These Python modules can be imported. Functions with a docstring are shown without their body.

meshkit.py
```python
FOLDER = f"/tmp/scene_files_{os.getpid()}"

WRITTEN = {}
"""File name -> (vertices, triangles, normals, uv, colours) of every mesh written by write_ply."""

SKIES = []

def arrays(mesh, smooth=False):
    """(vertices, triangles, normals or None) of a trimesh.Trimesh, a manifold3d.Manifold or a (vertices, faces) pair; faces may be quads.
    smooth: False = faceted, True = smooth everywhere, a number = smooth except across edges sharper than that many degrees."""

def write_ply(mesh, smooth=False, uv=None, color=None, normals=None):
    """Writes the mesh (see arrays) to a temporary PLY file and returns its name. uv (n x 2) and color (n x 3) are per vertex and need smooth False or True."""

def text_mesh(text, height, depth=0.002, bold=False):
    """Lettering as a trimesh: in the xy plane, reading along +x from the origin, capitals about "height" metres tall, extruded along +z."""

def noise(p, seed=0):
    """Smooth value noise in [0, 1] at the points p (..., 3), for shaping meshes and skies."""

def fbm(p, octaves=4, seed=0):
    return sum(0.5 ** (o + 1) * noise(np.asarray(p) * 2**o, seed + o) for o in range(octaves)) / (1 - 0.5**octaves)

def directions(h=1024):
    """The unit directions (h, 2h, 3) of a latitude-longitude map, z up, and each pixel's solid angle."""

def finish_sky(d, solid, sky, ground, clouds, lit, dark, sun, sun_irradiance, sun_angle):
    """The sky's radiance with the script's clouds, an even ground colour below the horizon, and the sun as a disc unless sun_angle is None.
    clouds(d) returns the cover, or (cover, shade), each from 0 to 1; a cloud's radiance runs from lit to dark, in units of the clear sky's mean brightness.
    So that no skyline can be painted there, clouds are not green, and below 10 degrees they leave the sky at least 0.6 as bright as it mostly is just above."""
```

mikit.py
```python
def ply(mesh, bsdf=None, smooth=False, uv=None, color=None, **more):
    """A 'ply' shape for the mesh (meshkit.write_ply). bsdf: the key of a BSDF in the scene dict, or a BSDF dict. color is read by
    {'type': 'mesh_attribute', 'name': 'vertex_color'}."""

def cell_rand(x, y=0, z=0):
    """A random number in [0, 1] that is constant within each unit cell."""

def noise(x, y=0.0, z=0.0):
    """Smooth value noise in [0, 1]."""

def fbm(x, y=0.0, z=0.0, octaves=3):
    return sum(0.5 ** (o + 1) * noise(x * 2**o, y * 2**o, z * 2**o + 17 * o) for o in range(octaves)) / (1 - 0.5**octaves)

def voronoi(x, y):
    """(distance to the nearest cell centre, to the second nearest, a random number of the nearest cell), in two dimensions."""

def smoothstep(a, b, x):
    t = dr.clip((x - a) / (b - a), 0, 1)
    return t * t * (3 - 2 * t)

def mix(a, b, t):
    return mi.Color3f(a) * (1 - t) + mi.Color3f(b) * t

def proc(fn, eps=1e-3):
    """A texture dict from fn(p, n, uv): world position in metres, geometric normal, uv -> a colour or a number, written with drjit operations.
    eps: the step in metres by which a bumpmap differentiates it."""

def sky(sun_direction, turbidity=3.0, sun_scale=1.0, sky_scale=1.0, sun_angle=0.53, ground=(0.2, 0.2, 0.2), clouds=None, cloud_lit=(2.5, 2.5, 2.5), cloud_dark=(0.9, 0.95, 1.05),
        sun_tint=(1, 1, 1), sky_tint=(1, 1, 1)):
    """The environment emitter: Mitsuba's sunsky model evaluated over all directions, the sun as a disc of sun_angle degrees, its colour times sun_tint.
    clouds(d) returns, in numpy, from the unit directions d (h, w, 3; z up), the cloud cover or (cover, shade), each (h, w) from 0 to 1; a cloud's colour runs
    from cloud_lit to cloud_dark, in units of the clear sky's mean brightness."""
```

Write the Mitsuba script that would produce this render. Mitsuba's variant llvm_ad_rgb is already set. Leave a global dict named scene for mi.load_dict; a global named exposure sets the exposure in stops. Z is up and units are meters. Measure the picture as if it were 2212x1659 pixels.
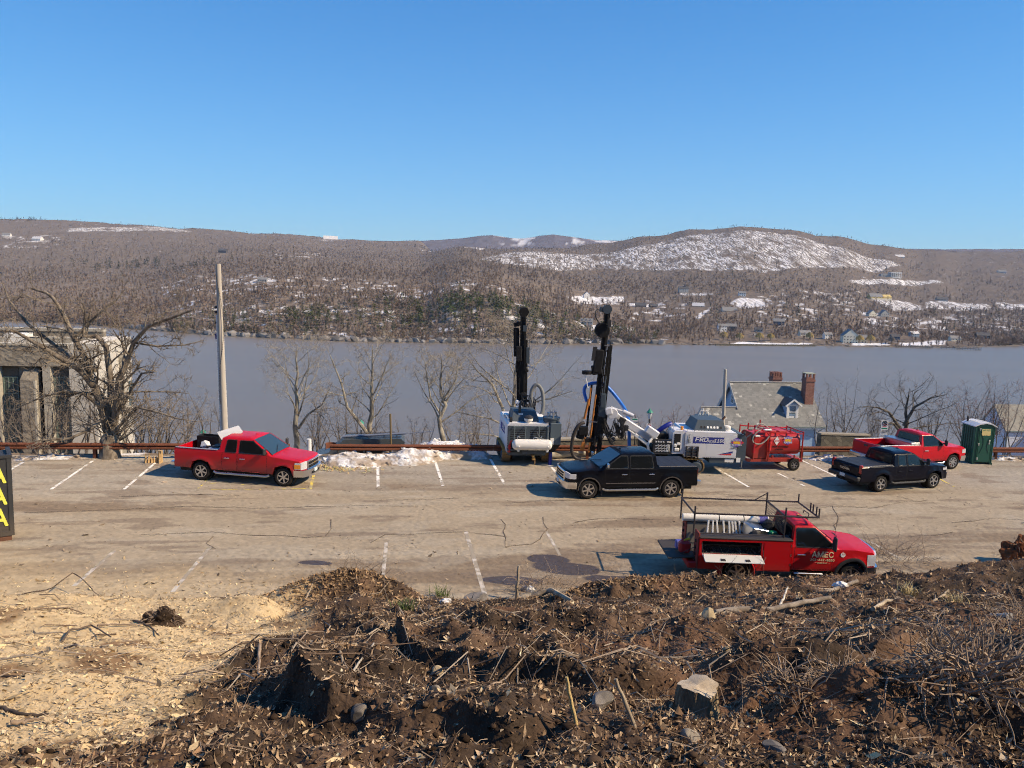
import math, random
import numpy as np
import trimesh, manifold3d
import drjit as dr
import mitsuba as mi
import mikit, meshkit
from mikit import proc, fbm, noise, voronoi, cell_rand, smoothstep, mix
from shapely.geometry import Polygon, Point, LineString, box as sbox
from shapely.ops import unary_union
from scipy.spatial import ConvexHull

R = np.random.default_rng(7)
scene, labels, XF = {}, {}, {}
T = mi.ScalarTransform4f
PI = math.pi
# ---------------------------------------------------------------- camera, sky, exposure
EYE = (0.0, 0.0, 8.8)
PITCH, ROLL = math.radians(7.3), 0.0235
_f = (0, math.cos(PITCH), -math.sin(PITCH))
_u = (0, math.sin(PITCH), math.cos(PITCH))
scene['camera'] = {
    'type': 'perspective', 'fov': 2 * math.degrees(math.atan(512 / 772)), 'fov_axis': 'x', 'near_clip': 0.1, 'far_clip': 20000.0,
    'to_world': T().look_at(origin=EYE, target=[EYE[0], EYE[1] + _f[1], EYE[2] + _f[2]],
                            up=[-math.sin(ROLL), math.cos(ROLL) * _u[1], math.cos(ROLL) * _u[2]])}
SUN_AZ, SUN_EL = math.radians(-15), math.radians(38.5)
SUN = (math.cos(SUN_AZ) * math.cos(SUN_EL), math.sin(SUN_AZ) * math.cos(SUN_EL), math.sin(SUN_EL))
def horizon_haze(d):
    e = np.degrees(np.arcsin(np.clip(d[..., 2], 0, 1)))
    return np.clip(.72 * np.exp(-e / 8.0), 0, 1)
scene['sky'] = mikit.sky(SUN, turbidity=2.6, sky_tint=(0.27, 0.86, 1.34), ground=(0.12, 0.11, 0.10), sun_tint=(1.04, 1.0, .94), clouds=horizon_haze, cloud_lit=(1.6, 2.3, 2.55), cloud_dark=(1.2, 1.5, 1.8))
exposure = 2.0

# ---------------------------------------------------------------- helpers: materials
def mat(name, col, rough=0.5, metal=0.0, spec=0.5, coat=0.0, two=True, **kw):
    b = {'type': 'principled', 'base_color': col if isinstance(col, dict) else {'type': 'rgb', 'value': list(col)},
         'roughness': rough, 'metallic': metal, 'specular': spec}
    if coat:
        b['clearcoat'] = coat; b['clearcoat_gloss'] = 0.95
    b.update(kw)
    scene[name] = {'type': 'twosided', 'bsdf': b} if two else b
    return name

def bumped(name, col, height, scale, rough=0.8, spec=0.3, metal=0.0, eps=2e-3, coat=0.0):
    b = {'type': 'principled', 'base_color': col if isinstance(col, dict) else {'type': 'rgb', 'value': list(col)}, 'roughness': rough, 'specular': spec, 'metallic': metal}
    if coat:
        b['clearcoat'] = coat; b['clearcoat_gloss'] = 0.9
    scene[name] = {'type': 'twosided', 'bsdf': {'type': 'bumpmap', 'tex': proc(height, eps), 'scale': scale, 'bsdf': b}}
    return name

# ---------------------------------------------------------------- helpers: meshes are (vertices, triangles)
def cat(ms):
    ms = [m for m in ms if m is not None and len(m[0])]
    if not ms: return np.zeros((0, 3)), np.zeros((0, 3), int)
    off = np.cumsum([0] + [len(m[0]) for m in ms[:-1]])
    return np.vstack([m[0] for m in ms]), np.vstack([m[1] + o for m, o in zip(ms, off)])

def box(x0, x1, y0, y1, z0, z1):
    v = np.array([[x, y, z] for x in (x0, x1) for y in (y0, y1) for z in (z0, z1)], float)
    f = np.array([[0, 1, 3], [0, 3, 2], [4, 6, 7], [4, 7, 5], [0, 4, 5], [0, 5, 1], [2, 3, 7], [2, 7, 6], [0, 2, 6], [0, 6, 4], [1, 5, 7], [1, 7, 3]])
    return v, f

def hull(pts):
    pts = np.asarray(pts, float); h = ConvexHull(pts)
    f = h.simplices.copy(); c = pts[h.vertices].mean(0)
    n = np.cross(pts[f[:, 1]] - pts[f[:, 0]], pts[f[:, 2]] - pts[f[:, 0]])
    flip = np.einsum('ij,ij->i', n, pts[f].mean(1) - c) < 0
    f[flip] = f[flip][:, ::-1]
    used = np.unique(f); m = np.zeros(len(pts), int); m[used] = np.arange(len(used))
    return pts[used], m[f]

def _cb(b):
    return np.array([[sx * (1 - b[0] * i), sy * (1 - b[1] * j), sz * (1 - b[2] * k)] for sx in (-1, 1) for sy in (-1, 1) for sz in (-1, 1)
                     for i, j, k in ((0, 1, 1), (1, 0, 1), (1, 1, 0))], float)
_CBF = hull(_cb((.2, .2, .2)))
_cbv0 = _cb((.2, .2, .2)); _map = [int(np.argmin(np.abs(_cbv0 - v).sum(1))) for v in _CBF[0]]
def cbox(c, s, b=0.02):
    """chamfered box: centre, full size, chamfer"""
    h = np.asarray(s, float) / 2; bb = np.minimum(b / h, .95)
    return _cb(bb)[_map] * h + np.asarray(c, float), _CBF[1]

def xf(m, M):
    M = np.asarray(M, float); v = m[0] @ M[:3, :3].T + M[:3, 3]
    return v, (m[1][:, ::-1] if np.linalg.det(M[:3, :3]) < 0 else m[1])

def mv(x=0, y=0, z=0):
    M = np.eye(4); M[:3, 3] = (x, y, z); return M

def rot(axis, deg):
    return trimesh.transformations.rotation_matrix(math.radians(deg), {'x': (1, 0, 0), 'y': (0, 1, 0), 'z': (0, 0, 1)}.get(axis, axis) if isinstance(axis, str) else axis)

def tube(pts, rad, n=6, cap=True):
    p = np.asarray(pts, float); k = len(p); r = np.broadcast_to(np.asarray(rad, float), (k,))
    t = np.gradient(p, axis=0); t /= np.linalg.norm(t, axis=1, keepdims=True) + 1e-12
    a = np.zeros_like(p); s = np.array([0, 0, 1.0]) if abs(t[0, 2]) < .9 else np.array([1.0, 0, 0])
    for i in range(k):
        s = s - t[i] * (s @ t[i]); s = s / (np.linalg.norm(s) + 1e-12); a[i] = s
    b = np.cross(t, a); g = np.arange(n) * 2 * PI / n
    v = (p[:, None] + r[:, None, None] * (np.cos(g)[None, :, None] * a[:, None] + np.sin(g)[None, :, None] * b[:, None])).reshape(-1, 3)
    i, j = np.meshgrid(np.arange(k - 1), np.arange(n), indexing='ij'); j2 = (j + 1) % n
    q = np.stack([i * n + j, i * n + j2, (i + 1) * n + j2, (i + 1) * n + j], -1).reshape(-1, 4)
    f = [q[:, [0, 1, 2]], q[:, [0, 2, 3]]]
    if cap and n > 2:
        m = np.arange(1, n - 1)
        f += [np.stack([m * 0, m + 1, m], 1), np.stack([m * 0, m, m + 1], 1) + (k - 1) * n]
    return v, np.vstack(f)

def lathe(prof, n=24, axis='z'):
    """prof: (r, z) pairs"""
    p = np.asarray(prof, float); k = len(p); g = np.arange(n) * 2 * PI / n
    v = np.stack([p[:, 0][:, None] * np.cos(g), p[:, 0][:, None] * np.sin(g), np.repeat(p[:, 1][:, None], n, 1)], -1).reshape(-1, 3)
    i, j = np.meshgrid(np.arange(k - 1), np.arange(n), indexing='ij'); j2 = (j + 1) % n
    q = np.stack([i * n + j, i * n + j2, (i + 1) * n + j2, (i + 1) * n + j], -1).reshape(-1, 4)
    m = v, np.vstack([q[:, [0, 1, 2]], q[:, [0, 2, 3]]])
    if axis == 'y': m = xf(m, rot('x', -90))
    if axis == 'x': m = xf(m, rot('y', 90))
    return m

def cyl(p0, p1, r, n=12, r1=None):
    return tube([p0, p1], [r, r if r1 is None else r1], n)

def prism(poly, a, b, axis='y'):
    """extrude a shapely polygon or point list; axis y: 2D is (x, z); axis x: 2D is (y, z); axis z: 2D is (x, y)"""
    P = poly if hasattr(poly, 'geom_type') else Polygon(poly)
    out = []
    for g in getattr(P, 'geoms', [P]):
        m = trimesh.creation.extrude_polygon(g, abs(b - a), engine='earcut'); v = np.array(m.vertices); f = np.array(m.faces)
        v[:, 2] += min(a, b)
        if axis == 'y': v = v[:, [0, 2, 1]]; f = f[:, ::-1]
        if axis == 'x': v = v[:, [2, 0, 1]]
        out.append((v, f))
    return cat(out)

def warped(poly, w, fn, step=0.09, cuts=()):
    """polygon in (x, z) extruded over y in [-w, w], refined and bent by fn(points); cuts: manifolds taken away first"""
    m = prism(poly, -w, w, 'y')
    M = manifold3d.Manifold(manifold3d.Mesh(vert_properties=np.ascontiguousarray(m[0], np.float32), tri_verts=np.ascontiguousarray(m[1], np.uint32)))
    for c in cuts: M = M - c
    M = M.refine_to_length(step).to_mesh()
    return fn(np.array(M.vert_properties[:, :3], float)), np.array(M.tri_verts, int)

def mani(m):
    return manifold3d.Manifold(manifold3d.Mesh(vert_properties=np.ascontiguousarray(m[0], np.float32), tri_verts=np.ascontiguousarray(m[1], np.uint32)))

def sheet(poly, y, fn, off, step=0.1):
    """a flat polygon in (x, z) at side y, triangulated, bent by fn, then moved out by off along y"""
    P = poly if hasattr(poly, 'geom_type') else Polygon(poly)
    v, f = trimesh.creation.triangulate_polygon(P, engine='earcut')
    v, f = trimesh.remesh.subdivide_to_size(np.c_[v, np.zeros(len(v))], f, step) if step else (np.c_[v, np.zeros(len(v))], f)
    p = np.c_[v[:, 0], np.full(len(v), y), v[:, 1]]
    p = fn(p); p[:, 1] += np.sign(y) * off
    return p, (np.asarray(f)[:, ::-1] if y > 0 else np.asarray(f))

# ---------------------------------------------------------------- helpers: things and parts
_n = {}
def key(name):
    k = name if name not in _n else f'{name}_{_n[name]:03d}'
    _n[name] = _n.get(name, 0) + 1
    return k

def thing(name, label, cat_, group=None, X=None):
    k = key(name); labels[k] = {'label': label, 'category': cat_}
    if group: labels[k]['group'] = group
    XF[k] = np.eye(4) if X is None else np.asarray(X, float)
    return k

def part(parent, name, mesh, m, smooth=False, label=None, kind=None, **kw):
    k = key(parent + '__' + name)
    root = parent.split('__')[0]
    v, f = xf(mesh, XF.get(root, np.eye(4)))
    scene[k] = mikit.ply((v, f), m, smooth, **kw)
    if label or kind:
        labels[k] = {kk: vv for kk, vv in (('label', label), ('kind', kind)) if vv}
    return k

def solo(name, label, cat_, mesh, m, smooth=False, group=None, X=None, kind=None, **kw):
    k = key(name); labels[k] = {}
    if label: labels[k]['label'] = label
    if cat_: labels[k]['category'] = cat_
    if group: labels[k]['group'] = group
    if kind: labels[k]['kind'] = kind
    XF[k] = np.eye(4) if X is None else np.asarray(X, float)
    scene[k] = mikit.ply(xf(mesh, XF[k]), m, smooth, **kw)
    return k

def struct(name, mesh, m, smooth=False, **kw):
    return solo(name, None, None, mesh, m, smooth, kind='structure', **kw)

def nfbm(p, scale, octaves=4, seed=0):
    p = np.asarray(p, float)
    if p.shape[-1] == 2: p = np.concatenate([p, np.zeros(p.shape[:-1] + (1,))], -1)
    return sum(.5 ** (o + 1) * meshkit.noise(p / scale * 2 ** o + 31.7 * o, seed + o) for o in range(octaves)) / (1 - .5 ** octaves)

# the car park: one plane that drains to the right
LA, LB = -0.018, 0.006
def lot_z(x, y): return LA * x + LB * (y - 30)
def on_lot(x, y, yaw, dz=0.0):
    """frame standing on the car park: x axis along yaw (degrees), z along the plane's normal"""
    n = np.array([-LA, -LB, 1.0]); n /= np.linalg.norm(n)
    a = np.array([math.cos(math.radians(yaw)), math.sin(math.radians(yaw)), 0]); a -= n * (a @ n); a /= np.linalg.norm(a)
    M = np.eye(4); M[:3, 0] = a; M[:3, 1] = np.cross(n, a); M[:3, 2] = n; M[:3, 3] = (x, y, lot_z(x, y) + dz)
    return M

# ================================================================ the far side of the river
FT, FY, FZ, FS = [np.array(a) for a in ([-0.8165,-0.7329,-0.6614,-0.572,-0.4826,-0.3933,-0.304,-0.2148,-0.1256,-0.0662,-0.0305,0.0229,0.0645,0.106,0.1713,0.2306,0.2899,0.3492,0.4085,0.4677,0.5269,0.5861,0.6524,0.7222,0.8109],[640,665,690,715,735,755,775,800,830,860,900,950,1000,1070,1150,1250,1350,1500,1650,1800,2000,2200,2400,2600,2800,3000,3250,3500,3900,4300,5000],[[-91.9,-92.0,-92.1,-87.4,-73.1,-59.7,-54.1,-50.1,-51.5,-53.0,-53.9,-55.9,-57.7,-60.0,-62.8,-64.4,-66.1,-68.6,-71.2,-72.8,-74.0,-77.3,-90.1,-97.6,-107.9],[-85.6,-85.7,-85.8,-81.2,-66.8,-53.4,-47.9,-43.8,-45.3,-46.7,-47.6,-49.6,-51.4,-53.8,-56.6,-58.2,-59.8,-62.4,-64.9,-66.5,-67.8,-71.0,-83.8,-91.3,-101.7],[-79.4,-79.5,-79.6,-74.9,-60.6,-47.2,-42.2,-40.5,-41.3,-40.7,-41.5,-43.4,-45.2,-47.5,-50.3,-51.9,-53.6,-56.1,-58.7,-60.3,-61.5,-64.8,-77.6,-85.1,-95.4],[-73.1,-73.2,-73.3,-68.7,-54.3,-42.0,-38.7,-37.5,-38.7,-35.2,-35.7,-38.6,-40.8,-42.4,-44.1,-45.7,-47.3,-49.9,-52.4,-54.0,-55.3,-58.5,-71.3,-78.8,-89.2],[-68.1,-68.2,-68.3,-63.7,-49.3,-39.6,-36.0,-35.1,-36.6,-30.5,-31.0,-35.1,-38.3,-40.7,-42.2,-42.4,-42.8,-44.9,-47.4,-49.0,-50.3,-53.5,-66.3,-73.8,-84.2],[-63.1,-63.2,-63.3,-58.7,-44.3,-37.1,-32.9,-32.4,-34.2,-25.9,-26.4,-31.8,-36.4,-39.8,-41.3,-41.2,-41.4,-42.2,-42.9,-44.0,-45.3,-48.5,-61.3,-68.8,-79.2],[-58.1,-58.2,-58.3,-53.7,-41.9,-34.6,-29.8,-29.7,-31.7,-21.4,-21.8,-28.3,-34.3,-39.2,-41.9,-41.3,-40.9,-40.8,-41.8,-42.3,-42.7,-43.5,-56.3,-63.8,-74.2],[-51.9,-52.0,-52.1,-47.4,-40.0,-31.5,-25.9,-26.3,-28.6,-15.8,-16.1,-23.9,-31.3,-37.7,-42.0,-41.6,-41.5,-41.3,-41.3,-41.5,-42.0,-42.5,-50.1,-57.6,-67.9],[-44.4,-44.5,-44.6,-41.8,-38.1,-27.5,-21.0,-22.0,-24.6,-9.6,-10.5,-19.3,-27.8,-35.7,-41.2,-40.6,-40.4,-40.9,-41.9,-42.4,-42.6,-42.2,-43.0,-50.1,-60.4],[-40.6,-40.6,-40.6,-39.0,-36.3,-23.5,-16.1,-17.6,-20.6,-6.1,-7.0,-16.4,-25.6,-34.0,-40.4,-39.7,-39.2,-39.8,-41.0,-42.2,-43.2,-43.3,-42.1,-42.9,-52.9],[-37.1,-37.0,-37.1,-36.0,-33.2,-18.0,-9.6,-11.9,-15.2,-1.4,-2.3,-12.5,-22.7,-32.1,-38.9,-37.8,-37.2,-38.1,-39.8,-41.5,-42.8,-43.4,-42.4,-41.6,-43.0],[-32.8,-32.6,-32.7,-31.6,-29.4,-13.3,-4.3,-7.1,-9.5,4.5,3.6,-7.3,-18.6,-28.9,-36.2,-34.8,-34.1,-35.5,-37.7,-40.1,-42.1,-43.0,-42.8,-42.6,-41.1],[-28.0,-27.7,-27.9,-27.1,-26.8,-9.4,0.3,-3.1,-5.7,9.2,7.6,-3.3,-14.7,-25.4,-32.8,-31.0,-30.1,-31.6,-34.8,-38.4,-41.0,-42.2,-42.3,-42.0,-42.1],[-23.3,-22.8,-23.0,-22.7,-22.8,-3.4,7.0,2.9,-0.3,14.6,13.2,2.4,-9.6,-20.3,-27.0,-24.4,-23.0,-25.1,-29.5,-34.5,-38.3,-40.5,-40.9,-40.7,-40.7],[-17.4,-16.7,-17.0,-16.7,-17.2,3.2,14.5,10.0,6.5,22.0,20.8,9.9,-2.6,-13.7,-19.8,-16.3,-14.3,-16.8,-22.5,-28.7,-34.0,-37.2,-38.2,-38.4,-38.3],[-8.9,-8.0,-8.3,-8.2,-9.4,10.5,21.6,16.4,13.5,30.9,28.6,18.2,5.8,-5.0,-9.9,-5.3,-2.7,-5.8,-12.5,-20.7,-27.6,-31.4,-33.0,-33.3,-33.6],[-0.1,1.0,0.6,0.6,-1.3,18.8,29.5,23.1,19.5,37.5,35.2,26.0,14.1,4.2,1.3,7.3,10.7,7.2,-1.5,-12.1,-20.2,-24.9,-26.8,-26.7,-27.0],[13.6,15.0,14.5,14.3,11.9,31.8,43.0,35.5,30.8,48.7,46.8,40.2,29.1,20.6,21.1,29.1,33.7,28.9,17.0,3.3,-7.4,-13.8,-15.9,-15.5,-15.4],[30.7,32.5,31.9,31.6,28.1,44.3,53.9,46.5,42.6,60.7,58.7,54.8,45.1,38.5,43.0,53.1,59.0,53.5,39.1,21.8,7.2,-0.7,-3.0,-2.5,-2.4],[47.2,49.4,48.6,48.4,43.9,57.2,64.1,56.0,51.8,72.7,70.6,70.5,62.8,58.7,67.7,80.2,87.4,80.0,62.6,41.8,24.8,15.1,11.3,11.8,12.7],[70.4,73.2,72.2,71.7,66.2,75.4,80.4,70.3,64.6,88.5,86.5,91.4,86.9,87.4,103.6,119.4,128.7,121.3,99.5,72.1,50.1,38.4,34.3,35.4,36.3],[96.9,100.2,99.0,98.4,91.7,95.5,97.2,85.7,79.5,105.0,103.0,111.9,109.2,112.9,134.6,153.5,164.6,157.8,135.4,106.2,80.3,64.5,59.3,60.9,62.4],[125.0,128.9,127.5,127.2,119.6,116.5,114.1,101.7,94.8,122.1,116.3,117.0,125.1,141.1,169.1,191.1,204.1,195.7,168.5,135.9,111.2,94.9,88.8,90.0,91.2],[152.8,157.3,155.7,155.7,147.3,137.8,131.2,117.7,110.3,118.9,92.3,93.0,101.1,117.1,145.1,167.1,180.1,193.0,195.4,167.0,138.5,123.1,119.8,121.9,124.2],[180.7,185.8,184.0,184.1,175.0,159.7,148.3,133.9,126.1,94.9,68.3,69.0,77.1,93.1,121.1,143.1,156.1,169.0,171.4,171.7,168.0,149.6,146.9,150.5,155.0],[211.8,217.5,215.4,215.5,205.0,181.8,166.5,150.3,141.8,70.9,44.3,45.0,53.1,69.1,97.1,119.1,132.1,145.0,147.4,147.7,171.5,179.1,174.5,178.2,183.6],[181.8,187.5,185.4,199.4,202.6,211.4,189.5,171.9,162.4,40.9,14.3,15.0,23.1,39.1,67.1,89.1,102.1,115.0,117.4,117.7,141.5,165.7,199.1,215.6,222.8],[151.8,157.5,155.4,169.4,172.6,193.5,213.5,194.1,183.5,10.9,-15.7,-15.0,-6.9,9.1,37.1,59.1,72.1,85.0,87.4,87.7,111.5,135.7,169.1,185.6,206.9],[103.8,109.5,107.4,121.4,124.6,145.5,165.5,188.4,218.9,-37.1,-63.7,-63.0,-54.9,-38.9,-10.9,11.1,24.1,37.0,39.4,39.7,63.5,87.7,121.1,137.6,158.9],[55.8,61.5,59.4,73.4,76.6,97.5,117.5,140.4,170.9,-85.1,-111.7,-111.0,-102.9,-86.9,-58.9,-36.9,-23.9,-11.0,-8.6,-8.3,15.5,39.7,73.1,89.6,110.9],[-28.2,-22.5,-24.6,-10.6,-7.4,13.5,33.5,56.4,86.9,-169.1,-195.7,-195.0,-186.9,-170.9,-142.9,-120.9,-107.9,-95.0,-92.6,-92.3,-68.5,-44.3,-10.9,5.6,26.9]],[835.4,835.9,836.3,817.8,760.3,706.8,684.5,668.2,674.0,679.9,683.4,691.5,698.7,708.2,719.2,725.7,732.2,742.6,752.8,759.1,764.1,777.0,828.3,858.3,899.8])]
def far_z(x, y):
    x = np.asarray(x, float); y = np.asarray(y, float); t = np.clip(x / y, FT[0], FT[-1])
    i = np.clip(np.searchsorted(FY, y) - 1, 0, len(FY) - 2); a = np.clip((y - FY[i]) / (FY[i + 1] - FY[i]), 0, 1)
    j = np.clip(np.searchsorted(FT, t) - 1, 0, len(FT) - 2); b = np.clip((t - FT[j]) / (FT[j + 1] - FT[j]), 0, 1); b = b * b * (3 - 2 * b)
    return (FZ[i, j] * (1 - b) + FZ[i, j + 1] * b) * (1 - a) + (FZ[i + 1, j] * (1 - b) + FZ[i + 1, j + 1] * b) * a
def shore_y(t): return np.interp(t, FT, FS)

import shapely
HOUSES = np.array([(80.2,842,-33.7), (111.2,1192,-7.6), (189.7,1156,-19), (208,1154,-19.2), (290.7,1334,4.6), (372.5,1268,-0.3), (272,1140,-17.2), (301.8,1082,-21.8), (334.9,974,-33.6), (242.6,896,-37.6), (253.3,896,-37.5), (674.6,1448,-2), (860.7,1560,-4.2), (543.8,1176,-26.5), (567.5,1186,-26.3), (342.6,840,-41.6), (342.2,782,-41.9), (357,792,-41.7), (422.1,852,-42.6), (479.1,922,-42.4), (485.1,846,-42.8), (565.6,928,-43), (260.9,822,-40.8), (285.6,898,-37.7), (319.4,844,-40.9), (-1366.6,2232,103.3), (-1515.7,2328,117.2), (-788.9,3328,181.7), (-734.3,1960,72.4), (-339.3,1046,3.4), (1439.1,2304,76.8), (1149.7,2336,117.1), (902.7,1864,48)])
def inside(polys, x, y, d=0.0):
    U = unary_union([Polygon([q[:2] for q in p]).buffer(d) for p in polys]); shapely.prepare(U)
    return shapely.contains_xy(U, np.asarray(x), np.asarray(y))

# open snow fields and lawns (world outlines)
LAWNS = [[(716,1672,37.9), (854.9,1816,44.1), (1091.1,2000,47.3), (1062.7,1936,38.6), (847.9,1744,30.6), (709.5,1640,31.4)],
         [(657,1432,-2.9), (761.8,1506,-3.7), (762.2,1454,-11.3), (721.8,1366,-18.9), (639.6,1308,-18)],
         [(808.9,1534,-4.1), (898.4,1572,-6.4), (960.7,1582,-7.2), (915.2,1488,-15.6), (817.7,1444,-16.5), (755.2,1424,-14)],
         [(325.9,1184,-10.7), (361.5,1240,-3.9), (394.9,1240,-5.3), (381.8,1160,-15.1), (335.3,1124,-17.3)],
         [(280.8,1332,3.5), (331.7,1330,5.5), (328.5,1282,-0.1), (282.8,1286,-1.2)],
         [(242.2,1038,-27.4), (267.7,1088,-22.3), (283.6,1118,-19), (269.2,1078,-23.2), (246.5,1030,-28.1)],
         [(203.6,736,-42.7), (223.6,758,-41.4), (260,758,-42), (300.7,774,-41.6), (291.9,758,-42.5), (241.9,744,-43.1)],
         [(341.5,778,-42), (387.4,796,-41.7), (379.3,774,-42.6), (339.2,762,-43.1)],
         [(401.4,800,-41.8), (476.9,854,-43.1), (444.8,796,-42.4), (390.9,774,-42.7)],
         [(578.2,1136,-33.6), (702.8,1238,-31.2), (699.4,1220,-32.7), (582.7,1126,-34.9)],
         [(75.4,1114,-5.9), (108.4,1218,-3.8), (183,1272,-5.7), (172.4,1206,-12.1), (83.7,1082,-11)],
         [(-360.9,2936,136.4), (-184.8,2352,115), (-88.9,2392,116.2), (-96.4,2240,106.5), (-281,2600,112.1)],
         [(168.8,1170,-15.6), (229.6,1204,-13.4), (230.2,1170,-16.3), (179.9,1160,-17.9)],
         [(79,846,-33), (101.9,892,-32.7), (119.3,902,-34.3), (96.8,846,-35.1), (80.1,830,-34.7)],
         [(1000.4,1616,-4.8), (1065.3,1624,-5.2), (995.6,1516,-14.5), (942.3,1506,-14.7)]]
HILLSNOW = [[(-72.7,1696,62.9), (-39.4,2040,90.5), (9,2088,98.6), (95.5,2088,98.3), (216.6,2064,95.6), (320.7,2112,116.9), (428.7,2224,144.5), (559.4,2280,170.4), (725.2,2296,180.5), (833.3,2256,162), (924.9,2184,127.8), (1017.3,2184,103.5), (1067.5,2152,86.3), (915.3,1960,66), (740.2,1816,65.6), (513,1608,49.3), (354.5,1624,47.8), (194.5,1744,51.3), (35,1552,45.3), (-24.5,1526,47.8)],
            [(-1518.8,2656,163.7), (-1447.5,2840,183), (-1280.4,3040,190.7), (-1209.6,2912,175.1), (-1358.4,2664,158.1), (-1452.2,2552,148.8)]]
PATCHY = [[(-1584.4,2408,128.6), (-1404,2416,129.5), (-1210.3,2080,82.4), (-1318.2,2000,72.2)], [(-581.8,1880,70.6), (-512.3,2160,84.4), (-438.4,1848,60.8), (-485.2,1598,50.1)], [(-816.2,3264,179.3), (-750.1,3448,189.5), (-725.7,3336,179.6), (-753.2,3048,159.4)],
          [(-610,1312,-2.3), (-289,1182,13.3), (-7.1,1076,9.2), (-5.7,922,-4.2), (-215.9,882,-13.9), (-418.5,960,-20.2)], [(168.6,1130,-19.9), (261.9,1188,-12.4), (223.8,1010,-30.2), (145.2,968,-33.1)],
          [(403.4,1280,0.1), (683.3,1534,12.1), (505.7,1128,-28.8), (310.5,978,-32.5)], [(548.2,1242,-18), (952.9,1450,-19.6), (733.6,1112,-39.5), (431.1,972,-38.3)], [(88.4,1146,-5.4), (253.1,1290,-3.5), (236,1200,-13.3), (81.3,1050,-13.5)]]

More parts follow.
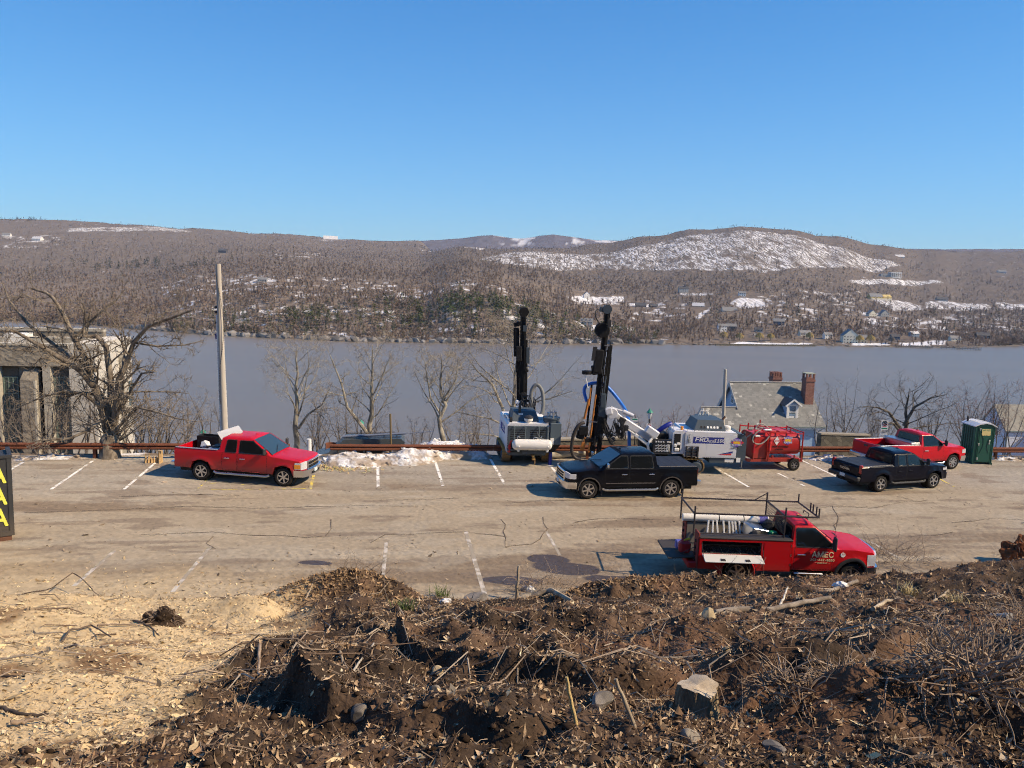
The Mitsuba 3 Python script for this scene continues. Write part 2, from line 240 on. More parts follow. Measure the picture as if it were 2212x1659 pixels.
def far_mesh():
    t = np.linspace(-1.0, 1.0, 620)
    k = np.linspace(0, 1, 290); yy = 600 * (5200 / 600) ** k
    tt, Y = np.meshgrid(t, yy); X = tt * Y
    p = np.stack([X, Y], -1)
    z = far_z(X, Y)
    land = np.clip((Y - shore_y(tt)) / 60, 0, 1)
    z = z + land * (7 * (nfbm(p, 90, 3, 3) - .5) + 5 * (nfbm(p, 22, 2, 9) - .5))
    z = np.where(Y < shore_y(tt) - 2, np.minimum(z, -43.6), np.maximum(z, -42.6))
    n1 = nfbm(p * [1, .45], 22, 3, 21); n2 = nfbm(p, 120, 3, 5); n3 = nfbm(p * [1, .6], 9, 2, 13); n4 = nfbm(p * [.8, .6], 5.5, 2, 14); n5 = nfbm(p * [1, .10], 6.5, 3, 15)
    jx = X + 14 * (nfbm(p, 30, 2, 40) - .5); jy = Y + 26 * (nfbm(p, 30, 2, 41) - .5)
    lit = np.array([.208, .170, .138]); lit2 = np.array([.156, .132, .114])
    c = lit + (lit2 - lit) * n2[..., None] + (n3[..., None] - .5) * .05
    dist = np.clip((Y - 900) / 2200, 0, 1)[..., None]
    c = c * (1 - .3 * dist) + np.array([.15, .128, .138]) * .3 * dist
    s = np.zeros_like(X)
    s = np.maximum(s, inside(HILLSNOW, jx, jy) * np.clip((n1 * .6 + n5 * .4 - .34) * 6, 0, 1) * .95)
    s = np.maximum(s, inside(PATCHY, jx, jy) * np.clip((n3 * .6 + n1 * .4 - .575) * 14, 0, 1))
    bank = (Y > shore_y(tt)) & (Y < shore_y(tt) + 190) & (tt > -.46) & (tt < .2)
    s = np.maximum(s, bank * np.clip((n4 * .6 + n1 * .4 - .61) * 16, 0, 1))
    s = np.maximum(s, inside(LAWNS, jx * .3 + X * .7, jy * .3 + Y * .7) * 1.0)
    s = np.maximum(s, .5 * np.clip((n3 - .80) * 10, 0, 1))
    c = c * (1 - s[..., None]) + np.array([.74, .75, .78]) * s[..., None]
    h, w = X.shape; i, j = np.meshgrid(np.arange(h - 1), np.arange(w - 1), indexing='ij'); a = i * w + j
    f = np.vstack([np.stack([a, a + 1, a + w + 1], -1).reshape(-1, 3), np.stack([a, a + w + 1, a + w], -1).reshape(-1, 3)])
    return (np.stack([X, Y, z], -1).reshape(-1, 3), f), np.clip(c, .01, .9).reshape(-1, 3)

scene['m_vcol'] = {'type': 'twosided', 'bsdf': {'type': 'diffuse', 'reflectance': {'type': 'mesh_attribute', 'name': 'vertex_color'}}}
_m, _c = far_mesh()
# seen from across the river the woods are a canopy of rounded crowns with dark stems between
def _crown_h(p, n, uv):
    a, b, k = voronoi(p.x * .125, p.y * .07); c, d, k2 = voronoi(p.x * .30, p.y * .16)
    return (1 - a) * (.6 + .6 * k) + .35 * (1 - c) + .4 * fbm(p.x * .5, p.y * .3, 0, 3)
def _stems(p, n, uv):
    f = smoothstep(900., 1500., p.y)
    k = fbm(p.x * .34, p.y * .05, 3.0, 2) * .62 + fbm(p.x * .8, p.y * .11, 8.0, 2) * .38
    return (smoothstep(.42, .55, k) * .84 + .10 * cell_rand(dr.floor(p.x * .12), dr.floor(p.y * .05), 2.0)) * f
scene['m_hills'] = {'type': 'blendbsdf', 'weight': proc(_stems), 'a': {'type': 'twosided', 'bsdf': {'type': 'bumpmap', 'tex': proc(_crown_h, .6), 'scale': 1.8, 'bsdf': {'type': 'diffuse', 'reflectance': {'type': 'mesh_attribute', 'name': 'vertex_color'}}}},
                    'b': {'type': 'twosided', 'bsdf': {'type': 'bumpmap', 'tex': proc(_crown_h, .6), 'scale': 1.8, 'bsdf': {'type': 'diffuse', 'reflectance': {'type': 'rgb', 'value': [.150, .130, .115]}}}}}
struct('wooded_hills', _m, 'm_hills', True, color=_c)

# the far range behind the gap
def range_mesh():
    sx = np.array([-1.3, -.66, .0, -.08, -.045, -.015, .01, .03, .055, .085, .12, .2, .45, .66, 1.3])
    pts = [(-5010.18,5600,272.8), (-1698.33,5600,287.49), (-705.33,5600,307.21), (-540,5600,317.55), (-374.8,5600,331.15), (-275.91,5600,349.71), (-170.3,5600,358.65), (-44.33,5600,342.05), (54.88,5600,341.09), (153.57,5600,359.64), (268.77,5600,375.31), (401.36,5600,362.12), (583.94,5600,340.31), (1277.96,5600,346.61), (2601.88,5600,328.39), (3097.21,5600,336.61), (3631.57,5600,349), (5238.47,5600,392.75)]
    xs, zs = np.array([q[0] for q in pts]), np.array([q[2] for q in pts])
    x = np.linspace(-5600, 6500, 900); top = np.interp(x, xs, zs); g = np.linspace(0, 1, 24)
    X, Gg = np.meshgrid(x, g); Y = 5600 + 900 * (Gg - .6); prof = 1 - np.abs(Gg - .6) ** 1.5 * 1.4
    p = np.stack([X, Y], -1)
    Zz = 60 + (top[None] - 60) * prof + 9 * (nfbm(p, 60, 3, 8) - .5)
    n = nfbm(p * [1, .4], 45, 3, 77)
    sn = np.clip((n - .5) * 8, 0, 1) * ((X > -160) & (X < 140) | (X > 330) & (X < 800)) * (Gg > .3)
    c = np.array([.115, .10, .115]) * (.8 + .5 * nfbm(p, 30, 2, 4))[..., None]
    c = c * (1 - sn[..., None] * .75) + np.array([.7, .72, .78]) * sn[..., None] * .75
    h, w = X.shape; i, j = np.meshgrid(np.arange(h - 1), np.arange(w - 1), indexing='ij'); a = i * w + j
    f = np.vstack([np.stack([a, a + 1, a + w + 1], -1).reshape(-1, 3), np.stack([a, a + w + 1, a + w], -1).reshape(-1, 3)])
    return (np.stack([X, Y, Zz], -1).reshape(-1, 3), f), c.reshape(-1, 3)
_m, _c = range_mesh()
struct('far_range', _m, 'm_vcol', True, color=_c)

# ---- woods: every tree a trunk and a spray of twigs; brown bare trees and green conifers
def spray(base, h, ntw, trunk_w, tw_w, col, rng, spread=.42, low=.3):
    """bare trees: (n,3) feet, heights -> mesh with colours"""
    n = len(base); ax = rng.uniform(0, 2 * PI, n)
    d = np.stack([np.cos(ax), np.sin(ax), np.zeros(n)], -1) * trunk_w[:, None]
    top = base + np.stack([rng.normal(0, .04, n) * h, rng.normal(0, .04, n) * h, h * .8], -1)
    perp = np.stack([-d[:, 1], d[:, 0], d[:, 2]], -1)
    V = [np.stack([base - d, base + d, top, base - perp, base + perp, top], 1).reshape(-1, 3)]
    C = [np.repeat(col, 6, 0)]
    i = np.repeat(np.arange(n), ntw); k = len(i)
    u = rng.uniform(low, .8, k); st = base[i] + (top[i] - base[i]) * (u / .8)[:, None]
    az = rng.uniform(0, 2 * PI, k); L = h[i] * rng.uniform(.18, .42, k); el = rng.uniform(.15, 1.25, k)
    dr_ = np.stack([np.cos(az) * np.cos(el) * spread / .42, np.sin(az) * np.cos(el) * spread / .42, np.sin(el)], -1) * L[:, None]
    sd = np.stack([-np.sin(az), np.cos(az), rng.normal(0, .6, k)], -1) * tw_w[i][:, None]
    en = st + dr_; j = rng.normal(0, .1, (k, 3)) * L[:, None]
    V.append(np.stack([st - sd * .5 + j, st + sd * .5 + j, en], 1).reshape(-1, 3)); C.append(np.repeat(col[i] * rng.uniform(.8, 1.2, (k, 1)), 3, 0))
    v = np.vstack(V); return (v, np.arange(len(v)).reshape(-1, 3)), np.vstack(C)

def conifers(base, h, ntri, col, rng, wid=.2, low=.08, pw=1.0):
    n = len(base); i = np.repeat(np.arange(n), ntri); k = len(i)
    u = rng.uniform(low, 1, k); az = rng.uniform(0, 2 * PI, k); rad = h[i] * wid * (1.02 - u) ** pw * rng.uniform(.5, 1.1, k)
    c = base[i] + np.stack([np.cos(az) * rad * .6, np.sin(az) * rad * .6, u * h[i]], -1)
    o = np.stack([np.cos(az), np.sin(az), rng.uniform(-.5, .1, k)], -1) * (h[i] * .10 + rad * .5)[:, None]
    s = np.stack([-np.sin(az), np.cos(az), rng.normal(0, .3, k)], -1) * (h[i] * .055)[:, None]
    v = np.stack([c - s - o * .3, c + s - o * .3, c + o], 1).reshape(-1, 3)
    return (v, np.arange(len(v)).reshape(-1, 3)), np.repeat(col[i] * rng.uniform(.65, 1.35, (k, 1)), 3, 0)

def feet(n, y0, y1, t0=-.78, t1=.78, rng=R, lawns=True):
    t = rng.uniform(t0, t1, n); y = y0 * (y1 / y0) ** rng.uniform(0, 1, n)
    y = np.maximum(y, shore_y(t) + rng.uniform(1, 22, n)); x = t * y
    if lawns:
        ok = ~inside(LAWNS, x, y, 3) | (rng.uniform(0, 1, len(x)) < .06)
        for hx, hy, _ in HOUSES:                                 # gardens kept open on the river side of each house
            ok &= ~((np.abs(x - hx * y / hy) < 10 + .006 * hy) & (y > hy - 34 - .02 * hy) & (y < hy + 9))
        ok &= ~((t > .17) & (t < .62) & (y < shore_y(t) + 48) & (rng.uniform(0, 1, len(x)) < .75))
        x, y, t = x[ok], y[ok], t[ok]
    return np.stack([x, y, far_z(x, y) - .5], -1), t

def far_crowns(rng):
    V, F, C = [], [], []
    for n, y0, y1, w_ in ((9000, 1050, 1900, (2.6, 4.6)), (15000, 1600, 3700, (3.2, 6.0))):
        b, t = feet(n, y0, y1, rng=rng); k = ~(inside(HILLSNOW, b[:, 0], b[:, 1]) & (rng.uniform(0, 1, len(b)) < .82)); b = b[k]; m = len(b)
        w = rng.uniform(*w_, m); h = w * rng.uniform(1.5, 2.3, m); a = np.arange(6) * PI / 3; ring = np.stack([np.cos(a), np.sin(a)], -1)
        P = []
        for z, r in ((.30, .75), (.62, 1.0), (.86, .62)): P.append(np.concatenate([ring[None] * (w * r)[:, None, None] * rng.uniform(.7, 1.25, (m, 6, 1)), (h * z)[:, None, None] * rng.uniform(.85, 1.15, (m, 6, 1))], -1))
        P.append(np.concatenate([rng.normal(0, .15, (m, 1, 2)) * w[:, None, None], h[:, None, None]], -1)); v = np.concatenate(P, 1) + b[:, None]
        f = []
        for q in (0, 6):
            for i in range(6): j = (i + 1) % 6; f += [[q + i, q + j, q + 6 + j], [q + i, q + 6 + j, q + 6 + i]]
        f += [[12 + i, 12 + (i + 1) % 6, 18] for i in range(6)]
        base = sum(len(x) for x in V); F.append((np.array(f)[None] + (np.arange(m) * 19 + base)[:, None, None]).reshape(-1, 3)); V.append(v.reshape(-1, 3))
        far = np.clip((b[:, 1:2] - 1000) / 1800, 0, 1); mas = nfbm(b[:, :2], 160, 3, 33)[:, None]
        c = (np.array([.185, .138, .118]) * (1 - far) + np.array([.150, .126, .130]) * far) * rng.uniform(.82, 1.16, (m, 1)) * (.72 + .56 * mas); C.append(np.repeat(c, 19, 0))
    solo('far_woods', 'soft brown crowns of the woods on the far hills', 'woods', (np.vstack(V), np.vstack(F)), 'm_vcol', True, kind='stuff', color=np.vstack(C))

def woods():
    rng = np.random.default_rng(11); V, C = [], []
    for n, y0, y1, nt, tw, ww, hh in ((4200, 665, 950, 34, .16, .5, (6, 12)), (7600, 850, 1500, 26, .18, .7, (7, 12)), (6500, 1300, 2300, 16, .18, .9, (6, 10)), (4500, 1900, 3400, 12, .2, 1.3, (5, 9))):
        b, t = feet(n, y0, y1, rng=rng); m = len(b)
        snow = inside(HILLSNOW, b[:, 0], b[:, 1])
        thin = snow & (rng.uniform(0, 1, m) < .05); b, t, snow = b[~thin], t[~thin], snow[~thin]; m = len(b)
        h = rng.uniform(*hh, m) * rng.lognormal(-.12, .28, m)
        base = np.array([.235, .186, .148]) + rng.normal(0, .018, (m, 1)) + rng.uniform(0, 1, (m, 1)) * np.array([[.03, .008, .0]])
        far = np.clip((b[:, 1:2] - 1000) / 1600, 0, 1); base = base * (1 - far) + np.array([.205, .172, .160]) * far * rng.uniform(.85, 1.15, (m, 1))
        w = np.full(m, ww); w[snow] *= .5
        mm, c = spray(b, h, nt, np.full(m, tw) * np.where(snow, 2.2, 1), w, np.clip(base, .03, .3), rng); V.append(mm); C.append(c)
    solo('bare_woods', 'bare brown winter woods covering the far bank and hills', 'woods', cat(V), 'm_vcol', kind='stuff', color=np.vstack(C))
    V, C = [], []
    def put(n, y0, y1, t0, t1, hh, nt, col, **kw):
        b, t = feet(n, y0, y1, t0, t1, rng); m = len(b)
        if not m: return
        mm, c = conifers(b, rng.uniform(*hh, m), nt, np.array(col) * rng.uniform(.75, 1.3, (m, 1)), rng, **kw); V.append(mm); C.append(c)
    olive, dark = (.080, .092, .036), (.034, .045, .026)
    put(520, 690, 830, -.44, .19, (5, 10), 46, olive, wid=.3, pw=.6)
    put(170, 700, 900, -.40, .1, (5, 9), 46, (.11, .085, .05), wid=.36, pw=.5)
    put(120, 700, 960, -.30, .18, (7, 12), 46, (.06, .072, .035), wid=.28, pw=.7)
    put(60, 900, 1500, .2, .72, (10, 17), 46, dark, wid=.2)
    put(80, 1200, 2200, .1, .74, (10, 18), 30, dark, wid=.2)
    put(110, 1300, 2600, -.72, .1, (9, 16), 26, dark, wid=.26)
    for (cx, cy), n, sx, sy, col in (((-840.7,1672,30.9)[:2], 60, 50, 60, (.04, .05, .03)), ((-618.9,1518,31.9)[:2], 26, 26, 40, (.045, .055, .035)), ((-52.7,804,-15)[:2], 46, 26, 26, (.07, .10, .035)), ((-12,808,-16.3)[:2], 50, 24, 26, (.075, .10, .035)), ((-118,860,-20.4)[:2], 30, 26, 20, olive), ((-211.3,752,-33.3)[:2], 26, 20, 16, olive), ((24.1,796,-25.2)[:2], 26, 20, 16, olive), ((-330, 3000), 40, 90, 90, (.03, .04, .035)), ((-120, 3100), 14, 40, 60, (.03, .04, .035)), ((-1870, 2950), 30, 80, 30, (.03, .036, .032)), ((60, 790), 30, 40, 30, olive), ((-85, 800), 36, 45, 30, olive)):
        b = np.stack([rng.normal(cx, sx, n), rng.normal(cy, sy, n)], -1); b = np.c_[b, far_z(b[:, 0], b[:, 1]) - .5]
        mm, c = conifers(b, rng.uniform(9, 15, n), 40, np.array(col) * rng.uniform(.8, 1.2, (n, 1)), rng, wid=.34, pw=.6); V.append(mm); C.append(c)
    solo('evergreen_woods', 'clumps of dark evergreens scattered among the bare woods across the river', 'woods', cat(V), 'm_vcol', kind='stuff', color=np.vstack(C))
    # rocks and ledges at the waterline
    V, C = [], []
    for _ in range(420):
        t = rng.uniform(-.5, .75); y = shore_y(t) + rng.uniform(-1.5, 5) ** 1; s = rng.uniform(.8, 3.0) * (1.25 if t < .2 else .45)
        p = rng.normal(0, 1, (14, 3)); p /= np.linalg.norm(p, axis=1, keepdims=True); p *= rng.uniform(.7, 1.1, (14, 1)) * [s * 1.5, s, s * (1.2 if t < .22 else .5)]
        m = hull(p + [t * y, y, -42.6 + s * .3]); V.append(m); C.append(np.tile(np.array([.22, .205, .19]) * rng.uniform(.5, 1.5), (len(m[0]), 1)))
    solo('shore_rocks', 'pale broken rock ledges along the far waterline', 'rocks', cat(V), 'm_vcol', kind='stuff', color=np.clip(np.vstack(C), 0, .6))
woods()

# ================================================================ river
def _water_h(p, n, uv):
    return fbm(p.x * .35 + p.y * .1, p.y * .9, 0, 3) * .7 + noise(p.x * 1.7, p.y * 3.1) * .3
def _water_c(p, n, uv):
    k = fbm(p.x * .006, p.y * .02, 3.0, 3)
    return mix((.165, .135, .098), (.135, .116, .092), k)
bumped('m_water', proc(_water_c), _water_h, .16, rough=.3, spec=.30, eps=.15)
_x = np.array([[-1500, 110], [1500, 110], [1500, 1100], [-1500, 1100]], float)
struct('river', (np.c_[_x, np.full(4, -43.0)], np.array([[0, 1, 2], [0, 2, 3]])), 'm_water')

# ================================================================ this side: car park, bank beyond it
def rail_y(x): return 38.25 + .172 * x
def edge_y(x): return rail_y(x) + .75
CA, SA = math.cos(math.atan(.172)), math.sin(math.atan(.172))
WET = [((0.22,22.38,-0.05), 1.2, .42), ((1.74,23.53,-0.07), 1.25, .6), ((1.33,24.31,-0.06), .8, .4), ((3.33,22.78,-0.1), 1.2, .35), ((-6.02,23.15,0.07), .5, .18)]
def _lot_masks(p):
    u = p.x * CA + p.y * SA; v = -p.x * SA + p.y * CA
    wob = fbm(p.x * .9, p.y * .9, 4.0, 3)
    wet = mi.Float(0)
    for (c, a, b) in WET:
        d = dr.sqrt(dr.square((p.x - c[0]) / a) + dr.square((p.y - c[1]) / b)) + (wob - .5) * .9
        wet = dr.maximum(wet, 1 - smoothstep(.85, 1.0, d))
    return u, v, wob, wet
def _lot_c(p, n, uv):
    u, v, wob, wet = _lot_masks(p)
    st = fbm(u * .09, v * .8, 1.0, 4); bl = fbm(u * .22, v * .45, 7.0, 4); fine = fbm(p.x * 9, p.y * 9, 2.0, 3)
    streak = fbm(u * .4 + wob, v * 1.3, 5.0, 4)
    g = smoothstep(30.5, 34.5, v + (bl - .5) * 5)            # cleaner grey asphalt near the stalls
    c = mix((.265, .215, .15), (.345, .288, .208), bl)
    c = mix(c, mi.Color3f(.275, .25, .21), g * .7)
    c = mix(c, mi.Color3f(.165, .12, .08), smoothstep(.5, .66, st) * (.75 - .45 * g))
    c = mix(c, mi.Color3f(.36, .325, .26), smoothstep(.52, .74, streak) * .35)
    c = mix(c, mi.Color3f(.17, .13, .095), smoothstep(.60, .74, fbm(u * .5, v * 2.0, 9.0, 4)) * .6)
    dust = smoothstep(-1.0, -9.0, p.x + (bl - .5) * 7) * smoothstep(23.5, 20.0, p.y + (wob - .5) * 2)
    c = mix(c, mi.Color3f(.46, .36, .22), dust * .8)
    c *= .78 + .44 * fine
    return mix(c, mi.Color3f(.062, .045, .036), wet * .92)
def _lot_r(p, n, uv):
    return .88 - .5 * _lot_masks(p)[3]
def _lot_h(p, n, uv):
    return fbm(p.x * 7, p.y * 7, 0, 3)
scene['m_lot'] = {'type': 'twosided', 'bsdf': {'type': 'bumpmap', 'tex': proc(_lot_h, .01), 'scale': .035, 'bsdf': {'type': 'principled', 'base_color': proc(_lot_c), 'roughness': proc(_lot_r), 'specular': .3}}}
def lot_mesh():
    xs = np.linspace(-75, 90, 140); k = np.linspace(0, 1, 60); X, K = np.meshgrid(xs, k)
    Y = 13 + (edge_y(X) + .18 * (nfbm(np.stack([X, X * 0], -1), 1.1, 3, 2) - .5) - 13) * K
    Zz = lot_z(X, Y); h, w = X.shape; i, j = np.meshgrid(np.arange(h - 1), np.arange(w - 1), indexing='ij'); a = i * w + j
    return np.stack([X, Y, Zz], -1).reshape(-1, 3), np.vstack([np.stack([a, a + 1, a + w + 1], -1).reshape(-1, 3), np.stack([a, a + w + 1, a + w], -1).reshape(-1, 3)])
struct('parking_lot', lot_mesh(), 'm_lot', True)

def _paint(base, worn):
    def f(p, n, uv):
        k = fbm(p.x * 5, p.y * 5, 3.0, 4) * .65 + fbm(p.x * 1.1, p.y * 1.1, 8.0, 2) * .35
        return mix(base, (.30, .26, .20), smoothstep(worn - .09, worn + .09, k))
    return proc(f)
mat('m_line', _paint((.72, .70, .65), .56), .8)
mat('m_line_faint', _paint((.50, .46, .40), .47), .85)
mat('m_line_yellow', _paint((.62, .50, .10), .50), .8)
mat('m_crack', (.11, .085, .062), .95)
def ribbon(pts, wid, dz, jit=0.0, rng=R):
    q = [np.array(pts[0][:2], float)]
    for a, b in zip(pts[:-1], pts[1:]):
        a, b = np.array(a[:2], float), np.array(b[:2], float); k = max(1, int(np.linalg.norm(b - a) / .5))
        for i in range(1, k + 1): q.append(a + (b - a) * i / k)
    q = np.array(q); t = np.gradient(q, axis=0); t /= np.linalg.norm(t, axis=1, keepdims=True); n = np.c_[-t[:, 1], t[:, 0]]
    if jit: q = q + rng.normal(0, jit, q.shape)
    w = wid / 2 * (rng.uniform(.4, 1.3, len(q)) if jit else np.ones(len(q)))
    l, r = q - n * w[:, None], q + n * w[:, None]
    v = np.vstack([np.c_[l, lot_z(l[:, 0], l[:, 1]) + dz], np.c_[r, lot_z(r[:, 0], r[:, 1]) + dz]]); k = len(q); i = np.arange(k - 1)
    return v, np.vstack([np.stack([i, i + k, i + k + 1], 1), np.stack([i, i + k + 1, i + 1], 1)])
for a, b, w in (((-18.21,29.84,0.33), (-19.16,34.87,0.37), .12), ((-15.52,30.25,0.28), (-16.32,34.83,0.32), .12), ((-21.51,32.37,0.4), (-21.83,33.85,0.42), .12), ((-6.3,35.93,0.15), (-5.6,32.06,0.11), .13), ((-3.75,37.53,0.11), (-2.89,32.71,0.07), .13), ((-1.07,38.53,0.07), (-0.23,33.51,0.03), .13), ((1.93,37.55,0.01), (2.59,33.72,-0.02), .13), ((10.47,37.95,-0.14), (11.01,34.7,-0.17), .12), ((15.72,41.01,-0.22), (16.23,37.23,-0.25), .12), ((13.36,37.68,-0.19), (13.83,35.22,-0.22), .12)):
    part('parking_lot', 'stall_line', ribbon([a, b], w, .004), 'm_line')
for a, b, w in (((-9.31,20.54,0.11), (-9.68,24.23,0.14), .12), ((-12.12,20.67,0.16), (-12.43,23.47,0.18), .12), ((-4.13,25.26,0.05), (-3.74,22.25,0.02), .12), ((-1.53,26.76,0.01), (-0.56,20.75,-0.05), .14), ((1.37,27.13,-0.04), (1.73,24.7,-0.06), .1), ((13.32,27.48,-0.25), (13.58,25.61,-0.27), .12), ((20.64,37.23,-0.33), (20.28,35.32,-0.33), .1)):
    part('parking_lot', 'stall_line', ribbon([a, b], w, .004), 'm_line_faint', label='faint worn white stall line')
for a, b, w in (((-12.95,32.35,0.25), (-12.69,30.54,0.23), .1), ((-12.77,31.39,0.24), (-12.04,32.03,0.23), .08), ((-11.28,31.55,0.21), (-10.86,31.91,0.21), .07), ((-12.18,30.69,0.22), (-10.28,31.05,0.19), .07), ((-9.79,31.13,0.18), (-8.33,31.49,0.16), .09), ((-8.74,33.59,0.18), (-8.31,31.35,0.16), .12), ((21.54,37.82,-0.34), (21.43,36.32,-0.35), .1)):
    part('parking_lot', 'yellow_line', ribbon([a, b], w, .008), 'm_line_yellow')
_cr = [[(-6.54,27.5,0.1), (-6.24,26.47,0.09), (-6.29,25.57,0.09)], [(-4.66,25.2,0.06), (-4.3,26.01,0.05), (-2.76,26.4,0.03), (-1.47,26.72,0.01), (0.03,26.35,-0.02)], [(-0.23,28.34,-0.01), (-0.09,25.29,-0.03), (0.83,25.67,-0.04), (1.42,27.45,-0.04), (1.26,28.77,-0.03)], [(-0.19,30.43,0.01), (1.53,31.07,-0.02), (3.1,31.44,-0.05)], [(-12.35,24.91,0.19), (-11.39,25.27,0.18), (-10.2,25.56,0.16), (-8.51,25.48,0.13), (-6.32,25.56,0.09)],
       [(-16.27,27.13,0.28), (-14.37,27.68,0.24), (-11.92,28.38,0.2), (-8.82,28.57,0.15), (-6.15,29.32,0.11), (-3.64,29.55,0.06)], [(-17.25,26.83,0.29), (-16.27,27.13,0.28)], [(15.3,31.82,-0.26), (17.08,33.04,-0.29), (18.66,33.7,-0.31)], [(17.48,34.28,-0.29), (18.24,33.49,-0.31), (19.4,32.8,-0.33)], [(11.63,31.44,-0.2), (13.81,32.01,-0.24), (15.9,32.04,-0.27)], [(9.94,32.29,-0.17), (11.29,32.77,-0.19)], [(2.46,28.24,-0.05), (3.59,28.97,-0.07), (5.78,29.14,-0.11)], [(11.92,27.83,-0.23), (13.32,30.27,-0.24), (13.87,32.16,-0.24)], [(17.97,30.28,-0.32), (20.23,31.19,-0.36), (21.36,31.1,-0.38)], [(15.05,28.22,-0.28), (17.2,28.92,-0.32)], [(-9.37,24,0.13), (-9.85,24.39,0.14), (-10.02,25.1,0.15)], [(-15.18,29.29,0.27), (-12.91,29.89,0.23), (-10.72,29.95,0.19)], [(-5.2,30.1,0.09), (-1.91,30.98,0.04)], [(8.87,33.59,-0.14), (10.16,33.04,-0.16), (12.36,33.51,-0.2)]]
for c in _cr:
    part('parking_lot', 'crack', ribbon(c, .03, .012, .06), 'm_crack')

# the ground falling away beyond the car park to the lower road and the river
def _bank_c(p, n, uv):
    k = fbm(p.x * .6, p.y * .6, 0, 4); s = smoothstep(.56, .62, fbm(p.x * .5, p.y * .5, 5.0, 4))
    c = mix((.10, .075, .055), (.20, .16, .12), k)
    return mix(c, (.62, .62, .64), s * .8)
mat('m_bank', proc(_bank_c), .95, spec=.1)
def bank_mesh():
    s = np.array([-.3, .0, .35, .8, 1.6, 3.5, 7, 13, 20, 24, 40, 50, 60, 75, 95, 115, 135, 175]); dz = np.array([-.12, -.03, .0, -.2, -.7, -1.7, -4, -7.4, -9.8, -10.3, -12, -14.5, -18.5, -25, -33, -40, -45, -50])
    xs = np.linspace(-190, 230, 420); X, S_ = np.meshgrid(xs, s); D = np.repeat(dz[:, None], len(xs), 1)
    Y = edge_y(np.clip(X, -80, 90)) + S_; Zz = lot_z(np.clip(X, -70, 70), edge_y(np.clip(X, -80, 90))) + D + np.where(S_ > .3, .25, .05) * (nfbm(np.stack([X, Y], -1), 1.6, 3, 6) - .5)
    h, w = X.shape; i, j = np.meshgrid(np.arange(h - 1), np.arange(w - 1), indexing='ij'); a = i * w + j
    return np.stack([X, Y, Zz], -1).reshape(-1, 3), np.vstack([np.stack([a, a + 1, a + w + 1], -1).reshape(-1, 3), np.stack([a, a + w + 1, a + w], -1).reshape(-1, 3)])
struct('riverbank', bank_mesh(), 'm_bank', True)

# ================================================================ the cleared slope in the foreground
MOUNDS = [  # x, y, height, rx, ry
    (-5.0, 20.3, .52, 1.1, .7), (-4.0, 20.2, .42, .8, .6), (-5.9, 20.0, .28, .8, .6), (-3.2, 20.6, .40, 1.0, .6), (-5.4, 16.0, .45, 1.1, .7), (-3.2, 14.2, .5, 1.0, .8), (-1.2, 13.2, .45, 1.6, .7), (1.2, 12.6, .5, 1.3, .6), (-2.6, 9.2, .35, .8, .6), (-.4, 10.4, .4, 1.3, .5), (2.8, 11.0, .4, 1.0, .5),
    (-1.6, 6.6, .28, .6, .4), (.2, 6.0, .22, .7, .35), (1.0, 5.5, .18, .5, .3), (4.6, 7.3, .42, .7, .5), (3.2, 6.2, .32, .8, .45), (4.3, 5.9, .3, .9, .5), (5.3, 9.5, .35, 1.0, .6), (3.0, 8.6, .22, .7, .4), (7.5, 11.5, .3, 1.2, .7), (5.6, 6.6, .5, .8, .6), (6.6, 8.6, .4, .9, .6),
    (2.9, 21.6, .30, 1.2, .6), (5.0, 21.8, .35, 1.4, .5), (-9.0, 13.2, .3, 1.6, .9), (-7.0, 17.0, .25, 1.5, 1.0), (-10.5, 17.5, .3, 2.4, 1.2), (-5.2, 9.2, .22, .9, .7), (-4.4, 7.4, .2, .8, .5), (17.2, 23.2, .4, 1.6, 1.2), (14.0, 23.0, .2, 2.0, 1.0)]
TRENCH = [((-3.4, 10.2), (-1.2, 8.4), .28, .35), ((-1.3, 8.2), (2.9, 7.9), .30, .32), ((-2.6, 16.6), (-.3, 14.6), .3, .4), ((-5.0, 18.6), (-4.6, 15.2), .32, .3), ((2.4, 14.4), (4.4, 15.6), .25, .35), ((1.6, 7.2), (4.2, 7.0), .2, .3), ((3.4, 20.2), (4.6, 20.6), .45, .35), ((5.6, 20.6), (7.4, 21.0), .3, .3)]
_mb = np.array(sorted([(-4.58,18.02,0.8), (-4.14,15.44,1.72), (-3.62,13.08,2.56), (-3.4,10.09,3.62), (-3.13,8.22,4.28), (-2.86,6.81,4.78), (-2.77,6.12,5.03), (-2.6,5.12,5.38)], key=lambda q: q[1])); MB_Y = np.r_[3, _mb[:, 1], 30]; MB_X = np.r_[_mb[0, 0] + .3, _mb[:, 0], -7.5]
STEPS = [([(-2.76,8.18,4.3), (-2.69,9.38,3.87), (-2.75,11.09,3.26), (-2.39,11.54,3.1)], .2), ([(-2.8,7.76,4.44), (-2.16,6.89,4.75), (-1.43,5.93,5.09), (-0.79,5.66,5.19), (0.05,5.49,5.25), (0.51,5.57,5.22)], .24), ([(-2.68,12.98,2.59), (-1.13,9.53,3.82), (0.08,8.72,4.1), (1.09,8.18,4.3), (2.09,8.43,4.25)], .22), ([(2.13,7.09,4.72), (2.72,7.63,4.56), (3.72,8.32,4.36), (4.7,8.73,4.26), (5.74,8.99,4.22)], .24), ([(2.11,5.95,5.12), (2.62,6.09,5.09), (3.2,6.16,5.08), (4.43,6.53,4.99)], .2), ([(-4.5,16.47,1.35), (-4.26,18.12,0.77), (-3.01,16.28,1.42), (-1.89,15.49,1.7)], .3), ([(2.46,20.1,0.3), (3.61,20.24,0.38), (4.28,19.24,0.71)], .4)]
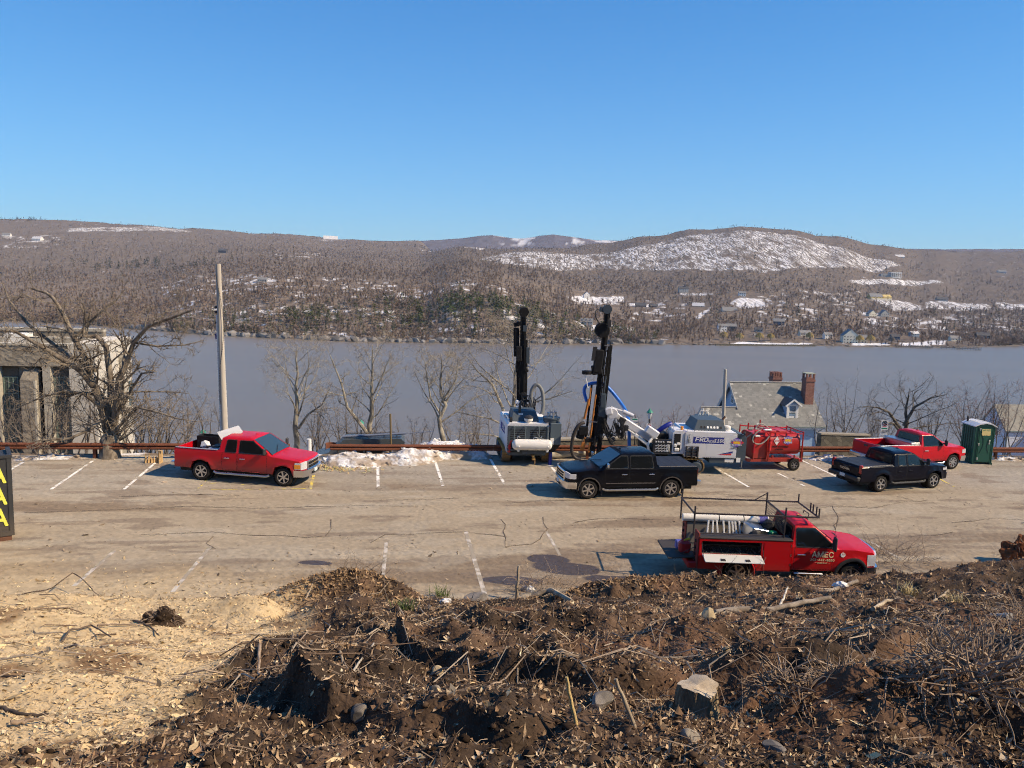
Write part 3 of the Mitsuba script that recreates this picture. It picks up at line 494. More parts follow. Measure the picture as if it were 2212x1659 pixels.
def mulch(x, y):
    """1 in the wood chips at the left, 0 in the soil"""
    p = np.stack([x, y], -1); w = 1.1 * (nfbm(p, .9, 3, 50) - .5)
    k = np.clip((np.interp(y, MB_Y, MB_X) + w - x) / .5, 0, 1)
    cor = np.clip((5.15 + .3 * w - y) / .2, 0, 1) * (x < -2.6)
    return k * (1 - .8 * cor)
def slope_z(x, y):
    x, y = np.asarray(x, float), np.asarray(y, float); p = np.stack([x, y], -1)
    k = .355 - .030 * np.clip((x - 1) / 6, 0, 1) + .0 * y
    z = 7.2 - k * y
    hb = np.interp(x, [-2, 2, 5, 7, 9, 11, 13, 16, 20, 30], [0, .12, .16, .10, .28, .42, .58, .84, 1.15, 1.3]); yb = np.interp(x, [0, 5, 7, 9, 12, 16, 20], [20.6, 21.4, 21.5, 21.55, 21.8, 22.5, 23.5])
    z = z + hb * np.exp(-((y - yb) / 1.25) ** 2 * np.where(y > yb, 2.6, .6))
    for (a, b, h, rx, ry) in MOUNDS:
        z = z + h * np.exp(-((x - a) / rx) ** 2 - ((y - b) / ry) ** 2)
    for (a, b, d, w) in TRENCH:
        a, b = np.array(a), np.array(b); u = np.clip(((x - a[0]) * (b - a)[0] + (y - a[1]) * (b - a)[1]) / ((b - a) @ (b - a)), 0, 1)
        q = np.hypot(x - a[0] - u * (b - a)[0], y - a[1] - u * (b - a)[1]); z = z - d * np.exp(-(q / w) ** 2)
    for pts, h in STEPS:                                     # low cut banks, steep towards the uphill side
        q = np.array(sorted(pts)); s = y - np.interp(x, q[:, 0], q[:, 1]) - .35 * (nfbm(p, .5, 2, 75) - .5); e = np.clip((x - q[0, 0]) / .5, 0, 1) * np.clip((q[-1, 0] - x) / .5, 0, 1)
        z = z + h * e * np.clip((s + .13) / .13, 0, 1) * np.exp(-np.clip(s, 0, None) / .75)
    m = mulch(x, y); wr = p + .25 * np.stack([nfbm(p, .6, 2, 70) - .5, nfbm(p, .6, 2, 71) - .5], -1)
    rid = 1 - np.abs(2 * nfbm(wr, 1.1, 4, 60) - 1)
    soil = .46 * (rid - .6) + .26 * (nfbm(wr, .38, 3, 61) - .5) + .10 * (nfbm(wr, .13, 2, 62) - .5)
    chip = .16 * (nfbm(p, 1.0, 3, 63) - .5) + .07 * (nfbm(p, .22, 2, 64) - .5)
    return z + soil * (1 - m) + chip * m
def hill_mesh():
    t = np.linspace(-1.0, 1.0, 640); k = np.linspace(0, 1, 400); yy = 2.6 * (28 / 2.6) ** k; tt, Y = np.meshgrid(t, yy); X = tt * Y
    Zz = slope_z(X, Y); Zz = np.maximum(Zz, lot_z(X, Y) - .6)
    h, w = X.shape; i, j = np.meshgrid(np.arange(h - 1), np.arange(w - 1), indexing='ij'); a = i * w + j
    f = np.vstack([np.stack([a, a + 1, a + w + 1], -1).reshape(-1, 3), np.stack([a, a + w + 1, a + w], -1).reshape(-1, 3)])
    v = np.stack([X, Y, Zz], -1).reshape(-1, 3); low = (v[:, 2] < lot_z(v[:, 0], v[:, 1]) - .3)
    f = f[~low[f].all(1)]; m = mulch(X, Y).reshape(-1)
    p = v[:, :2]; n = nfbm(p, .55, 4, 80); n2 = nfbm(p, .12, 3, 81); n3 = nfbm(p, 2.2, 3, 82)
    soil = np.array([.044, .031, .022]) + (np.array([.145, .092, .060]) - np.array([.036, .026, .019])) * np.clip((n * .5 + n3 * .5 - .42) * 4.2 + (v[:, 1] - 12) * .03, 0, 1)[:, None]
    soil = soil * (.55 + .9 * n2)[:, None]
    red = np.clip((n3 - .56) * 6, 0, 1)[:, None] * .6; soil = soil * (1 - red) + np.array([.13, .068, .040]) * (.6 + .8 * n2)[:, None] * red
    ch = np.array([.40, .29, .155]) + (np.array([.60, .47, .28]) - np.array([.40, .29, .155])) * n2[:, None]
    br = np.clip((nfbm(p * [1, .9], .8, 3, 83) - .57) * 9, 0, 1)[:, None] * np.clip((16.5 - v[:, 1]) / 4, .15, 1)[:, None]; ch = ch * (1 - br * .85) + np.array([.16, .09, .045]) * br * .85
    c = soil * (1 - m[:, None]) + ch * m[:, None]
    return (v, f), np.clip(c, .01, .8)
_m, _c = hill_mesh()
def _soil_h(p, n, uv): return fbm(p.x * 22, p.y * 22, p.z * 22, 3)
scene['m_soil'] = {'type': 'twosided', 'bsdf': {'type': 'bumpmap', 'tex': proc(_soil_h, .004), 'scale': .03, 'bsdf': {'type': 'principled', 'base_color': {'type': 'mesh_attribute', 'name': 'vertex_color'}, 'roughness': .9, 'specular': .18}}}
struct('cleared_slope', _m, 'm_soil', True, color=_c)

# ---- litter on the slope: chips, leaves, twigs (uncountable)
def ground_z(x, y): return np.maximum(slope_z(x, y), lot_z(x, y))
def fan(n, rng, y0=4.2, y1=24, t0=-.85, t1=.85):
    t = rng.uniform(t0, t1, n); y = y0 * (y1 / y0) ** (rng.uniform(0, 1, n)); return t * y, y
def bits(x, y, z, L, W, rng, col, lift=.3, bend=.25):
    """flat bent pieces: 2 quads sharing a fold, random attitude"""
    n = len(x); az = rng.uniform(0, 2 * PI, n); ti = rng.normal(0, lift, n); ro = rng.normal(0, lift * 1.4, n)
    a = np.stack([np.cos(az) * np.cos(ti), np.sin(az) * np.cos(ti), np.sin(ti)], -1); b = np.stack([-np.sin(az), np.cos(az), ro], -1); b /= np.linalg.norm(b, axis=1, keepdims=True); u = np.cross(a, b)
    c = np.stack([x, y, z], -1) + u * .012
    A, B, U = a * (L / 2)[:, None], b * (W / 2)[:, None], u * (L * bend)[:, None]
    v = np.stack([c - A + U * .5, c - B * .9, c + B, c + A + U, c - A * .3 + B * .8, c + A * .35 - B * .8], 1).reshape(-1, 3)
    o = (np.arange(n) * 6)[:, None, None]; f = (np.array([[0, 1, 4], [1, 5, 4], [4, 5, 2], [5, 3, 2]])[None] + o).reshape(-1, 3)
    return (v, f), np.repeat(col, 6, 0)
def litter():
    rng = np.random.default_rng(5)
    x, y = fan(52000, rng); m = mulch(x, y) * 1.0; s = slope_z(x, y) - lot_z(x, y)
    keep = (rng.uniform(0, 1, len(x)) < np.maximum(m * 1.0, .06)) & (s > -.35 - rng.exponential(.35, len(x)) * (x < -4)); x, y = x[keep], y[keep]; n = len(x)
    L = rng.uniform(.02, .075, n) * np.where(rng.uniform(0, 1, n) < .06, 2.4, 1) * (1 + np.clip(y - 7, 0, 12) * .06); col = np.array([.52, .39, .215]) * rng.uniform(.35, 1.5, (n, 1)) * np.array([1, 1, 1]) + rng.uniform(0, .08, (n, 1))
    mm, c = bits(x, y, ground_z(x, y), L, L * rng.uniform(.25, .55, n), rng, np.clip(col, .05, .75), .35, .05)
    solo('wood_chips', 'pale shredded wood chips spread over the lower left slope', 'wood chips', mm, 'm_vcol', kind='stuff', color=c)
    x, y = fan(165000, rng); m = mulch(x, y); s = slope_z(x, y) - lot_z(x, y); dn = nfbm(np.stack([x, y], -1), 1.3, 3, 90) + np.clip((y - 9) / 18, 0, .45) + np.clip(x / 30, -.1, .2)
    keep = (rng.uniform(0, 1, len(x)) < np.clip((dn - .40) * 2.8, .38, 1) * (1 - m * .93)) & (s > -.05); x, y = x[keep], y[keep]; n = len(x)
    L = rng.lognormal(-3.5, .5, n).clip(.012, .10) * (1 + np.clip(y - 7, 0, 12) * .075); pal = np.array([[.33, .235, .15], [.46, .34, .22], [.22, .14, .085], [.58, .47, .33], [.13, .09, .065]])[rng.choice(5, n, p=[.32, .22, .22, .08, .16])]
    mm, c = bits(x, y, ground_z(x, y), L * np.where(np.arange(n) % 2, 1, 1.7), L * np.where(np.arange(n) % 2, rng.uniform(.4, .8, n), rng.uniform(.16, .3, n)), rng, np.clip(pal * rng.uniform(.6, 1.35, (n, 1)), .02, .7), .6, .3)
    solo('dead_leaves', 'dry curled brown oak leaves strewn over the dark soil', 'leaves', mm, 'm_vcol', kind='stuff', color=c)
    x, y = fan(15000, rng); m = mulch(x, y); s = slope_z(x, y) - lot_z(x, y); keep = (rng.uniform(0, 1, len(x)) < (1 - m * .8) * np.clip((y - 3) / 9, .25, 1)) & (s > -.1); x, y = x[keep], y[keep]; V, C = [], []
    z = ground_z(x, y)
    for i in range(len(x)):
        L = rng.uniform(.05, .24) * (1 if rng.uniform() < .9 else 2.0); az = rng.uniform(0, 2 * PI); el = rng.normal(.1, .28) if rng.uniform() < .85 else rng.uniform(.5, 1.2); d = np.array([math.cos(az) * math.cos(el), math.sin(az) * math.cos(el), math.sin(el) - .25 * (el < .4)]) * L; j = rng.normal(0, .09 * L, 3)
        p0 = np.array([x[i], y[i], z[i] + .01]); r = rng.uniform(.002, .0045)
        q = tube([p0 - d * (.5 if el < .4 else 0), p0 + j * .8 + [0, 0, .02], p0 + d * (.5 if el < .4 else 1)], [r, r * .85, r * .5], 3, False); V.append(q)
        C.append(np.tile(np.array([[.22, .16, .115], [.33, .26, .2], [.13, .09, .065]][rng.integers(3)]) * rng.uniform(.7, 1.3), (len(q[0]), 1)))
    solo('twigs', 'broken twigs and root ends scattered over the slope', 'twigs', cat(V), 'm_vcol', kind='stuff', color=np.clip(np.vstack(C), 0, .7))
    x, y = fan(1500, rng, 7.5, 24); m = mulch(x, y); keep = (rng.uniform(0, 1, len(x)) < 1 - m * .8) & (slope_z(x, y) > lot_z(x, y)); x, y = x[keep], y[keep]; V, C = [], []
    for i in range(len(x)):
        L = rng.uniform(.3, 1.0); az = rng.uniform(0, 2 * PI); d = np.array([math.cos(az), math.sin(az)]) * L / 2; q = np.array([[x[i] - d[0], y[i] - d[1]], [x[i] + rng.normal(0, .08), y[i] + rng.normal(0, .08)], [x[i] + d[0], y[i] + d[1]]]); r = rng.uniform(.005, .014)
        z = ground_z(q[:, 0], q[:, 1]) + [r + .01, rng.uniform(.02, .12), r + .02]; t_ = tube(np.c_[q, z], [r, r * .9, r * .5], 4, False); V.append(t_); C.append(np.tile(np.array([[.30, .24, .185], [.40, .34, .27], [.16, .115, .085]][rng.integers(3)]) * rng.uniform(.7, 1.2), (len(t_[0]), 1)))
    solo('broken_branches', 'broken thin branches scattered over the upper bank', 'branches', cat(V), 'm_vcol', kind='stuff', color=np.clip(np.vstack(C), 0, .7))
    # soil clods
    x, y = fan(8000, rng, 4.2, 20); m = mulch(x, y); keep = (rng.uniform(0, 1, len(x)) < 1 - m) & (slope_z(x, y) > lot_z(x, y) + .1); x, y = x[keep], y[keep]; n = len(x); z = ground_z(x, y)
    base = trimesh.creation.icosphere(0, 1.0); bv, bf = np.array(base.vertices), np.array(base.faces); V, C = [], []
    for i in range(n):
        s = min(rng.lognormal(-4.25, .5), .05); v = bv * (1 + .35 * (rng.uniform(-1, 1, (len(bv), 1)))) * s * [1.2, 1, .8]; V.append((v + [x[i], y[i], z[i] + s * .15], bf)); C.append(np.tile(np.array([.055, .038, .027]) * rng.uniform(.5, 1.9), (len(bv), 1)))
    solo('soil_clods', 'dark crumbly clods of torn soil', 'soil', cat(V), 'm_vcol', True, kind='stuff', color=np.vstack(C))
litter()

def grit():
    rng = np.random.default_rng(52); n = 5200; x = rng.uniform(-26, 32, n); y = 19 + rng.uniform(0, 1, n) ** .9 * 23; k = (y < edge_y(x)) & (slope_z(x, y) < lot_z(x, y)) & (nfbm(np.stack([x, y], -1), 2.5, 3, 66) > .44 + .12 * rng.uniform(0, 1, n)); x, y = x[k], y[k]; n = len(x)
    L = rng.uniform(.03, .11, n) * np.where(rng.uniform(0, 1, n) < .04, 2.5, 1)
    m, c = bits(x, y, lot_z(x, y) + .005, L, L * rng.uniform(.3, .8, n), rng, np.array([.22, .17, .12]) * rng.uniform(.3, 2.2, (n, 1)), .25, .1)
    solo('lot_litter', 'grit, bark and wood scraps scattered over the car park', 'litter', m, 'm_vcol', kind='stuff', color=np.clip(c, .02, .6))
grit()

# ================================================================ trucks
def _dirty(col, dust, lo, hi, amt):
    def f(p, n, uv):
        h = p.z - (LA * p.x + LB * (p.y - 30)); k = fbm(p.x * 3, p.y * 3, p.z * 5, 3)
        return mix(col, dust, dr.clip((smoothstep(hi, lo, h + (k - .5) * .35)) * amt + (k - .5) * .06, 0, 1))
    return proc(f)
mat('m_red', _dirty((.47, .004, .012), (.27, .07, .06), .45, 1.15, .6), .32, spec=.3, coat=.45)
mat('m_red_clean', _dirty((.52, .005, .015), (.32, .06, .055), .35, .9, .35), .28, spec=.3, coat=.5)
mat('m_red_service', _dirty((.46, .004, .008), (.24, .05, .04), .35, .95, .45), .36, spec=.3, coat=.4)
mat('m_black', _dirty((.0035, .004, .007), (.05, .045, .04), .35, .8, .05), .2, spec=.12, coat=.25)
mat('m_navy', _dirty((.003, .004, .012), (.05, .045, .04), .3, .75, .05), .2, spec=.12, coat=.28)
mat('m_glass', (.006, .008, .010), .06, spec=.45)
mat('m_windshield', (.03, .055, .07), .08, spec=.8)
mat('m_chrome', (.75, .75, .76), .16, metal=1.0)
mat('m_alu', (.62, .63, .64), .34, metal=1.0)
mat('m_rim', (.62, .62, .63), .32, metal=1.0)
mat('m_rimdark', (.06, .06, .065), .4)
mat('m_tyre', _dirty((.016, .0155, .015), (.08, .065, .05), .0, .6, .16), .85, spec=.25)
mat('m_dark', (.012, .012, .013), .7, spec=.3)
mat('m_trim', (.03, .03, .032), .55)
mat('m_cover', (.02, .021, .026), .55, spec=.4)
mat('m_lamp', (.50, .51, .54), .12, spec=.8, coat=1.0)
mat('m_amber', (.75, .28, .03), .25, coat=.6)
mat('m_tail', (.38, .01, .012), .15, coat=1.0)
mat('m_white', (.72, .72, .70), .45)
mat('m_plate', (.55, .62, .66), .5)

def wheel(P, x, y, R_, wid, side, spokes=6, rim=.66, dark=False, name='wheel'):
    """side -1: outer face towards -y"""
    k = key(P + '__' + name); Mx = mv(x, y, R_)
    r0 = R_ * rim; h = wid / 2
    prof = [(r0 * .98, -h * .8), (r0 + .02, -h * .98), (R_ - .07, -h * 1.02), (R_ - .015, -h * .82), (R_, -h * .45), (R_, h * .45), (R_ - .015, h * .82), (R_ - .07, h * 1.02), (r0 + .02, h * .98), (r0 * .98, h * .8)]
    part(k, 'tyre', xf(lathe(prof, 36, 'y'), Mx), 'm_tyre', 40)
    o = side * h
    ms = [lathe([(r0, o * .82), (r0 * .93, o * .9), (r0 * .88, o * .6), (r0 * .86, -o * .2), (.0, -o * .2)], 28, 'y')]
    part(k, 'rim', xf(cat(ms), Mx), 'm_rimdark', 30)
    sp = [lathe([(r0, o * .80), (r0 * .98, o * .93), (r0 * .90, o * .93), (r0 * .88, o * .7)], 28, 'y'), lathe([(0, o * .86), (r0 * .2, o * .84), (r0 * .25, o * .6)], 16, 'y')]
    for i in range(spokes):
        a = 2 * PI * i / spokes + .3
        q = prism([(r0 * .12, -r0 * .12), (r0 * .9, -r0 * .125), (r0 * .9, r0 * .125), (r0 * .12, r0 * .10)], o * .62, o * .84, 'y')
        sp.append(xf(q, rot('y', math.degrees(a))))
    part(k, 'spokes', xf(cat(sp), Mx), 'm_rim', 30)
    return k

def pickup(name, label, group, X, paint, near, wb=3.65, xf_=2.78, xr=-3.02, w=1.0, cab=-1.1, roof=1.93, hood=1.18, belt=1.30, bed=1.36, doors=((-1.0, .02), (.06, 1.12)), R_=.40,
           spokes=6, sill=.50, flare=.03, chrome=True, utility=False, cover=False, wbase=1.30, wtop=.42, front_lamp_split=False, wind='m_windshield'):
    t = thing(name, label, 'pickup truck', group, X)
    a = wb / 2; zc = R_ + .02; ar = R_ + .085
    def fn(p):
        p = np.array(p, float); x, y, z = p[:, 0], p[:, 1], p[:, 2]; u = np.abs(y) / w; s = np.sign(y)
        fr = np.clip((x - (xf_ - .75)) / .75, 0, 1.25)
        nx = x - .16 * u ** 3 * fr; ny = y * (1 - .05 * fr ** 2)
        low = z < belt + .03
        ny = ny * (1 - .10 * np.clip((.85 - z) / .6, 0, 1) ** 2 - np.where(low, .035 * np.clip((z - .98) / .4, 0, 1) ** 2, .035))
        up = np.clip((z - belt) / (roof - belt), 0, 1.05)
        ny = ny * (1 - .165 * up - .07 * np.clip((up - .86) / .14, 0, 1) ** 2)
        nz = z - .045 * u ** 5 * ((x > wbase - .1) & (z > hood - .18)) + .035 * (1 - u * u) * np.clip((up - .9) / .1, 0, 1) - .03 * u ** 6 * np.clip((up - .9) / .1, 0, 1)
        for wx in (a, -a):
            if utility and wx < 0: continue
            d = np.hypot(x - wx, z - zc); ny = ny + s * flare * np.exp(-((d - ar - .05) / .09) ** 2) * (z < belt)
        return np.stack([nx, ny, nz], 1)
    rear = cab if utility else xr
    outline = [(rear, sill + .03), (xf_ - .12, sill), (xf_ - .03, sill + .18), (xf_, .86), (xf_ - .03, hood - .10), (xf_ - .12, hood - .02), (wbase + .5, hood + .055), (wbase, belt - .01), (cab + .0, belt)]
    outline += [] if utility else [(cab - .02, bed), (xr + .03, bed), (xr, bed - .05), (xr + .01, .9)]
    P = Polygon(outline)
    for wx in (a, -a):
        if utility and wx < 0: continue
        arch = Point(wx, zc).buffer(ar, 24).union(sbox(wx - ar, 0, wx + ar, zc)); arch = arch.union(Polygon([(wx - ar, zc + .1), (wx - ar * .72, zc + ar * .86), (wx + ar * .72, zc + ar * .86), (wx + ar, zc + .1)]))
        P = P.difference(arch)
    cuts = []
    if not utility: cuts.append(mani(box(xr + .07, cab - .1, -w + .14, w - .14, .80, 2.2)))
    P = P.simplify(.004)
    if P.geom_type != 'Polygon': P = max(P.geoms, key=lambda g: g.area)
    body = warped(P, w, fn, .085, cuts)
    part(t, 'body', body, paint, 28)
    G_ = Polygon([(wbase + .04, belt - .02), (wtop, roof - .035), (wtop - .16, roof), (cab + .22, roof), (cab + .10, roof - .05), (cab, belt - .02)])
    part(t, 'cab', warped(G_, w, fn, .085), paint, 28)
    inner = [box(-a - ar + .02, -a + ar - .02, -w + .3, w - .3, .45, zc + ar), box(a - ar + .02, a + ar - .02, -w + .3, w - .3, .45, zc + ar - .03), box(rear + .15, xf_ - .3, -w + .22, w - .22, .34, sill + .1)]
    part(t, 'chassis', cat(inner), 'm_dark')
    # windows: windscreen, rear window, side glass in the doors
    def slant(x0, z0, x1, z1, yw0, yw1, off, m=8):
        u, v = np.meshgrid(np.linspace(-1, 1, 11), np.linspace(0, 1, m)); hw = w * (yw0 + (yw1 - yw0) * v)
        p = np.stack([(x0 + (x1 - x0) * v).ravel(), (u * hw).ravel(), (z0 + (z1 - z0) * v).ravel()], 1)
        q = fn(p); d = np.array([z1 - z0, 0, -(x1 - x0)]); d /= np.linalg.norm(d); d *= 1 if off > 0 else -1
        q = q + d * abs(off); i, j = np.meshgrid(np.arange(m - 1), np.arange(10), indexing='ij'); b = i * 11 + j
        return q.reshape(-1, 3), np.vstack([np.stack([b, b + 1, b + 12], -1).reshape(-1, 3), np.stack([b, b + 12, b + 11], -1).reshape(-1, 3)])
    part(t, 'windshield', slant(wbase + .015, belt + .015, wtop + .03, roof - .06, .90, .90, .012), wind, True)
    part(t, 'rear_window', slant(cab + .02, belt + .1, cab + .085, roof - .13, .80, .80, -.012), 'm_glass', True)
    part(t, 'wiper', tube([fn(np.array([[wbase + .02, -.5 * w, belt + .03]]))[0] + [.03, 0, .02], fn(np.array([[wbase - .25, .2 * w, belt + .2]]))[0] + [.04, 0, .03]], .012, 4), 'm_trim')
    for s in (near, -near):
        for i, (x0, x1) in enumerate(doors):
            front = i == len(doors) - 1
            xa = x1
            door = [(x0, sill + .06), (xa, sill + .06), (xa, belt - .03), (x0, belt - .03)]
            if s == near:
                part(t, 'door_gap', sheet(Polygon(door).buffer(.011), s * w, fn, .003, .12), 'm_dark', True)
                d = part(t, 'door', sheet(door, s * w, fn, .006, .12), paint, True)
                hx = x0 + .12
                hp = fn(np.array([[hx + .08, s * w, belt - .24]]))[0]
                part(d, 'handle', cbox(hp + [0, s * .02, 0], (.24, .04, .045), .012), 'm_chrome' if chrome else paint)
            else: d = None
            zt = roof - .115
            if front:
                k = (wtop + .02 - wbase) / (roof - belt)
                gl = [(x0 + .05, belt + .02), (wbase - .13, belt + .02), (wbase - .16 + k * (zt - belt) + .02, zt), (x0 + .06, zt)]
            else:
                c = .11 if x0 < cab + .2 else 0
                gl = [(x0 + .05 + c * .6, belt + .03), (x1 - .04, belt + .02), (x1 - .04, zt), (x0 + .09 + c, zt)]
            gp = Polygon(gl).buffer(-.035).buffer(.035)
            if s == near or True:
                part(t, 'window_trim', sheet(gp.buffer(.022), s * w, fn, .010, .14), 'm_trim', True)
                part(t, 'window', sheet(gp, s * w, fn, .018, .14), 'm_glass', True)
        # mirrors
        mp = fn(np.array([[wbase - .22, s * w, belt + .12]]))[0]
        k = key(t + '__mirror')
        part(k, 'housing', cbox(mp + [0, s * .20, .06], (.10, .20, .30 if chrome != 2 else .2), .04), 'm_chrome' if chrome == 2 else 'm_trim')
        part(k, 'arm', tube([mp, mp + [0, s * .16, .02]], .025, 6), 'm_trim')
    # front: grille, headlights, bumper
    def nose(poly, x0, x1, m, nm, parent=t, sm=20):
        q = prism(poly, x0, x1, 'x'); M = mani(q).refine_to_length(.1).to_mesh()
        return part(parent, nm, (fn(np.array(M.vert_properties[:, :3], float)), np.array(M.tri_verts)), m, sm)
    gz0, gz1 = .74, hood - .09
    g = nose(sbox(-.64 * w, gz0, .64 * w, gz1), xf_ - .2, xf_ + .025, 'm_chrome' if chrome else 'm_trim', 'grille')
    for i in range(3 if not front_lamp_split else 2):
        n = 3 if not front_lamp_split else 2; hgt = (gz1 - gz0 - .05) / n
        z0 = gz0 + .035 + i * hgt
        nose(sbox(-.58 * w, z0, .58 * w, z0 + hgt - .035), xf_ - .1, xf_ + .032, 'm_dark', 'opening', g)
    if front_lamp_split:
        nose(Polygon([(-.13, .93), (-.05, .965), (.05, .965), (.13, .93), (.05, .90), (-.05, .90)]), xf_, xf_ + .05, 'm_gold', 'badge', g)
    for s in (1, -1):
        h = nose(sbox(min(s * .67 * w, s * 1.012 * w), gz0 + (.03 if front_lamp_split or utility else .14), max(s * .67 * w, s * 1.012 * w), gz1 + .01), xf_ - .34, xf_ + .012, 'm_lamp', 'headlight')
        if front_lamp_split: nose(sbox(min(s * .93 * w, s * 1.020 * w), gz0 + .06, max(s * .93 * w, s * 1.020 * w), gz0 + .24), xf_ - .36, xf_ - .04, 'm_amber', 'indicator', h)
    bm = 'm_chrome' if chrome else paint
    b = nose(sbox(-w * 1.012, sill - .06, w * 1.012, gz0 - .01), xf_ - .40, xf_ + .09, bm, 'front_bumper')
    nose(sbox(-.45 * w, sill, .45 * w, sill + .10), xf_, xf_ + .096, 'm_dark', 'intake', b)
    nose(sbox(-.16, gz0 - .19, .16, gz0 - .05), xf_, xf_ + .105, 'm_plate', 'licence_plate', b)
    # rear
    if not utility:
        tg = part(t, 'tailgate', cbox((xr - .012, 0, (bed + .84) / 2 - .03), (.05, 2 * w - .30, bed - .86), .02), paint)
        part(tg, 'handle', cbox((xr - .045, 0, bed - .14), (.03, .26, .10), .01), 'm_trim')
        for s in (1, -1):
            part(t, 'taillight', cbox((xr + .045, s * (w - .105), 1.10), (.13, .17, .40), .03), 'm_tail')
        rb = part(t, 'rear_bumper', cbox((xr - .10, 0, .66), (.20, 2 * w - .04, .19), .03), 'm_chrome' if chrome else 'm_trim')
        part(rb, 'licence_plate', cbox((xr - .21, 0, .70), (.012, .31, .15), .004), 'm_plate')
        part(t, 'hitch', cbox((xr - .14, 0, .5), (.22, .08, .08), .01), 'm_dark')
        if cover:
            part(t, 'bed_cover', cbox(((cab - .06 + xr + .03) / 2, 0, bed + .012), (cab - xr - .1, 2 * w * .93, .045), .015), 'm_cover')
            for i in range(1, 4):
                xx = xr + (cab - xr) * i / 4; part(t, 'cover_seam', box(xx - .008, xx + .008, -w * .9, w * .9, bed + .034, bed + .037), 'm_dark')
            for s in (1, -1): part(t, 'bed_rail', box(xr + .04, cab - .06, s * w * .93 - .012, s * w * .93 + .012, bed + .002, bed + .02), 'm_alu')
        else:
            for s in (1, -1): part(t, 'bed_rail', cbox(((cab - .06 + xr + .03) / 2, s * (w * .93), bed + .012), (cab - xr - .1, .11, .022), .008), 'm_bedrail')
            part(t, 'bed_liner', box(xr + .075, cab - .11, -w + .145, w - .145, .805, .815), 'm_dark')
            for s in (1, -1): part(t, 'wheel_hump', cbox((-a, s * (w - .26), .93), (.95, .24, .26), .05), 'm_dark')
    for s in (near, -near):
        if chrome or True: part(t, 'running_board', cat([tube([(-a + ar + .12, s * (w - .02), sill - .06), (-a + ar + .25, s * (w + .04), sill - .1), (a - ar - .25, s * (w + .04), sill - .1), (a - ar - .12, s * (w - .02), sill - .06)], .05, 8)]) if not utility else cbox((0.4, s * (w - .05), sill - .08), (.9, .16, .05), .02), 'm_alu' if chrome else 'm_trim', 40)
    for s in (near, -near):
        for wx in (a, -a):
            if utility and wx < 0: continue
            wheel(t, wx, s * (w - .15), R_, .265, s, spokes)
            part(t, 'wheel_liner', xf(lathe([(ar - .004, -.12), (ar - .004, .12)], 30, 'y'), mv(wx, s * (w - .26), zc)), 'm_dark', True)
            if s == near:
                ro = .10 if utility else .03
                ring = [(wx + (ar + ro) * math.cos(q), zc + (ar + ro) * math.sin(q)) for q in np.linspace(-.1, PI + .1, 20)]
                rin = [(wx + (ar - .015) * math.cos(q), zc + (ar - .015) * math.sin(q)) for q in np.linspace(PI + .1, -.1, 20)]
                if chrome == 2 or utility: part(t, 'wheel_arch_trim', sheet(Polygon(ring + rin), s * w, fn, .012, .1), 'm_archtrim' if chrome == 2 else 'm_trim', True)
    part(t, 'roof_lamp', cbox((wtop - .2, 0, roof + .05), (.06, .14, .03), .01), 'm_amber' if utility else paint)
    return t, fn
mat('m_gold', (.70, .45, .10), .3, metal=1.0)
mat('m_bedrail', (.50, .50, .52), .4, metal=.6)
mat('m_archtrim', (.20, .20, .21), .35, metal=.8)

def stand(pr, pf, heading_right, half=1.0):
    """frame from the two near-side tyre contacts: rear and front"""
    pr, pf = np.array(pr[:2]), np.array(pf[:2]); m = (pr + pf) / 2; d = (pf - pr) / np.linalg.norm(pf - pr); n = np.array([-d[1], d[0]])
    c = m + n * half * (1 if heading_right else -1)
    return on_lot(c[0], c[1], math.degrees(math.atan2(d[1], d[0])))

# red extended cab at the left, tool box open
t, _ = pickup('pickup_truck', 'red extended cab pickup with open toolbox lid, beside the snow bank at left', None, stand((-13.13,32.16,0.25), (-9.49,31.68,0.18), True, .86), 'm_red', -1, wb=3.67, cab=-1.02, doors=((-.86, -.22), (-.16, 1.12)), spokes=6, front_lamp_split=True)
sc = solo('toolbox', 'open grey aluminium truck toolbox with its lid raised behind the cab', 'toolbox', cat([cbox((-1.38, 0, 1.20), (.46, 1.62, .36), .01)]), 'm_alu', X=XF[t])
_q = [np.array(p) for p in ((-12.62,32.6,2.24), (-11.81,32.95,2.49), (-11.56,32.75,2.26), (-12.16,32.3,1.69))]; _n3 = np.cross(_q[1] - _q[0], _q[3] - _q[0]); _n3 = _n3 / np.linalg.norm(_n3) * .03
part(sc, 'lid', xf(hull(np.array(_q + [p + _n3 for p in _q])), np.linalg.inv(XF[t])), 'm_box_white', label='pale lid tilted open')
part(sc, 'tray', cbox((-1.40, -.35, 1.41), (.3, .5, .06), .01), 'm_trim')
mat('m_box_white', (.62, .63, .64), .5)
solo('black_crate', 'black open crate standing in the bed of the left red pickup', 'crate', cat([box(-2.7, -1.75, .32, .36, .82, 1.62), box(-2.7, -1.75, .82, .86, .82, 1.62), box(-2.74, -2.7, .32, .86, .82, 1.62), box(-1.75, -1.71, .32, .86, .82, 1.62), box(-2.7, -1.75, .36, .82, .82, .86)]), 'm_dark', X=XF[t])
_p = np.random.default_rng(3).normal(0, 1, (14, 3)); _p /= np.linalg.norm(_p, axis=1, keepdims=True)
solo('white_bag', 'crumpled white bag lying in the bed of the left red pickup', 'bag', hull(_p * [.24, .2, .2] + [-1.95, -.35, 1.4]), 'm_white', X=XF[t])
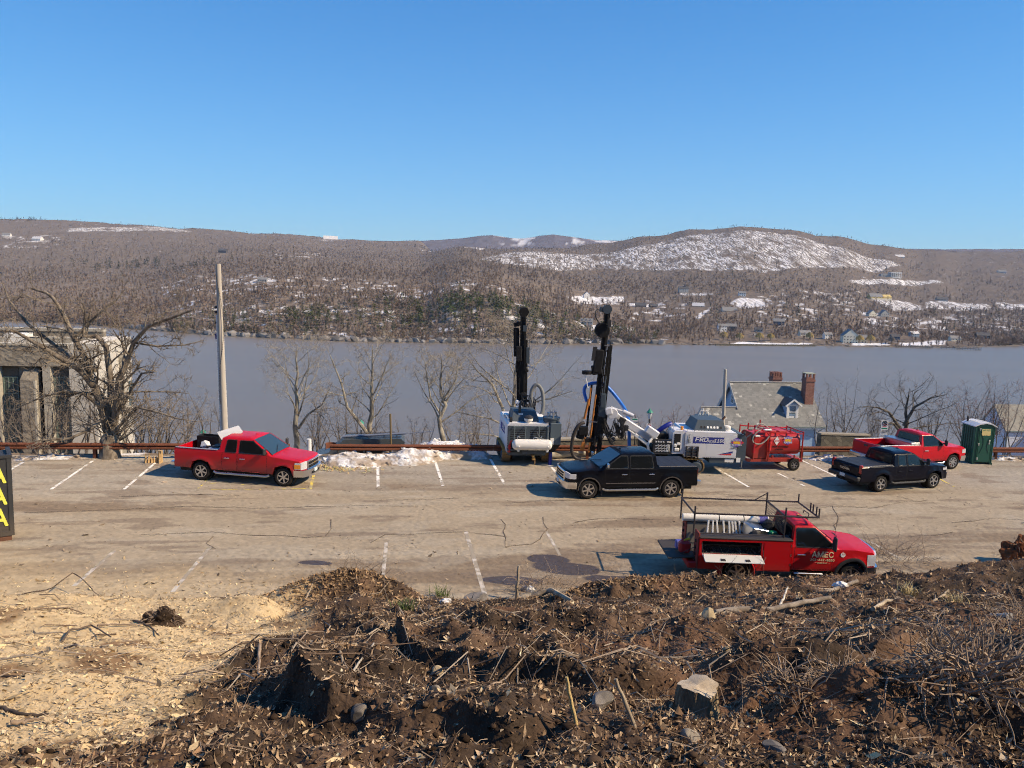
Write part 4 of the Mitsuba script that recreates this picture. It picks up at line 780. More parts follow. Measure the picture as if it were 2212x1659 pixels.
# black crew cab
t2, f2 = pickup('pickup_truck', 'glossy black crew cab pickup with flat bed cover, parked before the drill rigs', None, stand((6.9,32.41,-0.11), (3.27,31.67,-0.05), False, .86), 'm_black', 1, wb=3.69, cab=-1.20, xf_=2.84, doors=((-1.12, .06), (.10, 1.14)), chrome=2, cover=True, spokes=6, hood=1.22, R_=.41)
part(t2, 'side_moulding', sheet(sbox(-1.1, .66, 1.1, .70), 1.0, f2, .014, .2), 'm_archtrim', True)
for x in (-2.42, 1.27): part(t2, 'mud_flap', cbox((x, .86, .36), (.03, .26, .42), .01), 'm_trim')
# navy mid-size at the right
t3, _ = pickup('pickup_truck', 'small dark navy pickup with black bed cover, overlapping the right red pickup', None, stand((17.07,34.84,-0.28), (20.11,35.95,-0.33), True, .82), 'm_navy', -1, wb=3.24, xf_=2.52, xr=-2.86, w=.945, cab=-.92, roof=1.78, hood=1.12, belt=1.18, bed=1.22, doors=((-.80, -.20), (-.15, 1.0)), R_=.385, spokes=5, wbase=1.16, wtop=.30, chrome=0, cover=True, flare=.05)
def text(s, height, depth=.012, bold=True):
    m = meshkit.text_mesh(s, height, depth, bold); return np.array(m.vertices), np.array(m.faces)
def face(o, right, up):
    """frame for lettering: origin, reading direction, upward direction"""
    r = np.array(right, float); r /= np.linalg.norm(r); u = np.array(up, float); u -= r * (u @ r); u /= np.linalg.norm(u)
    M = np.eye(4); M[:3, 0] = r; M[:3, 1] = u; M[:3, 2] = np.cross(r, u); M[:3, 3] = o; return M
part(t3, 'tailgate_lettering', xf(text('TACOMA', .10), face((-2.9, .36, .93), (0, -1, 0), (0, 0, 1))), 'm_alu')
# red regular cab behind it
_b = np.array((23.43,40.25,-0.36)[:2]); _d = np.array([math.cos(math.radians(17)), math.sin(math.radians(17))]); _f2 = tuple(_b); _r2 = tuple(_b - 3.55 * _d)
t4, _ = pickup('pickup_truck', 'red single cab pickup with closed aluminium toolbox, beside the green portable toilet', None, stand(_r2, _f2, True, .86), 'm_red_clean', -1, wb=3.55, xf_=2.72, xr=-3.05, cab=-.42, doors=((-.30, 1.02),), spokes=8, wbase=1.22, wtop=.36, hood=1.2)
solo('toolbox', 'closed aluminium truck toolbox across the bed of the right red pickup', 'toolbox', cat([cbox((-.82, 0, 1.30), (.52, 1.9, .30), .015), cbox((-.82, 0, 1.47), (.56, 1.94, .05), .015)]), 'm_alu', X=XF[t4])

# ================================================================ red service truck with a utility body (local x forward, y left)
XS = stand((7.02,22.81,-0.17), ((7.02,22.81,-0.17)[0] + 3.5, (7.02,22.81,-0.17)[1] + .06, 0), True, .86)
t5, f5 = pickup('service_truck', 'red service truck with open side cabinet, parked behind the dirt bank', None, XS, 'm_red_service', -1, wb=3.54, xf_=2.62, cab=-.14, doors=((-.06, 1.10),), roof=1.96, hood=1.24, utility=True, wbase=1.30, wtop=.55, spokes=6, sill=.55, R_=.41, wind='m_glass')
labels[t5]['category'] = 'service truck'
def P5(name, mesh, m, smooth=False, parent=t5, **k): return part(parent, name, mesh, m, smooth, **k)
mat('m_body_in', (.05, .045, .04), .8)
mat('m_rust', (.13, .06, .035), .85)
mat('m_pipe', (.035, .028, .03), .6)
mat('m_pvc', (.70, .68, .62), .4)
# near cabinet: end walls, floor, back and a fixed front door; far cabinet closed
arch5 = Point(-1.77, .44).buffer(.56, 24)
def cab_side(s):
    o, i = s * 1.03, s * .56
    sk = Polygon([(-3.0, .52), (-.17, .52), (-.17, 1.47), (-3.0, 1.47)]).difference(arch5).difference(sbox(-2.3, 0, -1.24, .44))
    if s < 0: sk = sk.difference(sbox(-2.92, 1.0, -1.10, 1.40))
    P5('bed_side', prism(Polygon([(-3.0, .52), (-.17, .52), (-.17, 1.47), (-3.0, 1.47)]).difference(sbox(-2.4, 0, -1.1, 1.0)), min(i, i + s * .03), max(i, i + s * .03), 'y'), 'm_bedgrey')
    P5('cabinet', cat([prism(sk, min(o, o - s * .03), max(o, o - s * .03), 'y'), box(-3.0, -2.97, min(i, o) + .032, max(i, o) - .032, .53, 1.46), box(-.20, -.172, min(i, o) + .032, max(i, o) - .032, .53, 1.46)]), 'm_red_service')
    P5('cabinet_inside', cat([box(-2.965, -1.06, min(i, o) + .04, max(i, o) - .04, .985, .998), box(-2.965, -1.06, i + s * .035 - .003, i + s * .035 + .003, 1.0, 1.45), box(-1.06, -1.04, min(i, o) + .04, max(i, o) - .04, .6, 1.45), box(-2.96, -1.07, i + s * .04 - .0, i + s * .22, 1.2, 1.215)] if s < 0 else [box(-2.9, -.25, min(i, o) + .05, max(i, o) - .05, .7, 1.3)]), 'm_body_in')
    P5('lid', cbox((-1.58, (i + o) / 2, 1.495), (2.86, .50, .05), .015), 'm_lid')
mat('m_bedgrey', (.17, .15, .125), .7)
mat('m_lid', _dirty((.035, .03, .028), (.10, .085, .07), .3, 1.2, .4), .7)
cab_side(-1); cab_side(1)
d = P5('cabinet_door', sheet(sbox(-1.02, .56, -.20, 1.44), -1.03, lambda p: p, .012, 0), 'm_red_service')
P5('hinge', cat([box(-.205, -.18, -1.05, -1.03, z, z + .08) for z in (.7, 1.0, 1.3)]), 'm_chrome', parent=d)
fl = P5('flap_door', xf(cbox((-2.01, -.215, 0), (1.80, .43, .03), .008), mv(0, -1.05, 1.0) @ rot('x', 14)), 'm_flap', label='pale inner face of the folded down cabinet flap')
mat('m_flap', (.55, .56, .54), .5)
for x in (-2.35, -1.6): P5('latch', xf(cbox((x, -.33, .025), (.14, .1, .03), .005), mv(0, -1.05, 1.0) @ rot('x', 14)), 'm_trim', parent=fl)
P5('flap_stay', cat([tube([(-2.93, -1.0, 1.38), (-2.93, -1.40, .92)], .008, 4), tube([(-1.09, -1.0, 1.38), (-1.12, -1.42, .92)], .008, 4)]), 'm_trim')
P5('fender', xf(lathe([(.50, -.24), (.535, -.24), (.535, .24)], 36, 'y'), mv(-1.77, -.80, .44)), 'm_red_service', True)
P5('bed_floor', cat([box(-3.0, -.2, -.555, .555, .78, .82), box(-.26, -.21, -.555, .555, .82, 1.35), box(-2.9, 2.2, -.4, .4, .45, .62)]), 'm_body_in')
tg5 = P5('tailgate', xf(cbox((-.42, 0, 0), (.86, 1.62, .06), .015), mv(-3.03, 0, .80) @ rot('y', -4)), 'm_lid', label='tailgate folded down level')
P5('rear_bumper', cbox((-3.15, 0, .60), (.3, 1.9, .2), .03), 'm_red_service')
for s in (-1, 1):
    wheel(t5, -1.77, s * .83, .40, .27, s, 6)
    P5('rear_post', cbox((-3.02, s * .79, 1.08), (.05, .44, 1.1), .01), 'm_rustred')
    for z in (.72, .92, 1.12, 1.32): P5('tail_lamp', xf(lathe([(0, 0), (.05, 0), (.055, .02)], 12, 'x'), mv(-3.07, s * .79, z)), 'm_dark')
mat('m_rustred', (.20, .035, .025), .8)
P5('tail_chain', tube([(-3.03, -.7, 1.1), (-3.5, -.76, .88)], .012, 4), 'm_trim')
# rack
rk = thing('pipe_rack', 'black welded pipe rack with stake posts standing over the service truck bed', 'rack', X=XS)
ZR = 2.20
for s in (-1, 1):
    y = s * .84
    part(rk, 'rail', tube([(-3.20, y, ZR), (.66, y, ZR + .0)], .028, 6), 'm_pipe')
    for x in (-3.16, -.38): part(rk, 'post', tube([(x, y, 1.50), (x, y, ZR + (.28 if x > -1 else .22))], .028, 6), 'm_pipe')
    part(rk, 'side_rail', tube([(-3.0, y, 1.58), (-.38, y, 1.58)], .016, 5), 'm_pipe')
for x in (-3.18, -.38, .64): part(rk, 'crossbar', tube([(x, -.84, ZR), (x, .84, ZR)], .028, 6), 'm_pipe')
for y in (-.82, -.62, -.36, -.16, .82): part(rk, 'stake', tube([(.65, y, ZR), (.65, y, ZR + .27)], .024, 6), 'm_pipe')
part(rk, 'mesh_guard', cat([tube([(-.38, -.8 + i * .1, 1.6), (-.38, -.8 + i * .1, ZR)], .006, 3) for i in range(17)] + [tube([(-.38, -.82, z), (-.38, .82, z)], .006, 3) for z in np.linspace(1.62, 2.15, 8)]), 'm_pipe')
part(rk, 'brace', tube([(-.8, .84, ZR), (-.38, .84, ZR + .26)], .016, 5), 'm_pipe')
# load
pv = solo('plastic_pipe', 'long white plastic pipe lying along the far side of the service truck bed', 'pipe', tube([(-3.15, .62, 1.62), (-.36, .62, 1.62)], .125, 20), 'm_pvc', 40, X=XS)
for x in (-2.0, -1.2): part(pv, 'joint', tube([(x, .62, 1.62), (x + .03, .62, 1.62)], .129, 20), 'm_trim')
part(pv, 'printed_end', tube([(-.68, .62, 1.62), (-.40, .62, 1.62)], .1275, 20), 'm_bluetext')
mat('m_bluetext', (.10, .10, .35), .5)
rg = np.random.default_rng(8)
for i, x in enumerate((-2.42, -2.24, -2.04, -1.84, -1.68, -1.54, -1.44, -1.32, -1.20)):
    solo('white_rail', ('first', 'second', 'third', 'fourth', 'fifth', 'sixth', 'seventh', 'eighth', 'last')[i] + ' slim white profile from the tailgate in the service truck bed', 'profile', xf(cbox((0, 0, .27), (.055, .035, .54), .006), mv(x, .30 + rg.uniform(-.05, .05), 1.08) @ rot('y', rg.uniform(-12, 6)) @ rot('x', -12)), 'm_white', X=XS, group='white profiles in the service truck bed')
solo('ribbed_box', 'ribbed grey metal tool chest lying tilted in the service truck bed', 'tool chest', xf(cat([cbox((0, 0, 0), (.8, .6, .34), .02)] + [box(-.35 + i * .09, -.32 + i * .09, -.29, .29, .171, .182) for i in range(8)]), mv(-.82, .18, 1.36) @ rot('y', 12) @ rot('z', 12)), 'm_alu', X=XS)
_q = rg.normal(0, 1, (18, 3)); _q /= np.linalg.norm(_q, axis=1, keepdims=True)
solo('black_bag', 'black tool bag heaped at the front of the service truck bed', 'bag', hull(_q * [.28, .3, .2] + [-.48, .25, 1.56]), 'm_dark', X=XS)
solo('dark_tarpaulin', 'dark folded tarpaulin leaning in the middle of the service truck bed', 'tarpaulin', hull(_q * [.26, .2, .24] + [-1.02, -.12, 1.32]), 'm_trim', X=XS)
solo('green_case', 'small bright green case at the front of the service truck bed', 'case', xf(cbox((0, 0, 0), (.24, .2, .2), .03), mv(-.50, -.22, 1.42) @ rot('z', 25)), 'm_greenbox', X=XS)
mat('m_greenbox', (.01, .22, .09), .4)
jc = solo('fuel_can', 'red fuel can with a yellow spout standing on the folded tailgate', 'fuel can', cat([cbox((-3.32, -.52, 1.03), (.36, .26, .36), .06), tube([(-3.42, -.52, 1.2), (-3.4, -.52, 1.27), (-3.25, -.52, 1.27), (-3.22, -.52, 1.2)], .025, 6)]), 'm_canred', X=XS)
mat('m_canred', (.35, .01, .02), .35)
part(jc, 'spout', tube([(-3.36, -.52, 1.24), (-3.16, -.52, 1.29)], .035, 8), 'm_yellow')
mat('m_yellow', (.70, .52, .02), .5)
solo('blue_can', 'small blue can behind the red fuel can on the tailgate', 'can', cbox((-3.42, -.20, .99), (.22, .24, .26), .03), 'm_bluetext', X=XS)
# tools lying in the open cabinet
V = []
for i in range(26):
    x = rg.uniform(-2.8, -1.2); V.append(tube([(x, -.9 + rg.uniform(-.05, .05), 1.01), (x + rg.uniform(-.12, .12), -.7, 1.04 + rg.uniform(0, .06))], .012, 4))
solo('cabinet_tools', 'steel bits and tools lying in the open side cabinet', 'tools', cat(V), 'm_alu', X=XS, kind='stuff')
# door lettering (reads from the near side)
def near_text(s, h, x, z, m, bold=True):
    q = text(s, h, .004, bold); wid = np.ptp(q[0][:, 0]); q[0][:, 0] -= q[0][:, 0].min() + wid / 2
    v = np.stack([q[0][:, 0] + x, np.full(len(q[0]), -1.0), q[0][:, 1] + z], 1); c = f5(v); c[:, 1] -= .012 + q[0][:, 2]
    return part(t5, 'door_lettering', (c, q[1]), m)
mat('m_cream', (.72, .58, .34), .6)
near_text('AMEC', .17, .80, 1.01, 'm_cream'); near_text('203-642-8530', .07, .80, .89, 'm_cream'); near_text('-- DANIELS LLC --', .035, .80, .81, 'm_cream')
q = sheet(Point(1.42, 1.15).buffer(.075, 12), -1.0, f5, .014, 0); em = part(t5, 'fender_number', q, 'm_white')
part(em, 'digits', (lambda q: (np.c_[q[0][:, 0] + 1.375, np.full(len(q[0]), f5(np.array([[1.42, -1.0, 1.15]]))[0, 1] - .03), q[0][:, 1] + 1.12], q[1]))(text('13', .06)), 'm_red_service')
part(t5, 'antenna', tube([(1.30, -.55, 1.24), (1.34, -.55, 2.05)], .007, 4), 'm_trim')
part(t5, 'big_mirror', cat([cbox((1.02, -1.28, 1.52), (.07, .20, .44), .03), tube([(1.06, -.98, 1.3), (1.04, -1.24, 1.28), (1.04, -1.24, 1.78), (1.06, -.9, 1.76)], .018, 5)]), 'm_trim')
part(t5, 'roof_bar', tube([(.6, .25, 2.0), (.62, .25, 2.1), (.62, -.15, 2.1), (.6, -.15, 2.0)], .016, 5), 'm_trim')

# ================================================================ drill rigs
mat('m_rigwhite', _dirty((.60, .61, .64), (.30, .27, .23), .6, 1.2, .35), .4, coat=.3)
mat('m_riggrey', (.05, .07, .09), .5)
mat('m_rigblue', (.02, .03, .20), .5)
mat('m_mast', (.012, .012, .013), .6, spec=.25)
mat('m_orange', (.42, .15, .03), .5)
mat('m_bluehose', (.02, .16, .62), .35)
mat('m_hose', (.016, .016, .017), .55)
mat('m_greyhose', (.16, .17, .17), .6)
mat('m_trackpad', _dirty((.36, .22, .07), (.16, .11, .07), .0, .6, .9), .7)
mat('m_emblem_purple', (.10, .05, .35), .5)
mat('m_emblem_orange', (.75, .32, .03), .5)
mat('m_sign_red', (.55, .03, .03), .5)
def track(P, X, L, wid, hgt, y):
    """crawler track: loop of pads round a frame, local x along, centred at y"""
    k = key(P + '__track'); r = hgt / 2; h = L / 2 - r
    def loc(u):
        per = 4 * h + 2 * PI * r; u = (u % 1) * per
        if u < 2 * h: return (-h + u, 0, 0)
        u -= 2 * h
        if u < PI * r: a = u / r; return (h + r * math.sin(a), r - r * math.cos(a), math.degrees(a))
        u -= PI * r
        if u < 2 * h: return (h - u, 2 * r, 180)
        u -= 2 * h; a = u / r; return (-h - r * math.sin(a), r + r * math.cos(a), 180 + math.degrees(a))
    n = int((4 * h + 2 * PI * r) / .17); pads = []
    for i in range(n):
        x, z, a = loc(i / n); pads.append(xf(cat([cbox((0, 0, .02), (.15, wid, .035), .006), cbox((0, 0, -.012), (.03, wid, .045), .006)]), X @ mv(x, y, z + .03) @ rot('y', -a)))
    part(k, 'pad', cat(pads), 'm_trackpad', kind='stuff')
    part(k, 'frame', xf(cat([cbox((0, y, r), (2 * h, wid * .7, hgt * .55), .04)]), X), 'm_dark')
    for i, x in enumerate((-h, h)): part(k, 'sprocket', xf(xf(lathe([(0, -wid * .5), (r * .55, -wid * .52), (r * .6, -wid * .45), (r * .78, -wid * .4), (r * .78, wid * .4), (r * .6, wid * .45), (r * .55, wid * .52), (0, wid * .5)], 22, 'y'), mv(x, y, r)), X), 'm_riggrey', 30)
    for i in range(5): part(k, 'roller', xf(xf(lathe([(0, -wid * .42), (.10, -wid * .42), (.10, wid * .42), (0, wid * .42)], 12, 'y'), mv(-h + 2 * h * (i + .5) / 5, y, .13)), X), 'm_dark')
    return k
def quadplate(a, b, c, d, th):
    """a plate through four corners, th thick to the back (along the inward normal)"""
    p = np.array([a, b, c, d], float); n = np.cross(p[1] - p[0], p[2] - p[0]); n /= np.linalg.norm(n)
    return hull(np.vstack([p, p - n * th]))
def beam(a, b, w, h, up=(0, 0, 1)):
    a, b = np.array(a, float), np.array(b, float); t = b - a; L = np.linalg.norm(t); t /= L; s = np.cross(t, up); s /= np.linalg.norm(s); u = np.cross(s, t)
    M = np.eye(4); M[:3, 0], M[:3, 1], M[:3, 2], M[:3, 3] = t, s, u, (a + b) / 2
    return xf(cbox((0, 0, 0), (L, w, h), min(w, h) * .12), M)
def sag(a, b, drop, r, n=9, sides=5):
    a, b = np.array(a, float), np.array(b, float); s = np.linspace(0, 1, n)[:, None]
    return tube(a + (b - a) * s + np.array([0, 0, -1.0]) * drop * 4 * s * (1 - s), r, sides)
def curve(pts, r, sides=8, n=24):
    from scipy.interpolate import CubicSpline
    p = np.array(pts, float); u = np.r_[0, np.cumsum(np.linalg.norm(np.diff(p, axis=0), axis=1))]
    return tube(CubicSpline(u, p)(np.linspace(0, u[-1], n)), r, sides)

def emblem(parent, M, s, white=True):
    """hexagonal badge with an orange field, arches and two lines of lettering; M: face frame, s: height"""
    e = part(parent, 'emblem', xf(prism([(-.62, 0), (-.42, .16), (-.42, -.16)], 0, .004, 'z'), M @ np.diag([s, s, s, 1])), 'm_sign_red')
    part(e, 'right_point', xf(prism([(.78, 0), (.45, .22), (.45, -.22)], 0, .004, 'z'), M @ np.diag([s, s, s, 1])), 'm_sign_red')
    hexa = [(-.48, .30), (0, .52), (.48, .30), (.48, -.26), (0, -.50), (-.48, -.26)]
    part(e, 'field', xf(prism(hexa, .004, .008, 'z'), M @ np.diag([s, s, s, 1])), 'm_emblem_purple')
    part(e, 'sun', xf(prism(sbox(-.40, -.14, .40, .14), .009, .013, 'z'), M @ np.diag([s, s, s, 1])), 'm_emblem_orange')
    part(e, 'arch', xf(prism(Point(0, -.14).buffer(.26, 12).intersection(sbox(-1, -.14, 1, 1)).difference(Point(0, -.14).buffer(.15, 12)), .013, .016, 'z'), M @ np.diag([s, s, s, 1])), 'm_yellow')
    for w_, y, h in (('BAYSTATE', .19, .155), ('BLASTING', -.32, .155)):
        q = text(w_, h, .006); q[0][:, 0] -= np.ptp(q[0][:, 0]) / 2; part(e, 'lettering', xf((q[0] * [.92, 1, 1] + [0, y, .009], q[1]), M @ np.diag([s, s, s, 1])), 'm_white')
    return e

# ---- right rig, seen from its side: x to the right, near face at y = 0, z up
DR = on_lot((7.9,36.41,-0.1)[0], (7.9,36.41,-0.1)[1] + .15, 3.0)
r2 = thing('drill_rig', 'white crawler drill rig seen from its side, blue hose arching over its tilted mast', 'drill rig', X=DR)
def Q(name, mesh, m, smooth=False, parent=r2, **k): return part(parent, name, mesh, m, smooth, **k)
for y in (.28, 2.12): track(r2, mv(.15, 0, 0), 2.75, .42, .72, y)
Q('undercarriage', cbox((.3, 1.2, .55), (1.9, 1.7, .4), .05), 'm_dark')
def chamf(x0, x1, z0, z1, y0, y1, c=.06): return hull(np.array([[x, y, z] for x, z in ((x0, z0), (x1, z0), (x1, z1 - c), (x1 - c, z1), (x0 + c, z1), (x0, z1 - c)) for y in (y0, y1)]))
hb = Q('engine_house', chamf(.48, 3.02, .88, 2.12, .0, 2.35), 'm_rigwhite')
for x0, x1 in ((.52, .80), (.84, 1.50), (1.54, 2.98)): Q('panel_door', box(x0, x1, -.008, .004, .93, 2.02), 'm_rigwhite', parent=hb)
cb = Q('control_bay', cat([chamf(-.12, .46, 1.0, 2.14, .05, 1.1, .1)]), 'm_rigwhite')
Q('opening', box(-.05, .26, .03, .06, 1.12, 1.98), 'm_dark', parent=cb)
Q('gauge_panel', cat([cbox((.02, .02, 1.42), (.16, .05, .16), .03), cbox((.16, .02, 1.50), (.18, .05, .14), .03), cbox((.10, .02, 1.22), (.24, .05, .16), .03)]), 'm_white', parent=cb)
Q('counterweight', hull(np.array([[x, y, z] for x, z in ((3.03, .72), (3.36, .72), (3.50, .85), (3.50, 1.85), (3.42, 2.02), (3.03, 2.10)) for y in (.02, 2.33)])), 'm_riggrey', 20)
Q('skirt', box(1.75, 3.02, .06, 2.3, .60, .872), 'm_riggrey')
hd = Q('hood', hull(np.array([[x, y, z] for (x0, x1, y0, y1, z) in ((.98, 2.55, .35, 2.0, 2.125), (1.18, 2.45, .55, 1.8, 2.62)) for x in (x0, x1) for y in (y0, y1)])), 'm_riggrey')
for i in range(7):
    x = 1.30 + i * .16
    Q('slot', hull(np.array([[x, .395 + .0, 2.24], [x + .09, .395, 2.24], [x, .435, 2.34], [x + .09, .435, 2.34], [x, .37, 2.24], [x + .09, .37, 2.24]])), 'm_white' if 1 < i < 6 else 'm_dark', parent=hd)
Q('exhaust', tube([(2.42, .8, 2.1), (2.40, .8, 2.5), (2.62, .8, 2.78)], .05, 10), 'm_rust')
Q('air_filter', xf(lathe([(0, 0), (.17, 0), (.2, .06), (.2, .16), (.14, .22), (0, .24)], 20), mv(2.72, .75, 2.12)), 'm_pvc', 30)
dc = Q('dust_collector', cat([xf(lathe([(.0, 0), (.42, 0), (.42, .55), (.47, .55), (.47, .66), (0, .68)], 24), mv(2.1, 2.6, 1.85)), xf(lathe([(.2, 0), (.42, .9)], 24), mv(2.1, 2.6, .95))]), 'm_riggrey', 30)
Q('cylinders', cat([tube([(1.9 + i * .14, 2.6, 2.5), (1.9 + i * .14, 2.6, 2.68 + .2 * (i == 1))], .035, 8) for i in range(4)] + [tube([(1.8, 2.55, 2.5), (1.9, 2.55, 2.74), (2.25, 2.55, 2.74), (2.35, 2.55, 2.5)], .02, 6)]), 'm_white', parent=dc)
Q('beacon', tube([(.36, .3, 2.14), (.36, .3, 2.32)], .07, 12), 'm_amber')
Q('mirror', cat([tube([(3.2, .2, 2.0), (3.35, .0, 2.15)], .015, 5), xf(lathe([(0, 0), (.1, .02), (.1, .05), (0, .06)], 12, 'x'), mv(3.32, -.02, 2.12)), cbox((3.62, .0, 2.3), (.2, .03, .06), .01)]), 'm_trim')
Q('signal_post', cat([box(-.16, -.14, .3, .34, 2.1, 2.4), box(-.08, -.06, .2, .24, 2.1, 2.42)]), 'm_rigwhite')
pn = Q('name_panel', box(.86, 2.38, -.013, -.009, 1.56, 1.88), 'm_rigblue')
q = text('FRD', .20, .004); Q('lettering', xf((np.c_[q[0][:, 0] * 1.25 + q[0][:, 1] * .2, q[0][:, 1:]], q[1]), face((.93, -.015, 1.655), (1, 0, 0), (0, 0, 1))), 'm_white', parent=pn)
q = text('HCR', .11, .004); Q('lettering', xf((np.c_[q[0][:, 0] + q[0][:, 1] * .25, q[0][:, 1:]], q[1]), face((1.56, -.015, 1.62), (1, 0, 0), (0, 0, 1))), 'm_rigwhite', parent=pn)
q = text('1100', .155, .004); Q('lettering', xf((np.c_[q[0][:, 0] + q[0][:, 1] * .25, q[0][:, 1:]], q[1]), face((1.86, -.015, 1.64), (1, 0, 0), (0, 0, 1))), 'm_white', parent=pn)
vt = [Q('vent', box(2.46, 2.60, -.016, -.008, z, z + .02), 'm_white') for z in np.linspace(1.58, 1.86, 7)]
emblem(r2, face((3.0, -.03, 1.66), (1, 0, 0), (0, 0, 1)), .46)
q = text('SURREY NH', .05, .004); Q('lettering', xf(q, face((2.72, -.03, 1.36), (1, 0, 0), (0, 0, 1))), 'm_dark')
Q('stripe', prism([(2.1, 1.02), (2.78, 1.02), (2.78, 1.11), (2.4, 1.065)], -.014, -.009, 'y'), 'm_sign_red')
Q('stripe', prism([(2.15, 1.05), (2.84, 1.22), (2.84, 1.13), (2.45, 1.08)], -.018, -.010, 'y'), 'm_rigblue')
Q('notice', box(2.5, 2.94, .045, .055, .66, .83), 'm_white'); Q('notice', box(3.05, 3.25, .004, .012, .68, .90), 'm_white')
st = Q('step_frame', cat([box(.52, 1.12, -.20, -.17, 1.40, 1.44), box(.52, .56, -.20, -.02, .9, 1.42), box(.80, .84, -.20, -.02, .86, 1.42), box(1.06, 1.12, -.20, -.02, .9, 1.42)] + [box(.56, 1.1, -.18, -.03, z, z + .03) for z in (.95, 1.1, 1.25)]), 'm_trim')
Q('wiper_arms', cat([tube([(.62, -.03, 1.55), (.68, -.04, 2.02)], .012, 4), tube([(.58, -.03, 1.72), (.76, -.03, 1.72)], .01, 4), tube([(.58, -.03, 1.62), (.76, -.03, 1.62)], .01, 4)]), 'm_trim')
Q('handrail', cat([tube([(.55, .05, 2.12), (.55, .05, 2.24), (.9, .05, 2.24), (.9, .05, 2.12)], .012, 5)]), 'm_trim')
vb = Q('valve_bank', cat([box(-1.0, -.20, .10, .5, 1.0, 1.62), box(-1.03, -.17, .06, .1, .96, 1.0), box(-1.03, -.17, .06, .1, 1.66, 1.70), box(-1.03, -1.0, .06, .1, .98, 1.68), box(-.20, -.17, .06, .1, .98, 1.68)]), 'm_trim')
Q('valves', cat([tube([(x, .08, 1.57), (x, .02, 1.57)], .035, 8) for x in (-.92, -.8, -.68, -.56, -.36, -.29, -.22)] + [tube([(x, .08, z), (x + .16, .03, z + .08)], .022, 5) for x in (-.95, -.8, -.64, -.5) for z in (1.08, 1.2, 1.34)] + [tube([(x, .05, 1.08), (x + .02, .05, 1.44)], .018, 5) for x in (-.4, -.33, -.27)]), 'm_white', parent=vb)
Q('front_frame', cat([cbox((-.7, 1.2, .95), (1.0, 1.6, .5), .05), cbox((-.45, 1.2, 1.4), (.6, .9, .9), .05), cbox((-1.25, 1.2, 1.15), (.5, .6, .6), .05)]), 'm_mast')
# boom and feed mast, world coordinates from the survey, plane of the boom about 1.2 m inside the near face
XF['_'] = np.eye(4)
INV = np.linalg.inv(DR)
def W(m): return xf(m, INV)
BY = 37.4
def B(p, dy=0.0): return np.array(p, float) + [0, dy, 0]
a0, a1, a2, a3 = B((7.21,37.4,1.29)), B((5.47,37.4,2.34)), B((5.07,37.4,2.67)), B((4.64,37.4,2.83))
bo = Q('boom', W(cat([beam(a0 + (a0 - a1) * .25, a1, .34, .36), beam(a1, a2, .28, .26), beam(a2, a3, .30, .30)])), 'm_rigwhite')
Q('boom_box', W(beam((6.58,37,2.05), (7.14,37,1.69), .35, .38)), 'm_rigwhite', parent=bo)
Q('lift_cylinder', W(cat([beam((6.71,37,1.22), (6.03,37,1.74), .15, .15), tube([(6.03,37,1.74), (5.6,37.1,2.01)], .04, 8)])), 'm_white', parent=bo)
Q('swing_cylinder', W(cat([tube([(5.91,36.9,2.64), (5.42,37,2.84)], .11, 12), tube([(5.42,37,2.84), (4.84,37.1,3.02)], .05, 8)])), 'm_rigwhite', parent=bo)
Q('head', W(cat([xf(lathe([(0, -.2), (.24, -.2), (.27, -.1), (.27, .15), (0, .2)], 18, 'y'), mv(*(4.9,37.1,2.74))), beam((4.67,37,3.01), (4.75,37,2.69), .4, .32)])), 'm_rigwhite', parent=bo)
Q('knuckle', W(cat([beam((5.25,36.95,2.48), (5.52,36.95,2.33), .18, .3), beam((5.58,37,2.18), (5.55,37,1.91), .2, .28)])), 'm_trim', parent=bo)
Q('boom_hose', W(cat([curve([(6.84,36.8,1.57), (6.65,36.7,1.26), (6.78,36.8,0.95)], .06, 8)])), 'm_white', parent=bo)
m0, m1 = np.array((3.98,37.3,0.54)), np.array((4.49,37.3,7.58))
mast = Q('feed_mast', W(cat([beam(m0, m1, .16, .20), beam(m0 + [.36, .1, 0], m0 + [.34, .1, 0] + (m1 - m0) * .78, .16, .22)] + [beam(m0 + (m1 - m0) * u + [-.02, .05, 0], m0 + (m1 - m0) * (u + .03) + [.36, .12, 0], .07, .06) for u in np.linspace(.04, .72, 9)] + [ beam(m0 + (m1 - m0) * .08 + [-.36, .1, 0], m0 + (m1 - m0) * .50 + [-.34, .1, 0], .08, .10), tube([m0 + (m1 - m0) * .1 + [.16, -.05, 0], m0 + (m1 - m0) * .85 + [.14, -.05, 0]], .03, 6), tube([m0 + (m1 - m0) * .1 + [.23, -.02, 0], m0 + (m1 - m0) * .7 + [.22, -.02, 0]], .025, 6)])), 'm_mast')
Q('rail', W(cat([beam(m0 + [dx, -.14, 0], m1 + [dx, -.14, 0] - (m1 - m0) * c, .05, .05) for dx, c in ((-.12, .0), (.12, .0), (.30, .2), (.42, .3))])), 'm_mast', parent=mast)
Q('drill_rod', W(cat([tube([(3.81,37,0.79), (4.07,37,3.63)], .045, 8)])), 'm_orange', parent=mast)
Q('drill_rod', W(cat([tube([(3.55,37,2.43), (3.74,37,3.41)], .06, 8)])), 'm_orange', parent=mast)
Q('drill_rod', W(cat([tube([(3.75,37,3.1), (3.81,37,3.96)], .035, 8)])), 'm_orange', parent=mast)
Q('centraliser', W(cat([beam((3.49,37,0.89), (3.57,37,1.29), .12, .2), tube([(3.57,37,1.24), (3.63,37,1.52)], .05, 8)])), 'm_orange', parent=mast)
Q('rod_clamp', W(cat([beam((3.3,37,1.85), (3.75,37,1.87), .3, .42), beam((3.22,37.1,1.67), (3.59,37.1,1.59), .3, .4), beam((3.59,37.1,1.38), (4.27,37.1,1.4), .3, .22)])), 'm_mast', parent=mast)
